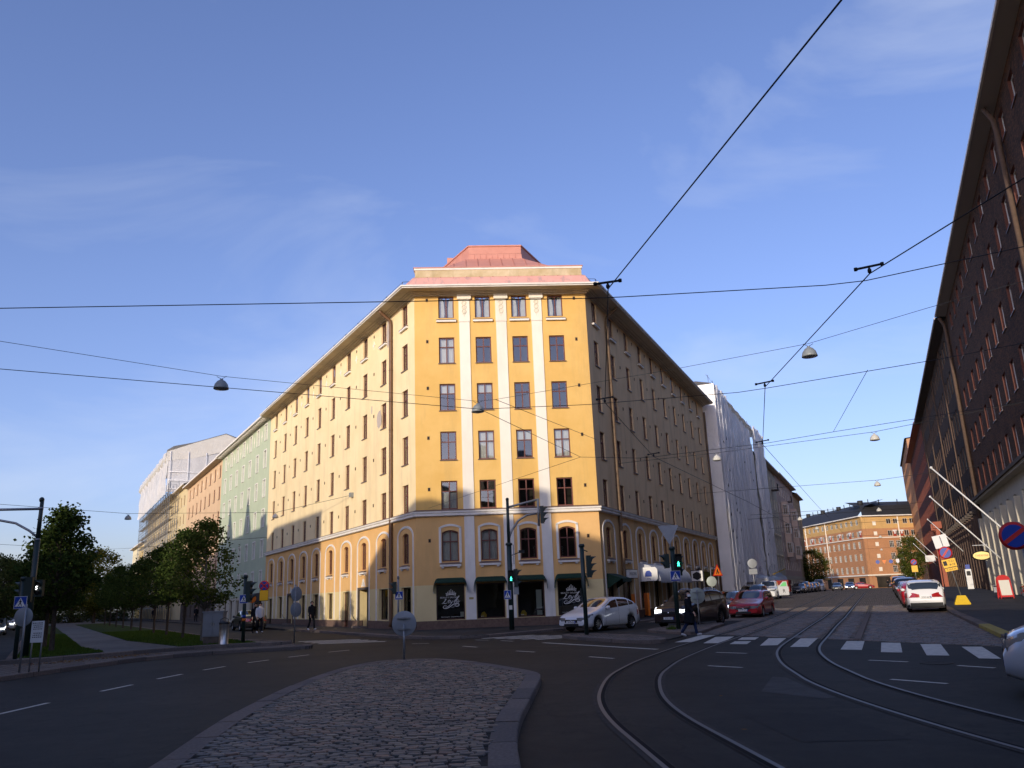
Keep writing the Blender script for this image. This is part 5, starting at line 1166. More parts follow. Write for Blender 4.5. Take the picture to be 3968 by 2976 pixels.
m = MB(); m.tube([(-88, -.6, 27.0), (-88, -.25, 26.2), (-88, -.2, 25.5), (-88, -.2, .4)], .16, 8); m.build('downpipe', 'stone_brown', A, FB)
m = MB(); m.tube([(-47.6, -.6, 27.0), (-47.6, -.25, 26.2), (-47.6, -.2, 25.5), (-47.6, -.2, 8.8)], .14, 8); m.build('downpipe', 'stone_brown', A, FB)
cbb = rng(-148.6, 2.75, 22)
Bb = block('dark brown brick office building with tall grey-green windows beyond the arcaded one', FB, -150, -88.3, 26.9, 'brick_brown', cbb, [(24.2, 26.0), (20.3, 22.6), (16.3, 18.6), (12.3, 14.6), (8.6, 10.8)], 'green_wood', w=1.5, style='bar', set_=.12, soffit='dark_stone', eave=.9, rev='stone_brown', base=(7.9, 'brick_dark'), reveal=.2, depth=14, pitch=.3,
          ground=[(u-.7, u+.7, 1.6, 6.4) for u in cbb], curtain=None)
for k in range(23):
    u = -149.95+2.75*k; m = MB(); m.box(u-.16, -.3, .3, u+.16, -.03, 7.6); m.build('pier', 'stone_brown', Bb, FB)
    m = MB(); m.box(u-.3, -.6, 7.75, u+.3, 0, 8.05); m.build('console', 'dark_stone', Bb, FB)
for u in (-146, -131, -116, -101): m = MB(); m.box(u-.05, -.12, 8, u+.05, -.005, 26.8); m.build('light_mast', 'stone_brown', Bb, FB)
Cc = block('red brick building with a red painted eave further down the right side', FB, -203, -150.2, 27.2, 'brick_red', rng(-201, 3.3, 16), [(24.3, 26.1), (20.4, 22.4), (16.5, 18.5), (12.6, 14.6), (8.7, 10.7), (4.8, 6.8)], 'brown_wood', w=1.2, style='bar', set_=.12, soffit='red_paint', gutter='red_paint', eave=.9, rev='portal_red', depth=14, pitch=.3, curtain=None)
Dd = block('orange-brown brick tower building with green copper parapet behind the red-eaved one', FB, -255, -204, 33.0, 'brick_orange', rng(-252, 3.3, 15), [(29, 31), (25, 27), (21, 23), (17, 19), (13, 15), (9, 11), (5, 7)], 'brown_wood', w=1.2, style='bar', set_=.12, soffit='dark_stone', gutter='roof_green', eave=.3, depth=16, pitch=.1, curtain=None, roofm='roof_green')
pt = MB(); pt.mat('portal_red')
for u in (-146.5, -141.0):
    pt.box(u-.35, -.9, .1, u+.35, -.35, 9.2); pt.box(u-.6, -1.2, 9.2, u+.6, 0, 10.2)
pt.box(-146.8, -.8, 6.2, -140.7, -.35, 7.2)
for z in (1.6, 3.0, 4.5): pt.box(-146.8, -.7, z-.1, -140.7, -.55, z+.1)
for u in rng(-145.8, .75, 7): pt.box(u-.07, -.75, .2, u+.07, -.6, 6.3)
tag(pt.build('entrance_portal', None, None, FB), 'tall red painted entrance portal on the brown brick building', 'portal')
# ---- building closing the street
E0 = Vector((89.3, 214, 0)); Fe1 = FM(E0, (2.8, -34, 0)); Fe2 = FM(E0, (15.3, 1.9, 0))
EB = thing('street_end_building', 'long orange brick building with black mansard roof closing the far end of the street', 'building', Matrix.Translation(E0))
RE = [(16.2, 17.5), (13.1, 14.5), (10.2, 11.9), (7.1, 8.8), (3.9, 5.6)]
for F, u0, u1, cols in ((Fe1, -44, 0, [-2.6-2.9*k for k in range(14)]), (Fe2, 0, 62, [7.5+4.6*k for k in range(12)]+[11.3+4.6*k-1.9 for k in range(11)])):
    ops = [(u-.62, u+.62, a, b_) for u in cols for a, b_ in RE]
    m = MB(); wall_mesh(m, u0, u1, 15.1, 18.2, ops, .12, 'brick_yellow'); m.build('upper_wall', None, EB, F)
    m = MB(); wall_mesh(m, u0, u1, -1, 15.1, ops, .12, 'brick_orange'); m.build('wall', None, EB, F)
    m = MB(); m.mat('room_dark'); m.poly([(u0, .9, -1), (u1, .9, -1), (u1, .9, 18), (u0, .9, 18)]); m.build('interior', None, EB, F)
    for u in cols:
        for a, b_ in RE: window(EB, F, u, a, 1.24, b_-a, 'three' if b_-a > 1.5 else 'two', 'white_wood' if F is Fe2 else 'cream', set_=.03)
    m = MB(); m.mat('cream'); m.box(u0, -.25, 12.6, u1, 0, 12.85); m.box(u0, -.3, 3.2, u1, 0, 3.5); m.build('string_course', None, EB, F)
    m = MB(); m.mat('white_trim'); m.box(u0, -.7, 18.2, u1, 0, 18.45); m.build('eave', None, EB, F)
    for k, u in enumerate(cols[::1]):
        if k % 2 == 0:
            du = 1.35 if F is Fe1 else 1.3; m = MB(); m.mat('red_paint'); m.box(u+du-.4, -.06, 13.0, u+du+.4, 0, 14.2); m.mat('sign_white'); m.box(u+du-.55, -.12, 14.2, u+du+.55, 0, 14.6); m.box(u+du-.2, -.1, 13.6, u+du+.2, -.06, 14.2); m.build('wall_ornament', None, EB, F)
    for k in range(2 if F is Fe1 else 4): m = MB(); u = u0+10+k*13.3; m.tube([(u, -.2, 18), (u, -.2, .3)], .14, 6); m.build('downpipe', 'cream', EB, F)
    m = MB(); m.mat('roof_black'); s_ = 1 if F is Fe2 else 1
    m.poly([(u0, -.7, 18.46), (u1, -.7, 18.46), (u1-(1.6 if F is Fe1 else 0), 2.5, 21.2), (u0+(1.6 if F is Fe2 else 0), 2.5, 21.2)]); m.poly([(u0, 2.5, 21.2), (u1, 2.5, 21.2), (u1, 7, 22.6), (u0, 7, 22.6)]); m.build('roof', None, EB, F)
    for k in range(9 if F is Fe2 else 12):
        u = u0+3+k*(5.3 if F is Fe2 else 3.4); m = MB(); m.tube([(u, 4.5, 21.5), (u, 4.5, 23.0 if k % 3 else 22.8)], .12 if k % 3 else .7, 6); m.build('chimney', 'roof_black', EB, F)
for k in range(7):
    u = 2+6.2*k; m = MB(); m.mat('room_dark'); m.box(u, -.06, .2, u+3.6, -.01, 2.8); m.mat('dark_stone'); m.box(u-.3, -.12, 2.8, u+3.9, 0, 3.1); m.build('shopfront', None, EB, Fe2)
    if k < 5: m = MB(); m.mat('room_dark'); m.box(-u-3.2, -.06, .2, -u, -.01, 2.8); m.build('shopfront', None, EB, Fe1)
for z in (15.9, 13.3, 10.6, 7.6, 4.3): m = MB(); m.mat('cream'); m.box(3.0, -.05, z, 3.9, -.01, z+1.0); m.build('blind_panel', None, EB, Fe2)
# ================================================================ trees
def tree_meshes(seed, h, trunk_h, rad, leafm, n_cl, per, leaf=.11, trunk_r=.09, barkm='bark', shape='linden', sp=.30):
    r = random.Random(seed); tb = MB(); tb.mat(barkm)
    top = h*.93; pts = []; n = 9
    for i in range(n): t = i/(n-1); pts.append((.10*sin(t*2+seed)*t, .10*cos(t*2.3+seed)*t, top*t))
    tb.tube([(0, 0, -.05)]+pts, [trunk_r*1.45]+[trunk_r*(1-.88*(i/(n-1))) for i in range(n)], 7)
    def prof(t):
        if shape == 'round': return rad*sqrt(max(0, 1-(2*t-1)**2))*.98+.05
        return rad*(min(1, (t+.06)*3.2)**.7)*(1-t**1.5)**.75+.12
    cl = []
    for k in range(n_cl):
        t = r.random()**.95; z = trunk_h+(h-trunk_h)*t; a = r.uniform(0, 2*pi); q = prof(t)*(r.uniform(.35, 1.0)**.55)*r.uniform(.86, 1.12); cl.append((q*cos(a), q*sin(a), z))
        if k % 4 == 0:
            zb = max(trunk_h*.85, z-q*.75-.2); i = min(n-2, int(zb/top*(n-1))); p = pts[i]
            tb.tube([(p[0], p[1], zb), (q*cos(a)*.5, q*sin(a)*.5, (zb+z)/2+.05), (q*cos(a), q*sin(a), z)], [trunk_r*.34, trunk_r*.22, .008], 4, False)
    lb = MB()
    for (x, y, z) in cl:
        s_ = r.uniform(.7, 1.25)*sp
        for _ in range(int(per*r.uniform(.6, 1.3))):
            px, py, pz = x+r.gauss(0, s_), y+r.gauss(0, s_), z+r.gauss(0, s_*.62); L_ = leaf*r.uniform(.7, 1.25); u = Vector((r.gauss(0, 1), r.gauss(0, 1), r.gauss(0, .55))).normalized(); v = u.orthogonal().normalized(); v = (v*cos(r.uniform(0, 6.28))+u.cross(v)*sin(r.uniform(0, 6.28))).normalized()
            c = Vector((px, py, pz)); lb.poly([c-u*L_*.5, c+v*L_*.42, c+u*L_*.55, c-v*L_*.42])
    return tb.mesh('trunk'), lb.mesh('crown', leafm)
def put_tree(meshes, label, M, group, name='street_tree'):
    o = thing(name, label, 'tree', M, group); ob('trunk', meshes[0], o, M); ob('crown', meshes[1], o, M); return o
TA = tree_meshes(1, 5.7, 1.75, 1.7, 'leaf_mid', 180, 32, .125, .085, 'bark_pale', sp=.2)
TB = tree_meshes(2, 5.5, 1.85, 1.65, 'leaf_dark', 155, 30, .13, .08, sp=.2)
TC = tree_meshes(3, 5.1, 1.8, 1.55, 'leaf_dark', 150, 28, .13, .08, sp=.2)
TD = tree_meshes(4, 5.7, 1.9, 1.6, 'leaf_dark', 190, 34, .14, .11, 'bark', sp=.21)
TE = tree_meshes(5, 7.5, 1.5, 3.4, 'leaf_far', 150, 70, .2, .2, 'bark', 'round', .5)
TF = tree_meshes(6, 10.5, 2.2, 4.0, 'leaf_yellow', 170, 70, .26, .25, 'bark', 'round', .6)
TG = tree_meshes(7, 9.0, 1.8, 3.0, 'leaf_mid', 170, 70, .22, .2, 'bark', 'round', .5)
ordw = ['first', 'second', 'third', 'fourth', 'fifth', 'sixth', 'seventh', 'eighth', 'ninth', 'tenth']
for k, t in enumerate((6.8, 12.8, 19.3, 25.8, 34.4, 41.8, 49.8, 57.9, 66.9, 75.5)):
    P = PP(t, 7.4, .24); m = TA if k == 0 else (TB if k % 2 else TC)
    put_tree(m, 'yellow-green young linden on the lawn beside the grey cabinet, nearest of the park row' if k == 0 else 'dark young linden, %s tree of the park row from the grey cabinet' % ordw[k], Matrix.Translation(P) @ Matrix.Rotation(k*1.7, 4, 'Z') @ Matrix.Diagonal((1, 1, 1+.03*((k*7) % 5-2), 1)), 'young lindens along the park path')
for k, (x, y, lab) in enumerate(((-19.15, 34.5, 'tall maple on the left lawn with dense dark crown in front of the others'), (-21.9, 38.8, 'dark maple on the left lawn just behind the front one'), (-24.6, 43.6, 'maple on the left lawn partly hidden by two nearer trees'))):
    put_tree(TD, lab, Matrix.Translation((x, y, .24)) @ Matrix.Rotation(2.1*k+.4, 4, 'Z') @ Matrix.Diagonal((1, 1, 1-.06*k, 1)), 'maples on the left lawn')
for (m, x, y, lab, s_) in ((TE, -52.5, 70, 'bushy tree across the left carriageway behind the queueing cars', .95), (TE, -55.5, 88, 'bushy tree far across the left carriageway', 1.0), (TE, -40.5, 58, 'broad rounded tree across the left carriageway at the picture edge', 1.0), (TE, -49, 78, 'rounded street tree further along the left carriageway', .9), (TF, -60, 118, 'large yellowing tree far along the boulevard', .95), (TG, -63, 104, 'green tree beside the yellowing one far along the boulevard', .9), (TF, -78, 146, 'pale yellow-green tree at the far end of the boulevard', 1.0), (TE, -86, 150, 'hazy green tree closing the boulevard view', 1.5), (TE, -97, 170, 'distant rounded tree at the vanishing end of the boulevard', 1.6)):
    put_tree(m, lab, Matrix.Translation((x, y, 0)) @ Matrix.Diagonal((s_, s_, s_, 1)), 'trees beyond the park')
for k, (t, of, lab) in enumerate(((120, -1, 'low bushy thicket closing the park path in the distance'), (118, 5, 'low green thicket right of the far path end'), (135, -8, 'low green thicket across the left carriageway far away'), (110, -11, 'bushy green thicket beside the far left carriageway'), (140, 12, 'low thicket at the far end of the boulevard roadway'))):
    put_tree(TE, lab, Matrix.Translation(PP(t, of, -1.6)) @ Matrix.Rotation(k*1.3, 4, 'Z') @ Matrix.Diagonal((1.3, 1.3, .85, 1)), 'low greenery far along the boulevard', 'bush')
put_tree(TG, 'dark green tree at the end of the left parked cars', Matrix.Translation(RS(-12.5, 178)) @ Matrix.Diagonal((.95, .95, .88, 1)), 'trees at the end of the tram street')
put_tree(TG, 'olive-green tree on the right pavement before the street end building', Matrix.Translation(RS(6.2, 196)) @ Matrix.Rotation(2, 4, 'Z') @ Matrix.Diagonal((.95, .95, 1.15, 1)), 'trees at the end of the tram street')
mb = MB(); rgx = random.Random(8)
for _ in range(140): a = rgx.uniform(0, 6.28); x, y = rgx.gauss(0, .09), rgx.gauss(0, .09); h = rgx.uniform(.06, .2); mb.poly([(x-.008, y, 0), (x+.008, y, 0), (x+cos(a)*.08, y+sin(a)*.08, h)])
tag(mb.build('grass_tuft', 'grass_blade', None, Matrix.Translation((6.25, 35.3, .12))), 'small grass tuft at the foot of the refuge signal pole', 'grass', kind='stuff')
# ================================================================ signals, signs and street furniture
def SIGNM(x, y, z, az): return T(x, y, z, az)
def head3(parent, M, n=3, lit=None, litm=None, deep=True):
    """signal head, front looks along local +Y; centre top at origin hanging down"""
    b = MB(); h = .27*n+.05; b.mat('signal_green'); b.box(-.15, -.12, -h, .15, .05, 0); b.box(-.16, .04, -h-.01, .16, .06, .01); o = b.build('signal_head', None, parent, M)
    for i in range(n):
        z = -.16-.27*i; v = MB(); v.mat('signal_green'); k = 9
        rows = []
        for yy, rr_ in ((.06, .125), (.30, .12)): rows.append([(rr_*cos(-.25*pi+1.5*pi*j/k), yy if yy < .1 else .10+.2*max(0, sin(-.25*pi+1.5*pi*j/k)), z+rr_*sin(-.25*pi+1.5*pi*j/k)) for j in range(k+1)])
        v.grid(rows); v.build('visor', None, o, M)
        l_ = MB(); l_.lathe([(.115, 0), (.07, .02), (.01, .03)], 14, Matrix.Translation((0, .06, z)) @ Matrix.Rotation(-pi/2, 4, 'X')); l_.build('lens', litm if lit == i else 'lens_dark', o, M)
    return o
def ped_head(parent, M, lit=True):
    b = MB(); b.mat('signal_green'); b.box(-.14, -.1, -.58, .14, .05, 0); o = b.build('signal_head', None, parent, M)
    for i in range(2):
        z = -.15-.27*i; v = MB(); v.mat('signal_black'); v.box(-.13, .05, z+.12, .13, .24, z+.135); v.box(-.135, .05, z-.1, -.125, .2, z+.135); v.box(.125, .05, z-.1, .135, .2, z+.135); v.box(-.12, .05, z-.12, .12, .055, z+.12); v.build('visor', None, o, M)
    if lit:
        g = MB(); g.mat('green_light'); Q = Matrix.Translation((0, .06, -.42)) @ Matrix.Rotation(pi/2, 4, 'X') @ Matrix.Rotation(pi, 4, 'Y')
        g.prism([(.018*cos(k*pi/4), .085+.018*sin(k*pi/4)) for k in range(8)], -.003, .003, Q); g.prism([(-.012, .06), (.012, .06), (.05, .0), (.035, -.005), (.014, .03), (.014, -.01), (.045, -.09), (.025, -.09), (0, -.035), (-.03, -.09), (-.05, -.09), (-.014, -.01), (-.014, .03), (-.04, .0), (-.052, .01)], -.003, .003, Q); g.build('walking_man', None, o, M)
    return o
def cross_sign(parent, M, s=.6):
    """blue pedestrian crossing sign facing local +Y, centred at origin"""
    Q = M @ Matrix.Rotation(pi/2, 4, 'X') @ Matrix.Rotation(pi, 4, 'Y')        # local x right seen from front, y up, z out
    b = MB(); b.mat('sign_white'); b.cbox((0, 0, 0), (s, s, .012), Q); b.mat('sign_back'); b.cbox((0, 0, -.01), (s-.01, s-.01, .008), Q); b.mat('sign_blue'); b.cbox((0, 0, .008), (s*.94, s*.94, .005), Q); o = b.build('crossing_sign', None, parent)
    t = MB(); t.mat('sign_white'); t.prism([(-.42*s, -.34*s), (.42*s, -.34*s), (0, .40*s)], .011, .014, Q); t.build('triangle', None, o)
    f = MB(); f.mat('ink'); k = s
    f.prism([(.045*k*cos(j*pi/5), .225*k+.045*k*sin(j*pi/5)) for j in range(10)], .015, .018, Q)
    f.prism([(-.04*k, .17*k), (.05*k, .17*k), (.13*k, .03*k), (.09*k, .01*k), (.045*k, .08*k), (.05*k, -.03*k), (.15*k, -.25*k), (.08*k, -.25*k), (0, -.08*k), (-.10*k, -.25*k), (-.17*k, -.25*k), (-.045*k, -.02*k), (-.04*k, .07*k), (-.10*k, .0), (-.13*k, .03*k)], .015, .018, Q); f.build('walker_symbol', None, o)
    f = MB(); f.mat('ink')
    for j in range(5): x = (-.30+.15*j)*k; f.prism([(x-.03*k, -.34*k), (x+.02*k, -.34*k), (x+.012*k, -.275*k), (x-.022*k, -.275*k)], .015, .018, Q)
    tag(f.build('stripe_symbol', None, o), kind='stuff')
    return o
def disc(parent, M, r=.32, front=None, back='sign_back', name='sign_disc'):
    b = MB(); b.mat(back); b.lathe([(.01, -.006), (r*.96, -.006), (r, .0), (r, .006)], 28, M @ Matrix.Rotation(-pi/2, 4, 'X')); b.mat(front or back); b.lathe([(r, .0061), (.01, .0065)], 28, M @ Matrix.Rotation(-pi/2, 4, 'X'), False); return b.build(name, None, parent)
def no_park(parent, M, r=.32, cross=False):
    b = MB(); b.mat('sign_red'); Q = M @ Matrix.Rotation(-pi/2, 4, 'X'); b.lathe([(.01, -.008), (r, -.006), (r, .006), (.01, .006)], 32, Q); o = b.build('no_stopping_sign', None, parent)
    b = MB(); b.mat('sign_blue'); b.lathe([(r*.80, .0085), (.005, .009)], 32, Q, False); b.build('blue_field', None, o)
    for a in ((.75,) if not cross else (.75, -.75)):
        b = MB(); b.mat('sign_red'); b.box(-r*.82, .011, -.06*r/.32*.75, r*.82, .015, .06*r/.32*.75, M @ Matrix.Rotation(a, 4, 'Y')); b.build('red_bar', None, o)
    return o
def yellow_panel(parent, M, w_, h, rows=1, icon=False):
    b = MB(); b.mat('ink'); b.cbox((0, 0, 0), (w_, .008, h)); b.mat('sign_yellow'); b.cbox((0, .006, 0), (w_*.95, .006, h*.92)); o = b.build('yellow_panel', None, parent, M)
    return o
def pole_mesh(parent, M, h, r, m, taper=1.0, cap=True, name='pole'):
    b = MB(); b.tube([(0, 0, -.02), (0, 0, h)], [r, r*taper], 12)
    if cap: b.lathe([(r*1.35*taper, h-.10), (r*1.4*taper, h-.02), (r*1.1*taper, h+.03)], 12)
    return b.build(name, m, parent, M)
# corner mast with outreach arm
M = T(-.47, 41.4, .12); ms = thing('signal_mast', 'tall dark green signal mast with curved arm in front of the beauty salon', 'traffic light', M)
pole_mesh(ms, M, 4.15, .13, 'signal_green', .95); b = MB(); b.tube([(0, 0, 4.1), (0, 0, 6.35)], [.085, .075], 10); b.lathe([(.075, 6.32), (.09, 6.37), (.05, 6.43)], 10); b.build('mast_top', 'signal_green', ms, M)
b = MB(); b.tube([(.0, 0, 5.95), (1.55, -.05, 6.28)], .055, 8); b.tube([(0, 0, 4.35), (.15, 0, 4.75), (.5, -.02, 5.25), (.95, -.04, 5.52), (1.45, -.05, 5.58)], .055, 8); b.tube([(1.55, -.05, 6.32), (1.55, -.05, 4.95)], .06, 8); b.build('arm', 'galv', ms, M)
head3(ms, T(-.47+1.76, 41.32, 6.05, 95)); ped_head(ms, T(-.42, 41.22, 2.95, 180)); head3(ms, T(-.47+.32, 41.4, 3.0, 95))
cross_sign(ms, T(-.62, 41.2, 1.78, 215), .42); b = MB(); b.tube([(.1, 0, 3.55), (.55, -.1, 3.7)], .02, 5); b.cbox((.62, -.1, 3.72), (.28, .12, .14)); b.build('camera_box', 'signal_black', ms, M)
b = MB(); b.cbox((.22, 0, 3.6), (.04, .3, .95)); b.build('sign_back', 'sign_back', ms, M); b = MB(); b.cbox((.28, -.02, 1.85), (.25, .03, .38)); b.build('sign_back', 'sign_back', ms, M)
b = MB(); b.box(-.1, -.16, .95, .06, -.13, 1.15); b.build('sticker', 'paper', ms, M)
# signal on the refuge in front of the white hatchback
M = T(2.57, 33.6, .12); s2 = thing('signal_pole', 'dark green signal pole on the refuge in front of the white hatchback', 'traffic light', M)
pole_mesh(s2, M, 3.5, .085, 'signal_green'); head3(s2, T(2.57+.27, 33.58, 3.18, 88)); b = MB(); b.tube([(.05, 0, 3.3), (.22, 0, 3.22)], .025, 6); b.tube([(.05, 0, 2.35), (.24, 0, 2.32)], .025, 6); b.cbox((-.13, -.02, 1.55), (.03, .12, .5)); b.build('bracket', 'signal_green', s2, M)
# yield sign + signals on the refuge nose
M = T(6.57, 35.5, .12); s3 = thing('signal_pole', 'dark green signal pole with blue crossing sign and grey triangle behind the crossing woman', 'traffic light', M)
pole_mesh(s3, M, 3.35, .10, 'signal_green'); b = MB(); b.tube([(-.02, .1, 2.6), (-.06, .1, 4.2)], .035, 8); b.build('sign_tube', 'galv', s3, M)
b = MB(); b.mat('sign_back'); b.prism([(-.44, .38), (-.42, .41), (.42, .41), (.44, .38), (.03, -.38), (-.03, -.38)], 0, .012, M @ Matrix.Translation((-.07, .05, 3.88)) @ Matrix.Rotation(pi/2, 4, 'X')); b.build('yield_sign_back', None, s3)
head3(s3, T(6.57-.30, 35.5, 3.2, 268), 2); ped_head(s3, T(6.75, 35.3, 3.18, 180)); head3(s3, T(6.57+.25, 35.72, 3.15, 60)); cross_sign(s3, T(6.6, 35.36, 2.27, 180), .43)
# round signs seen from behind
def back_disc(x, y, zb, zc, r, label, m='sign_back', az=0, ph=None, dz=0, lean=0):
    M = T(x, y, zb) @ Matrix.Rotation(lean, 4, 'Y'); o = thing('traffic_sign', label, 'road sign', M, None); pole_mesh(o, M, ph or zc+r*.7-zb, .03, 'galv', cap=False); disc(o, M @ Matrix.Translation((0, .05, zc-zb)) @ Matrix.Rotation(-radians(az), 4, 'Z'), r, None, m)
    for dz_ in (-.42, .42): q = MB(); q.cbox((0, .02, zc-zb+dz_*r), (r*1.1, .03, .035)); q.cbox((0, -.02, zc-zb+dz_*r), (.09, .05, .05)); q.build('clamp', 'galv', o, M)
    return o
back_disc(-3.29, 23.67, .12, 1.08, .345, 'round grey sign seen from behind on the near tip of the cobbled island', 'sign_back', 0, .95)
o = back_disc(8.16, 38.8, .12, 1.40, .37, 'pale round sign back half hidden behind the woman in black', 'sign_back_pale')
M = T(-9.9, 36.85, .115); o = thing('traffic_sign', 'grey pole with two narrow round sign backs at the end of the boulevard kerb', 'road sign', M); pole_mesh(o, M, 2.45, .03, 'galv', cap=False)
for z in (2.05, 1.38): disc(o, M @ Matrix.Translation((0.03, .05, z)) @ Matrix.Rotation(radians(58), 4, 'Z'), .32)
# pedestrian signal at the left end of the chamfer
M = T(-6.1, 41.9, .12); s4 = thing('signal_pole', 'grey pedestrian signal pole with blue crossing sign by the left corner doorway', 'traffic light', M); pole_mesh(s4, M, 2.75, .045, 'galv'); head3(s4, T(-6.3, 41.85, 2.62, 268), 2); cross_sign(s4, T(-6.05, 41.82, 1.95, 180), .40)
# left lawn signal, bin, cabinet
M = T(-11.75, 35.7, .24); s5 = thing('signal_pole', 'dark green signal pole with crossing sign beside the steel bin', 'traffic light', M); pole_mesh(s5, M, 2.75, .075, 'signal_green'); head3(s5, T(-11.55, 35.7, 2.75, 88)); cross_sign(s5, T(-11.75, 35.58, 2.02, 180), .36)
for z, m in ((1.02, 'sign_blue'), (.88, 'orange_board')): b = MB(); b.lathe([(.078, z), (.078, z+.10)], 10); b.build('sticker', m, s5, M)
M = T(-12.15, 34.5, .24); bn = thing('litter_bin', 'round stainless steel litter bin on the lawn edge', 'litter bin', M)
b = MB(); b.lathe([(.20, 0), (.20, .03), (.185, .05), (.185, .78), (.19, .80)], 18); b.build('body', 'steel', bn, M); b = MB(); b.lathe([(.21, .80), (.215, .86), (.19, .90), (.13, .91)], 18, I4, False); b.build('rim', 'signal_black', bn, M)
b = MB(); b.tube([(-.17, 0, .8), (-.15, 0, 1.0), (0, 0, 1.06), (.15, 0, 1.0), (.17, 0, .8)], .015, 5); b.build('lid_bracket', 'signal_black', bn, M)
M = T(-12.95, 35.6, .24, 180) ; cbx = thing('utility_cabinet', 'grey metal utility cabinet on the lawn behind the bin', 'cabinet', M)
b = MB(); b.box(-.42, -.22, .3, .42, .22, 1.28); b.build('body', 'cabinet_grey', cbx, M); b = MB(); b.box(-.46, -.25, 1.28, .46, .25, 1.33); b.build('lid', 'cabinet_grey', cbx, M); b = MB(); b.box(-.38, -.2, -.02, .38, .2, .3); b.build('base', 'dark_stone', cbx, M)
for s_ in (-1, 1):
    b = MB(); b.box(s_*.205-.195, .22, .34, s_*.205+.195, .235, 1.24); o = b.build('door', 'cabinet_grey', cbx, M); b = MB(); b.box(s_*.05-.012, .235, .75, s_*.05+.012, .26, .87); b.build('handle', 'steel', o, M)
# left edge: mast, crossing sign, disc and board
M = T(-18.1, 30.9, .24); lm = thing('lamp_mast', 'tall green and grey mast with horizontal arm at the left picture edge', 'traffic light', M)
pole_mesh(lm, M, 4.2, .115, 'signal_green', .85, False); b = MB(); b.tube([(0, 0, 4.2), (.02, 0, 5.65)], [.08, .07], 10); b.lathe([(.07, 5.62), (.09, 5.68), (.09, 5.74), (.04, 5.80)], 10); b.build('mast_top', 'signal_green', lm, M)
b = MB(); b.tube([(0, 0, 5.36), (-3.4, 0, 5.42)], .05, 8); b.tube([(0, 0, 4.28), (-.35, 0, 4.55), (-.9, 0, 4.85), (-1.7, 0, 5.02), (-3.4, 0, 5.1)], .045, 8); b.lathe([(.1, 4.17), (.1, 4.24)], 10); b.lathe([(.09, 5.33), (.09, 5.42)], 10); b.build('arm', 'galv', lm, M)
hd = head3(lm, T(-17.83, 30.85, 2.95, 180), 2); hd2 = head3(lm, T(-18.45, 30.9, 2.95, 265), 2)
text_mesh('tram_signal', 'S', .19, 'white_light', hd, T(-17.83, 30.7, 2.66, 180) @ Matrix.Rotation(pi/2, 4, 'X') @ Matrix.Rotation(pi, 4, 'Y'), .004)
M = T(-17.45, 29.2, .24); o = thing('signal_pole', 'dark signal pole with blue crossing sign at the far left', 'traffic light', M); pole_mesh(o, M, 2.75, .07, 'signal_green'); cross_sign(o, T(-17.38, 29.06, 2.14, 175), .42); head3(o, T(-17.3, 29.3, 3.0, 350))
M = T(-14.35, 24.3, .115); o = thing('traffic_sign', 'round grey sign back on a thin pole at the far left kerb', 'road sign', M); pole_mesh(o, M, 1.9, .03, 'galv', cap=False); disc(o, M @ Matrix.Translation((-.08, .05, 1.55)), .27, None, 'sign_back')
M = T(-14.02, 24.45, .115, 180); o = thing('info_board', 'white printed notice board on two legs at the left kerb', 'notice board', M)
for s_ in (-1, 1): b = MB(); b.tube([(s_*.14, 0, 0), (s_*.14, 0, 1.38)], .022, 6); b.build('leg', 'galv', o, M)
b = MB(); b.box(-.18, .02, .82, .18, .04, 1.42); bd = b.build('board', 'sign_white', o, M); b = MB(); rn = random.Random(2)
b.mat('ink')
for j in range(7):
    x = -.14
    while x < .12: w_ = rn.uniform(.015, .05); b.box(x, .0405, 1.36-.055*j-(.06 if j > 3 else 0)-.012, x+w_, .0415, 1.36-.055*j-(.06 if j > 3 else 0)+.012); x += w_+.014
tag(b.build('printed_text', None, bd, M), kind='stuff')
# no-stopping sign by the left wing
M = T(-17.9, 58.5, .12); o = thing('traffic_sign', 'red and blue no-stopping sign with yellow panel beside the green building', 'road sign', M); pole_mesh(o, M, 3.3, .03, 'galv', cap=False); no_park(o, T(-17.9, 58.42, 3.05, 180), .36, True); yellow_panel(o, T(-17.9, 58.42, 2.4, 180), .62, .75)
# far signs by the wrapped building
M = Matrix.Translation(RS(-10.2, 55)); o = thing('traffic_sign', 'pale round sign back beside the roadworks triangle', 'road sign', M); pole_mesh(o, M, 2.9, .03, 'galv', cap=False); disc(o, M @ Matrix.Translation((0, -.05, 2.05)), .33, None, 'sign_back_pale')
M = Matrix.Translation(RS(-10.1, 57)); o = thing('traffic_sign', 'orange triangular roadworks sign with red border on a thin pole', 'road sign', M); pole_mesh(o, M, 3.0, .025, 'galv', cap=False)
Q = M @ Matrix.Translation((-.02, -.05, 2.75)) @ Matrix.Rotation(radians(25), 4, 'Z') @ Matrix.Rotation(pi/2, 4, 'X')
b = MB(); b.mat('sign_red'); b.prism([(-.42, -.36), (.42, -.36), (0, .42)], 0, .01, Q); b.mat('sign_orange'); b.prism([(-.33, -.30), (.33, -.30), (0, .30)], .0105, .013, Q); p_ = b.build('triangle_panel', None, o); b = MB(); b.mat('ink'); b.prism([(.05, .08), (-.02, .1), (-.07, -.02), (-.12, -.24), (-.06, -.24), (0, -.08), (.06, -.24), (.11, -.24), (.05, -.05), (.15, -.12), (.15, -.16), (.03, -.1)], .0135, .016, Q); b.build('worker_symbol', None, p_)
M = Matrix.Translation(RS(-11.2, 82)); o = thing('traffic_sign', 'round and square sign backs on one pole against the white sheeting', 'road sign', M); pole_mesh(o, M, 3.9, .035, 'galv', cap=False); disc(o, M @ Matrix.Translation((0, -.05, 3.5)), .45, None, 'sign_back'); b = MB(); b.cbox((0, -.05, 2.75), (.8, .02, .5)); b.build('square_back', 'sign_back', o, M)
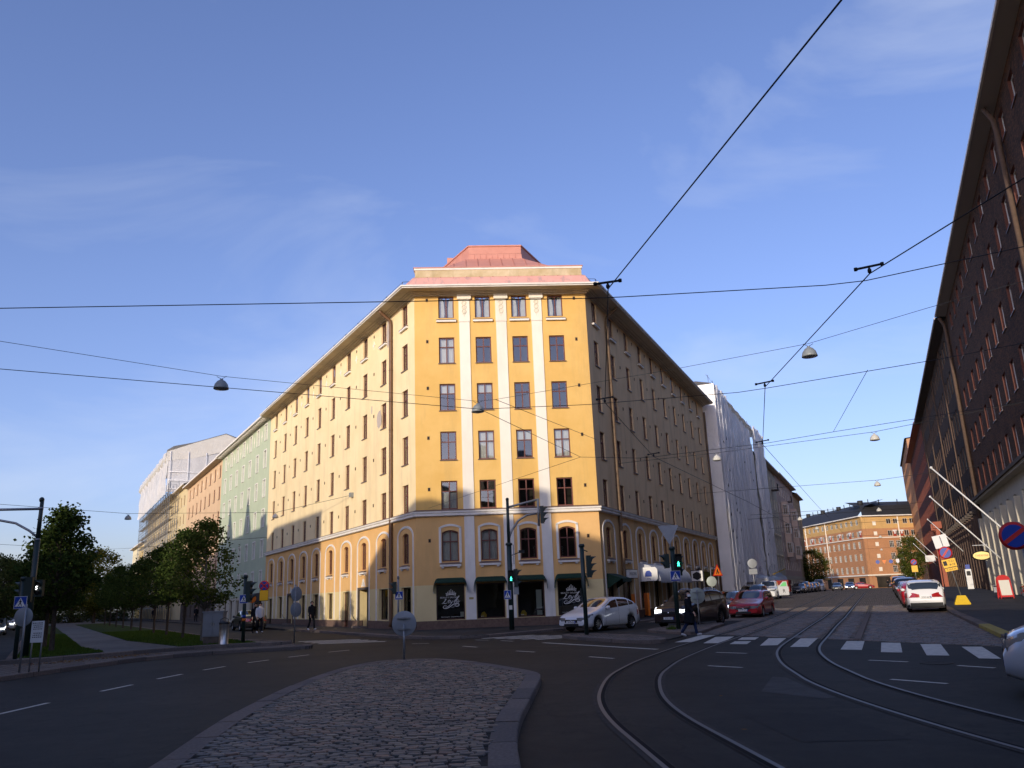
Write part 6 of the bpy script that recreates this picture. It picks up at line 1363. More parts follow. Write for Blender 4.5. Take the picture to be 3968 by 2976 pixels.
# right pavement
M = Matrix.Translation(RS(4.1, 56, .13)); o = thing('temporary_sign', 'temporary no-parking sign with yellow panels leaning on a yellow concrete foot', 'road sign', M @ Matrix.Rotation(radians(-23), 4, 'Z'))
M2 = M @ Matrix.Rotation(radians(-23), 4, 'Z'); b = MB(); b.prism([(-.42, -.3), (.42, -.3), (.42, .3), (-.42, .3)], 0, .06, M2); 
bb = [(-.42, -.3, .06), (.42, -.3, .06), (.42, .3, .06), (-.42, .3, .06)]; tt = [(-.22, -.16, .52), (.22, -.16, .52), (.22, .16, .52), (-.22, .16, .52)]
for i in range(4): b.poly([M2 @ Vector(bb[i]), M2 @ Vector(bb[(i+1) % 4]), M2 @ Vector(tt[(i+1) % 4]), M2 @ Vector(tt[i])])
b.poly([M2 @ Vector(p) for p in tt]); b.build('concrete_foot', 'yellow_concrete', o)
ML = M2 @ Matrix.Translation((0, 0, .5)) @ Matrix.Rotation(radians(-10), 4, 'Y'); pole_mesh(o, ML, 3.55, .03, 'galv', cap=False)
MS = ML @ Matrix.Rotation(pi, 4, 'Z'); no_park(o, MS @ Matrix.Translation((0, .06, 2.55)), .37); 
pn = yellow_panel(o, MS @ Matrix.Translation((0, .05, 1.93)), .78, .52); b = MB(); b.mat('ink'); b.cbox((.22, .012, 0.02), (.2, .006, .26)); b.build('truck_symbol', None, pn, MS @ Matrix.Translation((0, .05, 1.93)))
Q = MS @ Matrix.Translation((-.14, .065, 2.02)) @ Matrix.Rotation(pi/2, 4, 'X') @ Matrix.Rotation(pi, 4, 'Y'); text_mesh('lettering', '7-21', .17, 'ink', pn, Q, .002); Q = MS @ Matrix.Translation((-.14, .065, 1.83)) @ Matrix.Rotation(pi/2, 4, 'X') @ Matrix.Rotation(pi, 4, 'Y'); text_mesh('lettering', '8-18', .17, 'ink', pn, Q, .002)
pn = yellow_panel(o, MS @ Matrix.Translation((0, .05, 1.56)), .72, .2); text_mesh('lettering', '5.10-9.10', .13, 'ink', pn, MS @ Matrix.Translation((0, .065, 1.56)) @ Matrix.Rotation(pi/2, 4, 'X') @ Matrix.Rotation(pi, 4, 'Y'), .002)
b = MB(); b.cbox((.03, .0, 3.25), (.78, .03, .75)); b.build('covered_sign', 'sign_white', o, MS)
M = T(12.95, 21.35, .12); o = thing('traffic_sign', 'large red and blue no-parking sign at the right picture edge', 'road sign', M); pole_mesh(o, M, 2.95, .035, 'galv', cap=False); no_park(o, T(12.72, 21.25, 2.72, 196) @ Matrix.Rotation(-.14, 4, 'Y'), .36)
M = Matrix.Translation(RS(8.2, 98, .13)); o = thing('parking_meter', 'white parking meter column standing against the brown brick building', 'parking meter', M); b = MB(); b.box(-.28, -.2, 0, .28, .2, 2.0); b.build('body', 'sign_white', o, M @ Matrix.Rotation(radians(-23), 4, 'Z')); b = MB(); b.box(-.2, -.215, 2.0, .2, .2, 2.45); b.build('head', 'sign_blue', o, M @ Matrix.Rotation(radians(-23), 4, 'Z')); b = MB(); b.box(-.18, -.22, 1.35, .18, -.201, 1.8); b.build('screen', 'ink', o, M @ Matrix.Rotation(radians(-23), 4, 'Z'))
M = Matrix.Translation(RS(7.3, 64, .14)) @ Matrix.Rotation(radians(-8), 4, 'Z'); o = thing('a_board', 'red framed pavement sign board with cream menu sheet', 'sign board', M)
for s_, nm in ((1, 'front_panel'), (-1, 'back_panel')):
    Q = M @ Matrix.Translation((0, -.25*s_, 0)) @ Matrix.Rotation(-.16*s_, 4, 'X'); b = MB(); b.mat('red_board'); ou = [(-.42, .1), (.42, .1), (.42, 1.25)]+[(.42*cos(k*pi/8), 1.25+.3*sin(k*pi/8)) for k in range(1, 8)]+[(-.42, 1.25)]; b.prism(ou, -.02, .02, Q @ Matrix.Rotation(pi/2, 4, 'X')); f_ = b.build(nm, None, o)
    if s_ > 0: b = MB(); b.box(-.33, -.03, .22, .33, -.021, 1.2, Q); b.build('menu_sheet', 'paper', f_); 
    for x in (-.38, .38): b = MB(); b.tube([Q @ Vector((x, 0, 0)), Q @ Vector((x, 0, .12))], .03, 5); b.build('leg', 'red_board', o)
M = Matrix.Translation(RS(7.6, 69, .14)); o = thing('cafe_table', 'small dark cafe table with white cloth behind the red board', 'table', M); b = MB(); b.lathe([(.38, .7), (.4, .72), (.4, .75), (.02, .76)], 14); b.build('table_top', 'car_trim', o, M); b = MB(); b.tube([(0, 0, 0), (0, 0, .7)], .03, 6); b.lathe([(.25, 0), (.25, .03), (.03, .05)], 12); b.build('leg', 'car_trim', o, M); b = MB(); b.box(-.3, -.42, .3, .3, .3, .775); b.build('cloth', 'sign_white', o, M)
M = Matrix.Translation(RS(8.5, 63, .14)); o = thing('flower_pot', 'pot of red flowers by the white shop front', 'plant', M); b = MB(); b.lathe([(.16, 0), (.24, .45), (.25, .5)], 10); b.build('pot', 'dark_stone', o, M); b = MB(); rf = random.Random(1)
for _ in range(160):
    b.mat('leaf_dark' if rf.random() < .6 else 'flower_red'); c = Vector((rf.gauss(0, .16), rf.gauss(0, .16), .65+rf.gauss(0, .15))); u_ = Vector((rf.gauss(0, 1), rf.gauss(0, 1), rf.gauss(0, 1))).normalized()*.08; v_ = u_.orthogonal().normalized()*.07; b.poly([c-u_, c+v_, c+u_, c-v_])
b.build('flowers', None, o, M)
def flagpole(s, z0, ln, label, lat=9.1, r=.05):
    p0 = RS(lat, s); p0.z = z0; p1 = p0-pR*ln*.62+dR*ln*.10+Vector((0, 0, ln*.78)); o = thing('flagpole', label, 'flagpole', Matrix.Translation(p0), 'white flagpoles on the right facades'); b = MB(); b.tube([p0-p0, p1-p0], [r, r*.8], 8); q = b.build('pole', 'sign_white', o, Matrix.Translation(p0)); b = MB(); b.lathe([(.02, -.1), (r*1.6, -.03), (r*1.6, .05), (.02, .1)], 10, Matrix.Translation(p1-p0)); b.build('finial', 'sign_white', o, Matrix.Translation(p0)); b = MB(); b.cbox((0, 0, 0), (.25, .25, .3)); b.build('wall_bracket', 'dark_stone', o, Matrix.Translation(p0))
flagpole(62.5, 3.0, 8.0, 'nearest slanted white flagpole beside the no-parking sign', r=.06); flagpole(77, 2.9, 7.2, 'long slanted white flagpole crossing the oval shop sign', r=.058); flagpole(109, 4.6, 5.2, 'slanted white flagpole on the brown brick building'); flagpole(150, 4.3, 5.2, 'slanted white flagpole behind the temporary sign'); flagpole(166, 4.2, 5.0, 'farthest slanted white flagpole near the red portal')
M = FB @ Matrix.Translation((-84, -1.0, 3.6)); o = thing('oval_sign', 'oval yellow and black shop sign hanging from a scrolled bracket', 'shop sign', M); b = MB(); b.mat('ink'); b.lathe([(.01, -.04), (.8, -.04), (.8, .04), (.01, .04)], 24, M @ Matrix.Rotation(pi/2, 4, 'Y') @ Matrix.Diagonal((.55, 1, 1, 1))); b.build('sign_panel', None, o); b = MB(); b.mat('brass'); b.lathe([(.68, .045), (.01, .047)], 24, M @ Matrix.Rotation(pi/2, 4, 'Y') @ Matrix.Diagonal((.5, 1, 1, 1)), False); q = b.build('gold_field', None, o); b = MB(); b.tube([(0, 1.0, .9), (0, -.6, .9)], .03, 5); b.tube([(0, .9, .3), (0, .5, .75), (0, .2, .85)], .02, 5); b.build('bracket', 'sign_white', o, M)
text_mesh('lettering', 'THERMAE', .24, 'sign_red', o, M @ Matrix.Translation((.055, 0, 0)) @ Matrix.Rotation(pi/2, 4, 'Z') @ Matrix.Rotation(pi/2, 4, 'X'), .003)
M = FB @ Matrix.Translation((-56.5, -.75, 3.4)); o = tag(ob('disc_sign', None, None, M), 'white round sign on the arcaded shop front at the right edge', 'shop sign'); b = MB(); b.lathe([(.01, -.03), (.4, -.03), (.4, .03), (.01, .03)], 20, M @ Matrix.Rotation(pi/2, 4, 'Y')); b.build('sign_panel', 'sign_white', o); b = MB(); b.tube([(0, 0, .4), (0, 0, .55), (0, .75, .55)], .02, 5); b.build('bracket', 'galv', o, M)
M = FB @ Matrix.Translation((-168, -.9, 5.4)); o = tag(ob('box_sign', None, None, M), 'small white box sign on the red brick building', 'shop sign'); b = MB(); b.cbox((0, 0, 0), (.12, 1.6, 1.1)); b.build('sign_panel', 'sign_white', o, M); b = MB(); b.tube([(0, .8, .3), (0, 1, .3)], .03, 5); b.build('bracket', 'galv', o, M)
# cafe awning by the green building
M = FL @ Matrix.Translation((-39, -.05, 0)); o = thing('cafe_awning', 'dark grey cafe awning with red round signs on the green building', 'awning', M); b = MB(); b.mat('awning_dark'); b.sm = True; b.grid([[(x, y, z) for y, z in ((0, 2.9), (-.5, 2.8), (-.95, 2.45), (-1.1, 2.05))] for x in (-1.3, 1.3)]); b.sm = False
for x in (-1.3, 1.3): b.poly([(x, 0, 2.9), (x, -.5, 2.8), (x, -.95, 2.45), (x, -1.1, 2.05), (x, 0, 2.05)])
b.build('canopy', None, o, M)
for x in (-1.45, 1.4): disc(o, M @ Matrix.Translation((x, -.75, 2.35)) @ Matrix.Rotation(-pi/2 if x > 0 else -pi/2, 4, 'Z') @ Matrix.Rotation(pi, 4, 'Z'), .36, 'sign_orange', 'sign_orange', 'round_sign')
# red barrier and site clutter at the wrapped building
M = FR @ Matrix.Translation((38.2, -2.2, .12)); o = tag(ob('site_barrier', None, None, M), 'narrow red and white site barrier post by the sheeting', 'barrier'); b = MB(); b.box(-.12, -.08, 0, .12, .08, 1.25); b.build('post', 'red_board', o, M); b = MB(); b.box(-.25, -.2, 0, .25, .2, .12); b.build('foot', 'car_trim', o, M)
M = Matrix.Translation(RS(-12.7, 51.5, .12)); o = tag(ob('kerb_bollard', None, None, M), 'small yellow kerb block on the pavement left of the red estate car', 'bollard'); b = MB(); b.lathe([(.22, 0), (.2, .4), (.12, .52), (.01, .54)], 12); b.build('body', 'yellow_concrete', o, M); b = MB(); b.lathe([(.205, .28), (.2, .36)], 12, I4, False); b.build('band', 'ink', o, M)
# pendant signs over the far crossing
for k, (px, m, nm, lab) in enumerate(((0, 'sign_blue', 'overhead_sign', 'round blue overhead sign far down the tram street'), (1, 'sign_orange', 'overhead_sign', 'orange triangular overhead sign far down the tram street'), (2, 'sign_blue', 'overhead_sign', 'second blue overhead sign right of the orange triangle'), (3, 'flag_white', 'overhead_sign', 'white pennant sign right of the blue overhead signs'))):
    P = RS(-.4+1.15*k, 172); P.z = 5.3; M = Matrix.Translation(P) @ Matrix.Rotation(radians(-23), 4, 'Z'); o = thing(nm, lab, 'road sign', M); b = MB(); b.mat(m); ou = [(.36*cos(j*pi/8), .36*sin(j*pi/8)) for j in range(16)] if m == 'sign_blue' else ([(-.42, .3), (0, -.42), (.42, .3)] if m == 'sign_orange' else [(-.28, .4), (-.28, -.15), (0, -.42), (.28, -.15), (.28, .4)]); b.prism(ou[::-1] if m == 'sign_orange' else ou, -.02, .02, M @ Matrix.Rotation(pi/2, 4, 'X')); b.build('panel', None, o); b = MB(); b.tube([(0, 0, .45), (0, 0, 1.0)], .02, 4); b.build('hanger', 'galv', o, M)
for (la, s, lab) in ((5.0, 150, 'no-stopping sign with yellow panel at the far right kerb'),):
    M = Matrix.Translation(RS(la, s, .12)); o = thing('traffic_sign', lab, 'road sign', M); pole_mesh(o, M, 4.3, .04, 'galv', cap=False); Q = M @ Matrix.Rotation(pi-radians(23), 4, 'Z'); no_park(o, Q @ Matrix.Translation((0, .06, 4.0)), .5); yellow_panel(o, Q @ Matrix.Translation((0, .06, 2.95)), .95, 1.1)
# ================================================================ overhead wires and hanging lamps
def wire(name, label, pts, r, m='wire', sag=0.0, cat='wire'):
    P = [Vector(p) for p in pts]; full = []
    for a, b_ in zip(P[:-1], P[1:]):
        n = 10 if sag else 1; L_ = (b_-a).length
        for i in range(n): t = i/n; q = a.lerp(b_, t); q.z -= sag*L_*4*t*(1-t); full.append(q)
    full.append(P[-1]); b = MB(); b.mat(m); b.tube(full, r, 5); return tag(b.build(name, None), label, cat)
def clampm(o, P, dirv, ln=.34):
    """insulated clamp arm carrying the contact wire"""
    d = Vector(dirv).normalized(); P = Vector(P); b = MB(); a, e = P-d*ln/2+Vector((0, 0, .07)), P+d*ln/2+Vector((0, 0, .12)); b.tube([a, e], .016, 6); b.lathe([(.024, -.02), (.024, .02)], 8, Matrix.Translation(a)); b.lathe([(.024, -.02), (.024, .02)], 8, Matrix.Translation(e)); b.lathe([(.012, 0), (.026, .02), (.026, .05), (.014, .07), (.014, .10)], 8, Matrix.Translation(P)); b.build('insulated_clamp', 'wire', o)
c1 = [(3.4, -3, 5.6), (2.37, 4.76, 5.6), (1.32, 10.09, 5.6), (1.95, 16.74, 5.6), (4.17, 24.19, 5.6)]+[tuple(RS(-5.32, s, 5.6)) for s in (40, 70, 105, 150, 200)]
c2 = [(6.6, -2, 5.6), (5.24, 7.45, 5.6), (4.71, 9.9, 5.6), (5.1, 15.91, 5.6), (7.03, 22.75, 5.6)]+[tuple(RS(-2.55, s, 5.6)) for s in (44, 70, 105, 150, 200)]
w1 = wire('contact_wire', 'tram contact wire over the left track running from top right past the roof corner', c1, .008); w2 = wire('contact_wire', 'tram contact wire over the right track running to the brick building', c2, .008)
for P in c1[2:5]: clampm(w1, P, (1, .1, 0))
for P in c2[2:5]: clampm(w2, P, (1, -.1, 0))
sA = wire('span_wire', 'upper span wire crossing the sky just above the roof eave', [(-20, 9.4, 5.9), (-6.96, 10.39, 5.78), (1.1, 10.87, 5.77), (1.6, 10.87, 5.77), (4.45, 10.72, 5.77), (4.97, 10.6, 5.77), (6.79, 9.92, 5.9), (12, 8.2, 6.3)], .007)
sB = wire('span_wire', 'middle span wire passing below the hanging lamp across the corner facade', [(-16, 10.3, 6.2), (-9.16, 13.92, 6.0), (-.76, 18.2, 5.9), (1.7, 17.6, 5.77), (2.2, 17.5, 5.77), (4.85, 17.0, 5.77), (5.4, 16.7, 5.77), (8.33, 15.2, 5.85), (14, 12.4, 6.2)], .007)
sC = wire('span_wire', 'lower span wire from the knot at the corner facade to the brick building', [(2.14, 26.16, 6.0), (3.9, 25.4, 5.77), (4.5, 25.2, 5.77), (6.75, 23.9, 5.77), (7.35, 23.6, 5.77), (9.36, 23.0, 5.95), (17.5, 18.5, 6.3)], .007)
chp = lambda u, z: FC @ Vector((u, -.03, z))
wire('stay_wire', 'thin stay wire from the corner facade up to the lower span wire knot', [chp(-3.45, 6.65), (2.14, 26.16, 6.0)], .007); wire('stay_wire', 'stay wire from the hanging lamp knot down to the lower span wire', [(-.76, 18.2, 5.9), (2.14, 26.16, 6.0)], .007)
wire('stay_wire', 'stay wire from the lamp wire down to the right edge of the corner facade', [(-.67, 30.98, 9.2), chp(6.25, 10.3)], .011)
wire('link_wire', 'short near-vertical wire linking the middle and lower span wires', [(7.14, 15.75, 5.83), (9.2, 23.05, 5.95)], .006)
wa = wire('lamp_wire', 'lamp wire crossing from the left edge over the corner facade to the brick building', [(-24, 14, 9.3), (-14.36, 21.67, 9.2), (-9.58, 25.8, 9.1), (-1.37, 30.74, 9.1), (-.67, 30.98, 9.2), (5.73, 27.48, 9.2), (9.5, 24.85, 9.15), (12.09, 22.21, 9.3), (20, 14.5, 9.6)], .008)
wc = wire('lamp_wire', 'lamp wire from the left wing wall across the boulevard', [LW(11.02, .03, 8.78), (-18.92, 63.95, 8.75), (-28.84, 60.45, 8.7), (-36, 51, 8.9)], .014)
wd = wire('lamp_wire', 'farther lamp wire from the green building across the boulevard', [LW(36.0, .03, 7.9), (-44.74, 95.56, 8.75), (-48.65, 94.97, 8.7), (-56, 78, 8.9)], .018)
we = wire('lamp_wire', 'lamp wire over the tram street from the yellow right wing to the brick building', [tuple(FR @ Vector((4, -.03, 9.4))), (11.48, 45.85, 9.15), (18.45, 41.09, 9.15), (27, 33, 9.6)], .012)
wg = wire('lamp_wire', 'lamp wire over the tram street by the wrapped building', [tuple(FR @ Vector((25, -.5, 9.5))), (27.33, 61.6, 9.15), (36, 56.5, 9.6)], .014)
wh = wire('lamp_wire', 'lamp wire over the tram street beyond the wrapped building', [tuple(FR @ Vector((52, -1.4, 9.6))), (37.19, 84.35, 9.15), (49, 79, 9.6)], .018)
LAMP = None
def lamp(P, label, s=1.0, pale=False):
    M = Matrix.Translation(Vector(P)) @ Matrix.Diagonal((s, s, s, 1)); o = thing('hanging_lamp', label, 'street lamp', M, 'street lamps hung on wires')
    b = MB(); b.lathe([(.01, -.08), (.045, -.09), (.06, -.13), (.13, -.17), (.205, -.27), (.235, -.38), (.245, -.43), (.235, -.435)], 20, I4, False); b.build('shade', 'lamp_glass' if pale else 'lamp_grey', o, M); b = MB(); b.lathe([(.225, -.43), (.16, -.455), (.01, -.465)], 16, I4, False); b.build('glass', 'lamp_glass', o, M)
    b = MB(); b.tube([(-.16, 0, .0), (-.10, 0, -.04), (0, 0, -.09)], .008, 4); b.tube([(.16, 0, .0), (.10, 0, -.04), (0, 0, -.09)], .008, 4); b.build('hanger', 'wire', o, M)
lamp((-9.58, 25.8, 9.1), 'grey dome lamp hanging in the open sky left of the yellow building'); lamp((-1.37, 30.74, 9.1), 'grey dome lamp hanging in front of the corner facade windows'); lamp((9.5, 24.85, 9.15), 'grey dome lamp hanging in the sky right of the yellow building')
lamp((-28.84, 60.45, 8.7), 'small dome lamp hanging over the boulevard left of the scaffold tent'); lamp((-18.92, 63.95, 8.75), 'pale dome lamp hanging in front of the left wing near the green building', 1, True); lamp((-48.65, 94.97, 8.7), 'far dome lamp hanging low over the boulevard trees')
lamp((18.45, 41.09, 9.15), 'pale dome lamp hanging in the sky near the red eave', 1, True); lamp((11.48, 45.85, 9.15), 'pale dome lamp hanging in front of the white sheeting', 1, True); lamp((27.33, 61.6, 9.15), 'pale dome lamp hanging below the red eave above the street', 1, True); lamp((37.19, 84.35, 9.15), 'white dome lamp hanging above the black mansard roof', 1.05, True)
for (P, lab) in (((31.3, 91.07, 9.1), 'small white dome lamp against the ochre house at the street end'), ((39.17, 107.98, 9.1), 'tiny white dome lamp in front of the left eave of the street end building'), ((59.26, 135.38, 9.1), 'tiny white dome lamp over the mid street before the far brick facade'), ((83.07, 190.16, 9.1), 'farthest tiny dome lamp in front of the orange brick facade')):
    lamp(P, lab, 1.15, True); p = Vector(P); wire('lamp_wire', 'distant lamp wire carrying the '+lab.split(' dome')[0]+' lamp '+lab.split('lamp ')[1].split(' ')[0]+' '+' '.join(lab.split(' ')[-3:]), [p-pR*11, p+Vector((0, 0, .01)), p+pR*11], .02)
b = MB(); b.cbox((0, 0, 0), (.28, .25, .3)); tag(b.build('junction_box', 'lamp_grey', None, FL @ Matrix.Translation((-11.02, -.12, 8.78))), 'small wire anchor box on the left wing wall above the string course', 'anchor box')
# ================================================================ vehicles
def interp(tab, y):
    if y <= tab[0][0]: return tab[0][1]
    for (a, za), (b, zb) in zip(tab[:-1], tab[1:]):
        if y <= b: t = (y-a)/(b-a); return za+(zb-za)*t
    return tab[-1][1]
CARS = {
 'hatch': dict(L=4.33, W=1.79, wb=2.60, fo=.90, r=.315, top=[(0, .50), (.04, .66), (.30, .80), (.95, .95), (1.25, 1.04), (2.05, 1.42), (2.55, 1.50), (3.25, 1.47), (3.80, 1.30), (4.15, 1.06), (4.28, .84), (4.33, .5)], belt=[(0, .6), (1.1, .93), (2, .97), (3.8, 1.10), (4.33, 1.0)], glass=(1.45, 3.75), ws=(1.30, 2.08), rw=(3.72, 4.12)),
 'suv': dict(L=4.60, W=1.86, wb=2.66, fo=.92, r=.365, top=[(0, .62), (.05, .86), (.35, .99), (1.05, 1.09), (1.30, 1.15), (2.05, 1.58), (2.6, 1.68), (3.6, 1.65), (4.15, 1.55), (4.45, 1.15), (4.56, .95), (4.60, .6)], belt=[(0, .7), (1.1, 1.06), (2, 1.09), (4.2, 1.20), (4.6, 1.1)], glass=(1.5, 4.12), ws=(1.35, 2.1), rw=(4.15, 4.42)),
 'wagon': dict(L=4.82, W=1.86, wb=2.82, fo=.96, r=.325, top=[(0, .52), (.05, .70), (.3, .81), (1.2, .96), (1.5, 1.03), (2.35, 1.44), (2.85, 1.52), (4.0, 1.50), (4.45, 1.40), (4.70, 1.0), (4.80, .85), (4.82, .5)], belt=[(0, .6), (1.3, .94), (2.2, .97), (4.5, 1.06), (4.82, 1.0)], glass=(1.7, 4.40), ws=(1.55, 2.40), rw=(4.45, 4.68)),
 'sedan': dict(L=4.55, W=1.78, wb=2.68, fo=.9, r=.31, top=[(0, .50), (.05, .66), (.3, .78), (1.1, .92), (1.4, 1.0), (2.15, 1.38), (2.6, 1.44), (3.2, 1.42), (3.85, 1.10), (4.4, 1.02), (4.52, .8), (4.55, .5)], belt=[(0, .6), (1.2, .9), (2.2, .94), (4.0, 1.02), (4.55, .95)], glass=(1.6, 3.75), ws=(1.45, 2.2), rw=(3.25, 3.82)),
 'van': dict(L=5.2, W=1.98, wb=3.1, fo=.95, r=.34, top=[(0, .7), (.05, .95), (.5, 1.15), (.95, 1.30), (1.75, 2.0), (2.1, 2.12), (5.0, 2.12), (5.17, 1.9), (5.2, .7)], belt=[(0, .8), (.9, 1.2), (2, 1.24), (5.2, 1.24)], glass=(1.25, 2.35), ws=(1.02, 1.78), rw=(5.02, 5.18)),
 'pickup': dict(L=5.1, W=1.88, wb=3.05, fo=.92, r=.37, top=[(0, .75), (.05, .98), (.35, 1.08), (1.2, 1.17), (1.5, 1.24), (2.15, 1.72), (2.5, 1.80), (3.3, 1.78), (3.55, 1.25), (3.6, 1.08), (5.05, 1.08), (5.1, .6)], belt=[(0, .8), (1.2, 1.12), (3.4, 1.16), (3.6, 1.07), (5.1, 1.07)], glass=(1.65, 3.25), ws=(1.55, 2.18), rw=(3.34, 3.52))}
def wheel(car, M, r, wd, rimm, side):
    t = MB(); t.mat('tyre'); Q = Matrix.Rotation(pi/2, 4, 'Y'); t.lathe([(r*.66, -wd/2), (r*.90, -wd/2), (r*.985, -wd*.36), (r, 0), (r*.985, wd*.36), (r*.90, wd/2), (r*.66, wd/2)], 20, Q, False); o = t.build('wheel', None, car, M)
    b = MB(); b.mat(rimm); s = 1 if side > 0 else -1; x = s*wd*.40
    b.lathe([(r*.68, s*wd*.48), (r*.62, s*wd*.44), (r*.60, s*wd*.2)], 20, Q, False); b.lathe([(.01, x), (r*.14, x), (r*.15, x-s*.02)], 10, Q, False)
    for k in range(10):
        a = k*pi/5; c, d = cos(a), sin(a); e, f = -sin(a), cos(a); w0, w1 = r*.05, r*.07
        b.poly([(x, c*r*.1+e*w0, d*r*.1+f*w0), (x, c*r*.63+e*w1, d*r*.63+f*w1), (x, c*r*.63-e*w1, d*r*.63-f*w1), (x, c*r*.1-e*w0, d*r*.1-f*w0)])
    b.mat('rail_groove'); b.lathe([(.01, s*wd*.18), (r*.62, s*wd*.18)], 16, Q, False); b.build('rim', None, o, M); return o
def car(label, kind, x, y, az, paintm, z=0, detail=1, on=False, plate=None, rimm='rim', rails=False, cat='car', group=None, name=None, pitch=0, glassm='car_glass', trimrows=True, cladding=False):
    p = CARS[kind]; L_, W, wb, fo, r = p['L'], p['W'], p['wb'], p['fo'], p['r']; M = T(x, y, z, az) @ Matrix.Translation((0, L_/2, 0)) @ Matrix.Rotation(pi, 4, 'Z')   # local y measured from the nose backwards
    C = thing(name or {'van': 'delivery_van', 'pickup': 'pickup_truck', 'suv': 'suv_car', 'wagon': 'wagon_car', 'hatch': 'hatchback_car', 'sedan': 'saloon_car'}[kind], label, cat, T(x, y, z, az), group)
    yf, yr = fo, fo+wb; R = r+.055
    ys = [L_*i/(46 if detail else 30) for i in range((46 if detail else 30)+1)]
    for yc in (yf, yr): ys += [yc-R-.002, yc+R+.002]+[yc+R*cos(pi*k/10) for k in range(11)]
    ys = sorted(set(round(q, 4) for q in ys if 0 <= q <= L_))
    smt = lambda tab, q: (interp(tab, q-.10)+2*interp(tab, q)+interp(tab, q+.10))/4 if .1 < q < L_-.1 else interp(tab, q)
    Tz = lambda q: smt(p['top'], q)
    HWf = lambda q: W/2*(1-.20*max(0, 1-q/.55)**2.2-.13*max(0, 1-(L_-q)/.5)**2.2)
    def under(q):
        zb = .20+.10*max(0, 1-q/.35)+.12*max(0, 1-(L_-q)/.4); arch = 0
        for yc in (yf, yr):
            if abs(q-yc) <= R: arch = r+sqrt(max(0, R*R-(q-yc)**2))
        return max(zb, arch)
    def ring(q):
        zb, t, hw = under(q), Tz(q), HWf(q); B_ = max(min(smt(p['belt'], q), t-.03), zb+.06); g = max(0, t-B_); k = min(1, max(0, (g-.05)/.2)); k = k*k*(3-2*k)
        hr = hw*.955-g*.27; lo_ = [(0, zb), (hw*.90, zb), (hw*.985, zb+min(.06, (B_-zb)*.2)), (hw, zb+.42*(B_-zb)), (hw*.988, zb+.78*(B_-zb)), (hw*.955, B_)]
        hi = [((hw*.955+hr)/2, B_+g*.48), (hr, t-.065), (hr*.88, t-.014), (hr*.45, t+.004), (0, t+.012)]; fl = [(hw*.92, B_+g*.45), (hw*.84, B_+g*.8), (hw*.66, t-.004), (hw*.34, t+.008), (0, t+.014)]
        return lo_+[(a[0]*k+b[0]*(1-k), a[1]*k+b[1]*(1-k)) for a, b in zip(hi, fl)]
    b = MB(); b.mat(paintm); b.sm = True
    for s in (1, -1):
        rows = [[(s*px, q, pz) for px, pz in ring(q)] for q in ys]; b.grid(rows if s > 0 else [r_[::-1] for r_ in rows])
    for q, rv_ in ((0, 1), (L_, 0)):
        rg_ = ring(q); pts = [(px, q, pz) for px, pz in rg_]+[(-px, q, pz) for px, pz in rg_[::-1]][1:-1]; b.poly(pts if rv_ else pts[::-1])
    body = b.build('body', None, C, M)
    def sx(q, z_):
        rg_ = ring(q)[2:9]
        for (xa, za), (xb, zb_) in zip(rg_[:-1], rg_[1:]):
            if za <= z_ <= zb_: return xa+(xb-xa)*(z_-za)/max(zb_-za, 1e-6)
        return rg_[0][0] if z_ < rg_[0][1] else rg_[-1][0]
    g0, g1 = p['glass']; cuts = [g0, g0+(g1-g0)*.45, g0+(g1-g0)*.83, g1] if kind not in ('van', 'pickup') else [g0, g1]
    if kind == 'pickup': cuts = [g0, g0+(g1-g0)*.55, g1]
    for s in (1, -1):
        for a, c in zip(cuts[:-1], cuts[1:]):
            m = MB(); m.mat(glassm); m.sm = True; rows = []
            for i in range(7):
                q = a+.035+(c-a-.07)*i/6; z0_ = smt(p['belt'], q)+.03; z1_ = max(z0_+.015, Tz(q)-.105); rows.append([(s*(sx(q, z0_+(z1_-z0_)*j/4)+.007), q, z0_+(z1_-z0_)*j/4) for j in range(5)])
            m.grid(rows); m.build('side_window', None, C, M)
    for nm, (a, c) in (('windscreen', p['ws']), ('rear_window', p['rw'])):
        m = MB(); m.mat(glassm); m.sm = True; rows = []
        for i in range(8):
            q = a+(c-a)*i/7; rg_ = ring(q); t = Tz(q); hr = rg_[7][0]*.97; rows.append([(hr*u, q-(.012 if nm == 'windscreen' else -.012), t+.014-.062*abs(u)**3.2) for u in (-1, -.8, -.4, 0, .4, .8, 1)])
        m.grid(rows); m.build(nm, None, C, M)
    for yc in (yf, yr):
        for s in (1, -1): wheel(C, M @ Matrix.Translation((s*(W/2-.115), yc, r)), r, .21, rimm, s)
    # dark interior and underbody so that no light shines through
    m = MB(); m.mat('car_trim'); m.box(-W*.38, yf+R+.02, .24, W*.38, yr-R-.02, .34)
    for q in (p['glass'][0]+.75, p['glass'][0]+1.7):
        for s in (-1, 1): m.box(s*.36-.22, q, .5, s*.36+.22, q+.14, min(1.18, Tz(q)-.2)); 
    tag(m.build('interior', None, C, M), kind='stuff')
    hz = interp(p['top'], .05)
    for s in (1, -1):
        m = MB(); m.mat('headlight_on' if on else 'headlight'); m.sm = True; h0 = HWf(0); rows = []
        for q, xx, zh, dz_ in ((0, h0*.48, hz-.035, .12), (0, h0*.80, hz-.02, .16), (.07, None, Tz(.12)-.045, .17), (.28, None, Tz(.30)-.05, .15), (.56, None, Tz(.58)-.075, .05)):
            zm = zh-dz_/2; xx = xx if xx is not None else sx(q, zm)+.008; rows.append([(s*(xx+.004), q-.004, zh-dz_), (s*(xx+.002), q-.006, zm), (s*(xx-.012), q-.002, zh)])
        m.grid(rows); m.build('headlight', None, C, M)
        m = MB(); m.mat('taillight'); m.sm = True; rz = interp(p['top'], L_-.06); za, zb_ = (rz-.22, rz+.02) if kind != 'van' else (.9, 1.4); rows = []
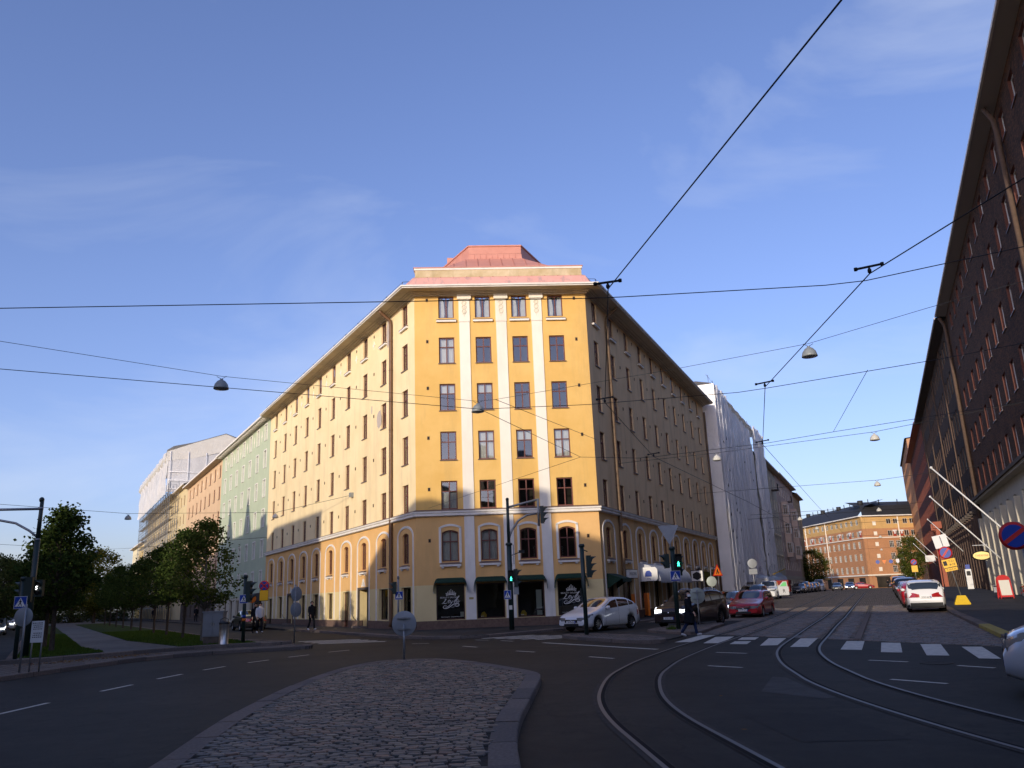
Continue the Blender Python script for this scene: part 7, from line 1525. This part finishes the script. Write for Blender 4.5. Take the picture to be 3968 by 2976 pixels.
        for q in (L_-.38, L_-.2, L_-.03): rows.append([(s*(sx(q, za)+.012), q, za), (s*(sx(q, zb_)+.012), q, zb_)])
        rows.append([(s*sx(L_, za)*.55, L_+.012, za+.02), (s*sx(L_, za)*.55, L_+.008, za+.16)]); m.grid(rows); m.build('taillight', None, C, M)
    m = MB(); m.mat('car_trim'); gz_ = hz-.14; m.box(-.36, -.022, gz_-.10, .36, .02, gz_+.02); o = m.build('grille', None, C, M)
    if detail:
        m = MB(); m.mat('chrome'); m.box(-.38, -.026, gz_+.02, .38, -.004, gz_+.035); m.lathe([(.05, .0), (.045, .01), (.01, .012)], 12, Matrix.Translation((0, -.024, gz_-.04)) @ Matrix.Rotation(pi/2, 4, 'X')); m.build('badge', None, o, M)
    m = MB(); m.mat('car_trim'); m.box(-.42, -.014, .27, .42, .03, .38); m.box(-W*.42, L_-.04, .30, W*.42, L_+.015, .50); m.build('bumper_trim', None, C, M)
    for q, zz in ((-.028, .445), (L_+.018, .62 if kind not in ('suv', 'van') else .78)):
        m = MB(); m.mat('sign_white'); m.box(-.26, q-.006, zz-.055, .26, q+.006, zz+.055); m.mat('sign_blue'); m.box(-.262 if q > 0 else .215, q-.007, zz-.056, -.215 if q > 0 else .262, q+.007, zz+.056); o = m.build('number_plate', None, C, M)
        if plate and detail:
            Q = M @ Matrix.Translation((0, q+(-.009 if q < 0 else .009), zz)) @ (Matrix.Rotation(pi, 4, 'Z') if q > 0 else I4) @ Matrix.Rotation(pi/2, 4, 'X'); text_mesh('lettering', plate, .11, 'ink', o, Q, .001, sx=.95)
    for s in (1, -1):
        q = p['glass'][0]+.12; zz = smt(p['belt'], q)+.06; m = MB(); m.mat(paintm if kind not in ('van',) else 'car_trim'); m.lathe([(.01, -.12), (.06, -.10), (.085, -.02), (.08, .06), (.01, .10)], 10, Matrix.Translation((s*(sx(q, zz)+.13), q, zz+.02)) @ Matrix.Rotation(s*pi/2, 4, 'Y')); m.mat('car_trim'); m.box(s*(sx(q, zz)-.02), q-.03, zz-.05, s*(sx(q, zz)+.10), q+.04, zz-.02); m.build('wing_mirror', None, C, M)
        if detail:
            m = MB(); m.mat('car_trim')
            for q in (cuts[0]+.02, cuts[1] if len(cuts) > 2 else cuts[-1], cuts[2] if len(cuts) > 3 else cuts[-1]+.03):
                rows = []
                for j in range(6):
                    lo_ = under(q); zz = lo_+.10+(smt(p['belt'], q)+.01-lo_-.10)*j/5; rows.append([(s*(sx(q-.006, zz)+.003), q-.006, zz), (s*(sx(q+.006, zz)+.003), q+.006, zz)])
                m.grid(rows)
            tag(m.build('door_seam', None, C, M), kind='stuff')
            for q in (cuts[1]-.12, (cuts[2] if len(cuts) > 3 else cuts[-1])-.1):
                zz = smt(p['belt'], q)-.12; m = MB(); m.mat(paintm); m.box(s*(sx(q, zz)-.01), q-.09, zz-.018, s*(sx(q, zz)+.025), q+.09, zz+.018); m.build('door_handle', None, C, M)
        if rails:
            m = MB(); m.mat('chrome' if rails == 'chrome' else 'signal_black'); q0, q1 = p['ws'][1]+.15, p['rw'][0]-.15; m.tube([(s*W*.335, q0+(q1-q0)*i/6, Tz(q0+(q1-q0)*i/6)+(.045 if 0 < i < 6 else -.02)) for i in range(7)], .02, 5); m.build('roof_rail', None, C, M)
    if cladding:
        m = MB(); m.mat('car_trim'); m.sm = True
        for s in (1, -1):
            rows = [[(s*(sx(q, under(q)+.03)+.006), q, under(q)), (s*(sx(q, under(q)+.13)+.008), q, under(q)+.13)] for q in ys]; m.grid(rows)
        tag(m.build('wheel_arch_cladding', None, C, M), kind='stuff')
    return C, M
car('white five-door hatchback turning in front of the beauty salon', 'hatch', 3.75, 40.2, 223, 'paint_white', plate='SKC-406')
car('dark brown SUV with lit headlights behind the crossing woman', 'suv', 8.25, 40.75, 219, 'paint_brown', on=True, plate='SOX-089', rimm='rim_dark', rails='chrome', cladding=True)
vc, vm = car('red estate car driving down the tram street towards the crossing', 'wagon', 13.5, 49.3, 207, 'paint_red', plate='XOT-474', rails=True)
m = MB(); m.mat('chrome'); p_ = CARS['wagon']; m.box(-.40, -.03, .50, .40, -.012, .52); m.box(-.40, -.03, .66, .40, -.012, .68); m.tube([(-.34, -.03, .53), (.34, -.03, .65)], .012, 4); m.box(-.41, -.03, .50, -.385, -.012, .68); m.box(.385, -.03, .50, .41, -.012, .68); m.build('grille_frame', None, vc, vm)
car('black car following close beside the red estate car', 'hatch', 13.4, 55.0, 205, 'paint_black', z=0, on=True, detail=0)
P = RS(-9.4, 67.5); car('black van-like SUV queueing behind the red estate car', 'suv', P.x, P.y, 204, 'paint_black', z=P.z, detail=0)
P = RS(-10.7, 89); pc, pm_ = car('white pickup truck with its driver door open at the building site', 'pickup', P.x, P.y, 203.4, 'paint_white', z=P.z)
m = MB(); m.mat('paint_white'); D_ = pm_ @ Matrix.Translation((.93, 1.62, 0)) @ Matrix.Rotation(radians(-62), 4, 'Z'); m.prism([(0, .35), (1.1, .35), (1.1, 1.15), (1.0, 1.2), (.95, 1.7), (.55, 1.7), (.08, 1.22), (0, 1.15)], -.03, .03, D_ @ Matrix.Rotation(pi/2, 4, 'Z') @ Matrix.Rotation(pi/2, 4, 'X')); o = m.build('open_door', None, pc)
m = MB(); m.mat('hivis'); m.prism([(.2, 1.22), (.92, 1.22), (.88, 1.62), (.58, 1.62)], -.036, .036, D_ @ Matrix.Rotation(pi/2, 4, 'Z') @ Matrix.Rotation(pi/2, 4, 'X')); m.build('door_window', None, o)
text_mesh('lettering', 'R', .5, 'ink', o, D_ @ Matrix.Rotation(pi/2, 4, 'Z') @ Matrix.Rotation(pi/2, 4, 'X') @ Matrix.Translation((.6, .75, .035)), .003)
text_mesh('lettering', 'R', .5, 'ink', o, D_ @ Matrix.Rotation(-pi/2, 4, 'Z') @ Matrix.Rotation(pi/2, 4, 'X') @ Matrix.Translation((-.6, .75, .035)), .003)
# red skip and tarp-covered scaffold trailer
P = RS(-10.9, 101); M = T(P.x, P.y, P.z, 203.4); o = thing('tipping_skip', 'red metal tipping skip parked behind the white pickup', 'skip', M); m = MB(); m.mat('skip_red')
lo_ = [(-.9, -1.2, .35), (.9, -1.2, .35), (.9, 1.2, .35), (-.9, 1.2, .35)]; hi = [(-1.1, -1.6, 1.75), (1.1, -1.6, 1.75), (1.1, 1.6, 1.75), (-1.1, 1.6, 1.75)]
for i in range(4): m.poly([lo_[i], lo_[(i+1) % 4], hi[(i+1) % 4], hi[i]])
m.poly(lo_[::-1]); m.poly([(x, y, 1.55) for x, y, z in hi]); m.build('bucket', None, o, M)
for s in (-1, 1):
    for k in range(3): m = MB(); m.mat('skip_red'); m.box(s*1.02-.05, -1.1+.9*k, .5, s*1.02+.05, -1.0+.9*k, 1.75); m.build('rib', None, o, M)
for s in (-1, 1): wheel(o, M @ Matrix.Translation((s*.8, -.4, .33)), .33, .2, 'rim_dark', s)
P = RS(-13.1, 108); M = T(P.x, P.y, P.z, 23.4); o = thing('covered_trailer', 'long site load wrapped in crumpled grey plastic sheeting with poles sticking out', 'covered load', M)
m = MB(); m.mat('tarp_small'); m.sm = True; rt = random.Random(6); rows = []
for i in range(31):
    yy = -10+21*i/30; k = .75+.25*sin(i*.9)+rt.uniform(-.12, .12); rows.append([(x*(1+.08*sin(i*1.7)), yy, max(.05, z*k+rt.uniform(-.12, .12)*(z > .3))) for x, z in ((-1.5, .1), (-1.55, 1.3), (-1.1, 2.3), (0, 2.7), (1.1, 2.4), (1.5, 1.3), (1.45, .1))])
m.grid(rows); m.poly(rows[0]); m.build('sheeting', None, o, M)
for i in range(9): yy = -9+2.4*i; m = MB(); m.tube([(rt.uniform(-1, .6), yy, .2), (rt.uniform(-1, 1.2), yy+rt.uniform(-.4, .4), rt.uniform(3.0, 4.1))], .04, 5); m.build('pole', 'galv', o, M)
m = MB(); m.tube([(1.2, -4, 2.5), (1.3, 9.5, 3.3)], .06, 5); m.build('rail', 'yellow_concrete', o, M)
def rp(label, kind, lat, s, paintm, az=203.4, on=False, grp=None): P = RS(lat, s); return car(label, kind, P.x, P.y, az, paintm, z=P.z, detail=0, on=on, group=grp)
GL, GR_ = 'cars parked on the left of the tram street', 'cars parked on the right of the tram street'
rp('black saloon parked first behind the covered site load', 'sedan', -11.2, 128, 'paint_black', grp=GL); rp('dark grey SUV parked second behind the covered site load', 'suv', -11.2, 135, 'paint_grey', grp=GL); rp('dark blue hatchback parked third in the left row', 'hatch', -11.2, 142, 'paint_blue', grp=GL); rp('black estate car parked fourth in the left row', 'wagon', -11.2, 149.5, 'paint_black', grp=GL); rp('grey SUV parked last in the left row before the white van', 'suv', -11.2, 157, 'paint_grey', grp=GL)
rp('white delivery van at the end of the left parked row', 'van', -11.0, 167, 'paint_white'); rp('dark saloon driving in the distance left of the blue car', 'sedan', -8.0, 168, 'paint_black', on=False); rp('blue car with lit headlights far down the tram street', 'hatch', -6.2, 182, 'paint_blue', on=True); rp('small red car far down the tram street', 'sedan', -4.0, 190, 'paint_red', az=110); rp('dark car crossing at the far end of the street', 'sedan', 3.5, 200, 'paint_black', az=100)
car('white SUV with dark rear window parked nearest on the right', 'suv', RS(1.95, 51.5).x, RS(1.95, 51.5).y, 23.4, 'paint_pearl', z=gz(51.5), plate='VOK-667', cladding=True)
rp('red hatchback parked in front of the white SUV', 'hatch', 1.8, 58, 'paint_red', 23.4, grp=GR_); rp('silver hatchback parked third on the right', 'hatch', 1.8, 64.5, 'paint_silver', 23.4, grp=GR_); rp('grey saloon parked fourth on the right', 'sedan', 1.8, 71.5, 'paint_grey', 23.4, grp=GR_); rp('black SUV parked fifth on the right', 'suv', 1.8, 79, 'paint_black', 23.4, grp=GR_); rp('dark estate car parked sixth on the right', 'wagon', 1.8, 87, 'paint_black', 23.4, grp=GR_); rp('amber taxi-like car parked seventh on the right', 'hatch', 1.8, 95, 'paint_amber', 23.4, grp=GR_); rp('black SUV parked last on the right', 'suv', 1.8, 104, 'paint_black', 23.4, grp=GR_)
car('silver SUV nosing into the picture at the right edge', 'suv', 9.45, 12.1, 303, 'paint_ice', rimm='rim_dark')
P = LW(22, 4.3); car('black saloon seen from behind on the boulevard by the signal pole', 'sedan', P.x, P.y, -29.7, 'paint_black', detail=0)
for (lab, kd, t_, of, pm2) in (('white car with lit headlights at the far left edge', 'hatch', 58, -2.7, 'paint_silver'), ('white SUV queueing behind the first car at the left edge', 'suv', 82, -2.6, 'paint_white'), ('dark saloon third in the queue at the left edge', 'sedan', 96, -2.2, 'paint_black')):
    P = PP(t_, of); car(lab, kd, P.x, P.y, 150.3, pm2, on=True, detail=0)
# ================================================================ people
def skinned(name, V, Ed, Rd, m, parent, M, sub=2):
    me = bpy.data.meshes.new(name); me.from_pydata([tuple(v) for v in V], Ed, []); o = bpy.data.objects.new('t', me); md = o.modifiers.new('s', 'SKIN'); md.use_smooth_shade = True
    for i, q in enumerate(Rd): me.skin_vertices[0].data[i].radius = q if isinstance(q, tuple) else (q, q)
    me.skin_vertices[0].data[0].use_root = True
    o.modifiers.new('u', 'SUBSURF').levels = sub; o.modifiers['u'].render_levels = sub
    nm = to_mesh(o); nm.name = name; nm.materials.clear(); nm.materials.append(MATS[m])
    for pl in nm.polygons: pl.use_smooth = True
    return ob(name, nm, parent, M)
def person(label, x, y, az, z=0, H=1.68, top='coat_black', legs='jeans', shoes='shoe_grey', hair='hair_dark', long=True, stride=.3, mask=False, headturn=0, bag=None, longhair=True, arm=.2):
    k = H/1.70; M = T(x, y, z, az) @ Matrix.Diagonal((k, k, k, 1)); o = thing('person', label, 'person', T(x, y, z, az)); s = stride
    hip = .90; fL, fR = s*.62, -s*.72     # right foot trailing
    kn = lambda f: f*.42+.06
    V = [(0, 0, .95), (0, .01, 1.12), (0, .0, 1.30), (0, -.01, 1.42), (0, .01, 1.50), (0, .03, 1.575), (0, .035, 1.66)]; Ed = [(0, 1), (1, 2), (2, 3), (3, 4), (4, 5), (5, 6)]; Rd = [(.14, .10), (.13, .095), (.15, .10), (.10, .075), .048, (.070, .085), (.068, .080)]
    def limb(p0, pts, rs):
        i0 = p0
        for p_, r_ in zip(pts, rs): V.append(p_); Rd.append(r_); Ed.append((i0, len(V)-1)); i0 = len(V)-1
    for sg, f in ((-1, fL), (1, fR)):
        lift = .05 if f < 0 else 0
        limb(0, [(sg*.085, .0, .86), (sg*.085, kn(f)*1.05, .48+lift*.3), (sg*.085, f-.03, .11+lift)], [(.085, .085), .058, .038])
        a = -f*arm/.2*.75
        limb(3, [(sg*.165, -.01, 1.39), (sg*.215, a*.35-.02, 1.13), (sg*.205, a*.9+.05, .90), (sg*.20, a*.95+.09, .81)], [.055, .045, .034, (.032, .022)])
    skinned('body', V, Ed, Rd, 'skin', o, M)
    # fingers: five short separate chains on each hand
    for sg, f in ((-1, fL), (1, fR)):
        a = -f*arm/.2*.75
        for j in range(5):
            dx = (-.024+.012*j) if j < 4 else -.02; base = Vector((sg*.20, a*.95+.09+dx*1.2, .80)); ln = (.055, .062, .06, .048, .04)[j]; d1 = Vector((0, .006 if j < 4 else .03, -ln*.55)); d2 = d1+Vector((-sg*.012, .006 if j < 4 else .012, -ln*.45)); m = MB(); m.mat('skin'); m.tube([base, base+d1, base+d2], [.009, .008, .006], 5); m.build('finger', None, o, M)
    # clothing
    hem = [(.50, .215, .21), (.53, .23, .225), (.72, .212, .195)] if long else [(.80, .165, .125), (.82, .182, .14)]
    cm_ = MB(); cm_.sm = True; cm_.mat(top); prof = hem+[(.92, .188, .152), (1.10, .172, .138), (1.28, .186, .138), (1.38, .188, .125), (1.43, .150, .105), (1.465, .088, .085), (1.52, .080, .085)]
    cm_.grid([[(rx*cos(2*pi*q/20), .0+ry*sin(2*pi*q/20)+(.02*sin(6*pi*q/20) if long and z_ < .8 else 0), z_) for q in range(21)] for z_, rx, ry in prof]); cm_.build('coat' if long else 'jacket', None, o, M)
    for sg, f in ((-1, fL), (1, fR)):
        a = -f*arm/.2*.75; skinned('sleeve', [(sg*.11, -.005, 1.405), (sg*.178, -.01, 1.37), (sg*.224, a*.35-.02, 1.13), (sg*.212, a*.88+.045, .89)], [(0, 1), (1, 2), (2, 3)], [.075, .078, .066, .056], top, o, M)
    V3 = [(0, 0, .92)]; E3 = []; R3 = [(.155, .12)]
    for sg, f in ((-1, fL), (1, fR)):
        lift = .05 if f < 0 else 0; i0 = 0
        for p_, r_ in (((sg*.088, .0, .84), (.098, .098)), ((sg*.087, kn(f)*1.05, .48+lift*.3), .070), ((sg*.085, f-.03, .085+lift), .060)): V3.append(p_); R3.append(r_); E3.append((i0, len(V3)-1)); i0 = len(V3)-1
    skinned('trousers', V3, E3, R3, legs, o, M)
    for sg, f in ((-1, fL), (1, fR)):
        lift = .05 if f < 0 else 0; toe = .06 if f > 0 else -.02
        skinned('shoe', [(sg*.09, f-.05, .06+lift), (sg*.092, f+.05, .05+lift*.6+toe*.4), (sg*.095, f+.17, .04+lift*.2+toe)], [(0, 1), (1, 2)], [(.052, .062), (.052, .052), (.046, .036)], shoes, o, M)
    HM = M @ Matrix.Translation((0, .03, 1.60)) @ Matrix.Rotation(headturn, 4, 'Z')
    hd = MB(); hd.sm = True; hd.mat(hair)
    rows = []
    for i in range(9):
        th = pi*(i/8)*.62; rows.append([(.104*sin(th+.001)*cos(ph)*1.0, -.014+.116*sin(th+.001)*sin(ph)-.012*(1-cos(th)), .026+.116*cos(th)) for ph in [pi*(-1.17+1.34*j/14) if i > 3 else 2*pi*j/14 for j in range(15)]])
    hd.grid(rows)
    if longhair: hd.grid([[((.108+.02*(z_ < -.05))*cos(ph), -.018+.115*sin(ph), z_) for ph in [pi*(-1.12+1.24*j/12) for j in range(13)]] for z_ in (.0, -.06, -.13, -.17)])
    hd.build('hair', None, o, HM)
    f_ = MB(); f_.sm = True; f_.mat('skin'); f_.lathe([(.004, .0), (.013, -.03), (.004, -.04)], 8, Matrix.Translation((0, .108, .01))); f_.build('nose', None, o, HM)
    for sg in (-1, 1):
        e = MB(); e.mat('ink'); e.cbox((sg*.031, .103, .018), (.024, .008, .010)); e.build('eye', None, o, HM); e = MB(); e.mat('skin'); e.lathe([(.006, -.03), (.016, -.01), (.016, .015), (.006, .03)], 8, Matrix.Translation((sg*.088, .01, .0))); e.build('ear', None, o, HM)
    if mask:
        m = MB(); m.sm = True; m.mat('mask_white'); m.grid([[(.085*sin(t*.5), .012+.112*cos(t*.5), z_) for t in (-2.4, -1.6, -.8, 0, .8, 1.6, 2.4)] for z_ in (-.105, -.06, -.02)]); m.build('face_mask', None, o, HM)
    else: m = MB(); m.mat('sign_red'); m.cbox((0, .10, -.048), (.045, .01, .01)); m.build('mouth', None, o, HM)
    if bag: m = MB(); m.mat(bag); m.cbox((.0, -.2, 1.15), (.3, .14, .42)); m.build('backpack', None, o, M)
    return o
person('woman in long black coat, jeans and white face mask on the zebra crossing', 6.3, 31.75, 118, 0, 1.64, mask=True, stride=.42, headturn=-.5)
person('person in white top and black trousers walking past the cafe awning', -15.7, 50.6, 150, .12, 1.75, top='shirt_white', legs='coat_black', shoes='shirt_white', long=False, longhair=False, stride=.35)
person('person in dark clothes walking behind the one in the white top', -16.2, 51.3, 150, .12, 1.74, top='coat_black', legs='coat_black', shoes='coat_black', long=False, longhair=False, stride=.25)
person('person in dark clothes and white trainers half hidden behind the two-disc sign pole', -13.0, 52.3, 140, .12, 1.72, top='coat_black', legs='coat_black', shoes='shirt_white', long=False, longhair=False, stride=.4)
P = LW(66, 1.4); person('dark-clothed person walking along the peach building', P.x, P.y, 150, .12, 1.75, top='coat_black', legs='coat_black', shoes='coat_black', long=False, longhair=False)
P = LW(104, 2.2); person('distant pedestrian in dark jacket near the scaffolding', P.x, P.y, 150, .12, 1.75, top='coat_black', legs='coat_black', shoes='coat_black', long=False, longhair=False)
P = RS(1.0, 206); person('distant pedestrian in front of the far shopfronts', P.x, P.y, 203, P.z, 1.75, top='coat_black', legs='coat_black', shoes='coat_black', long=False, longhair=False)

bpy.data.scenes.remove(TMP)
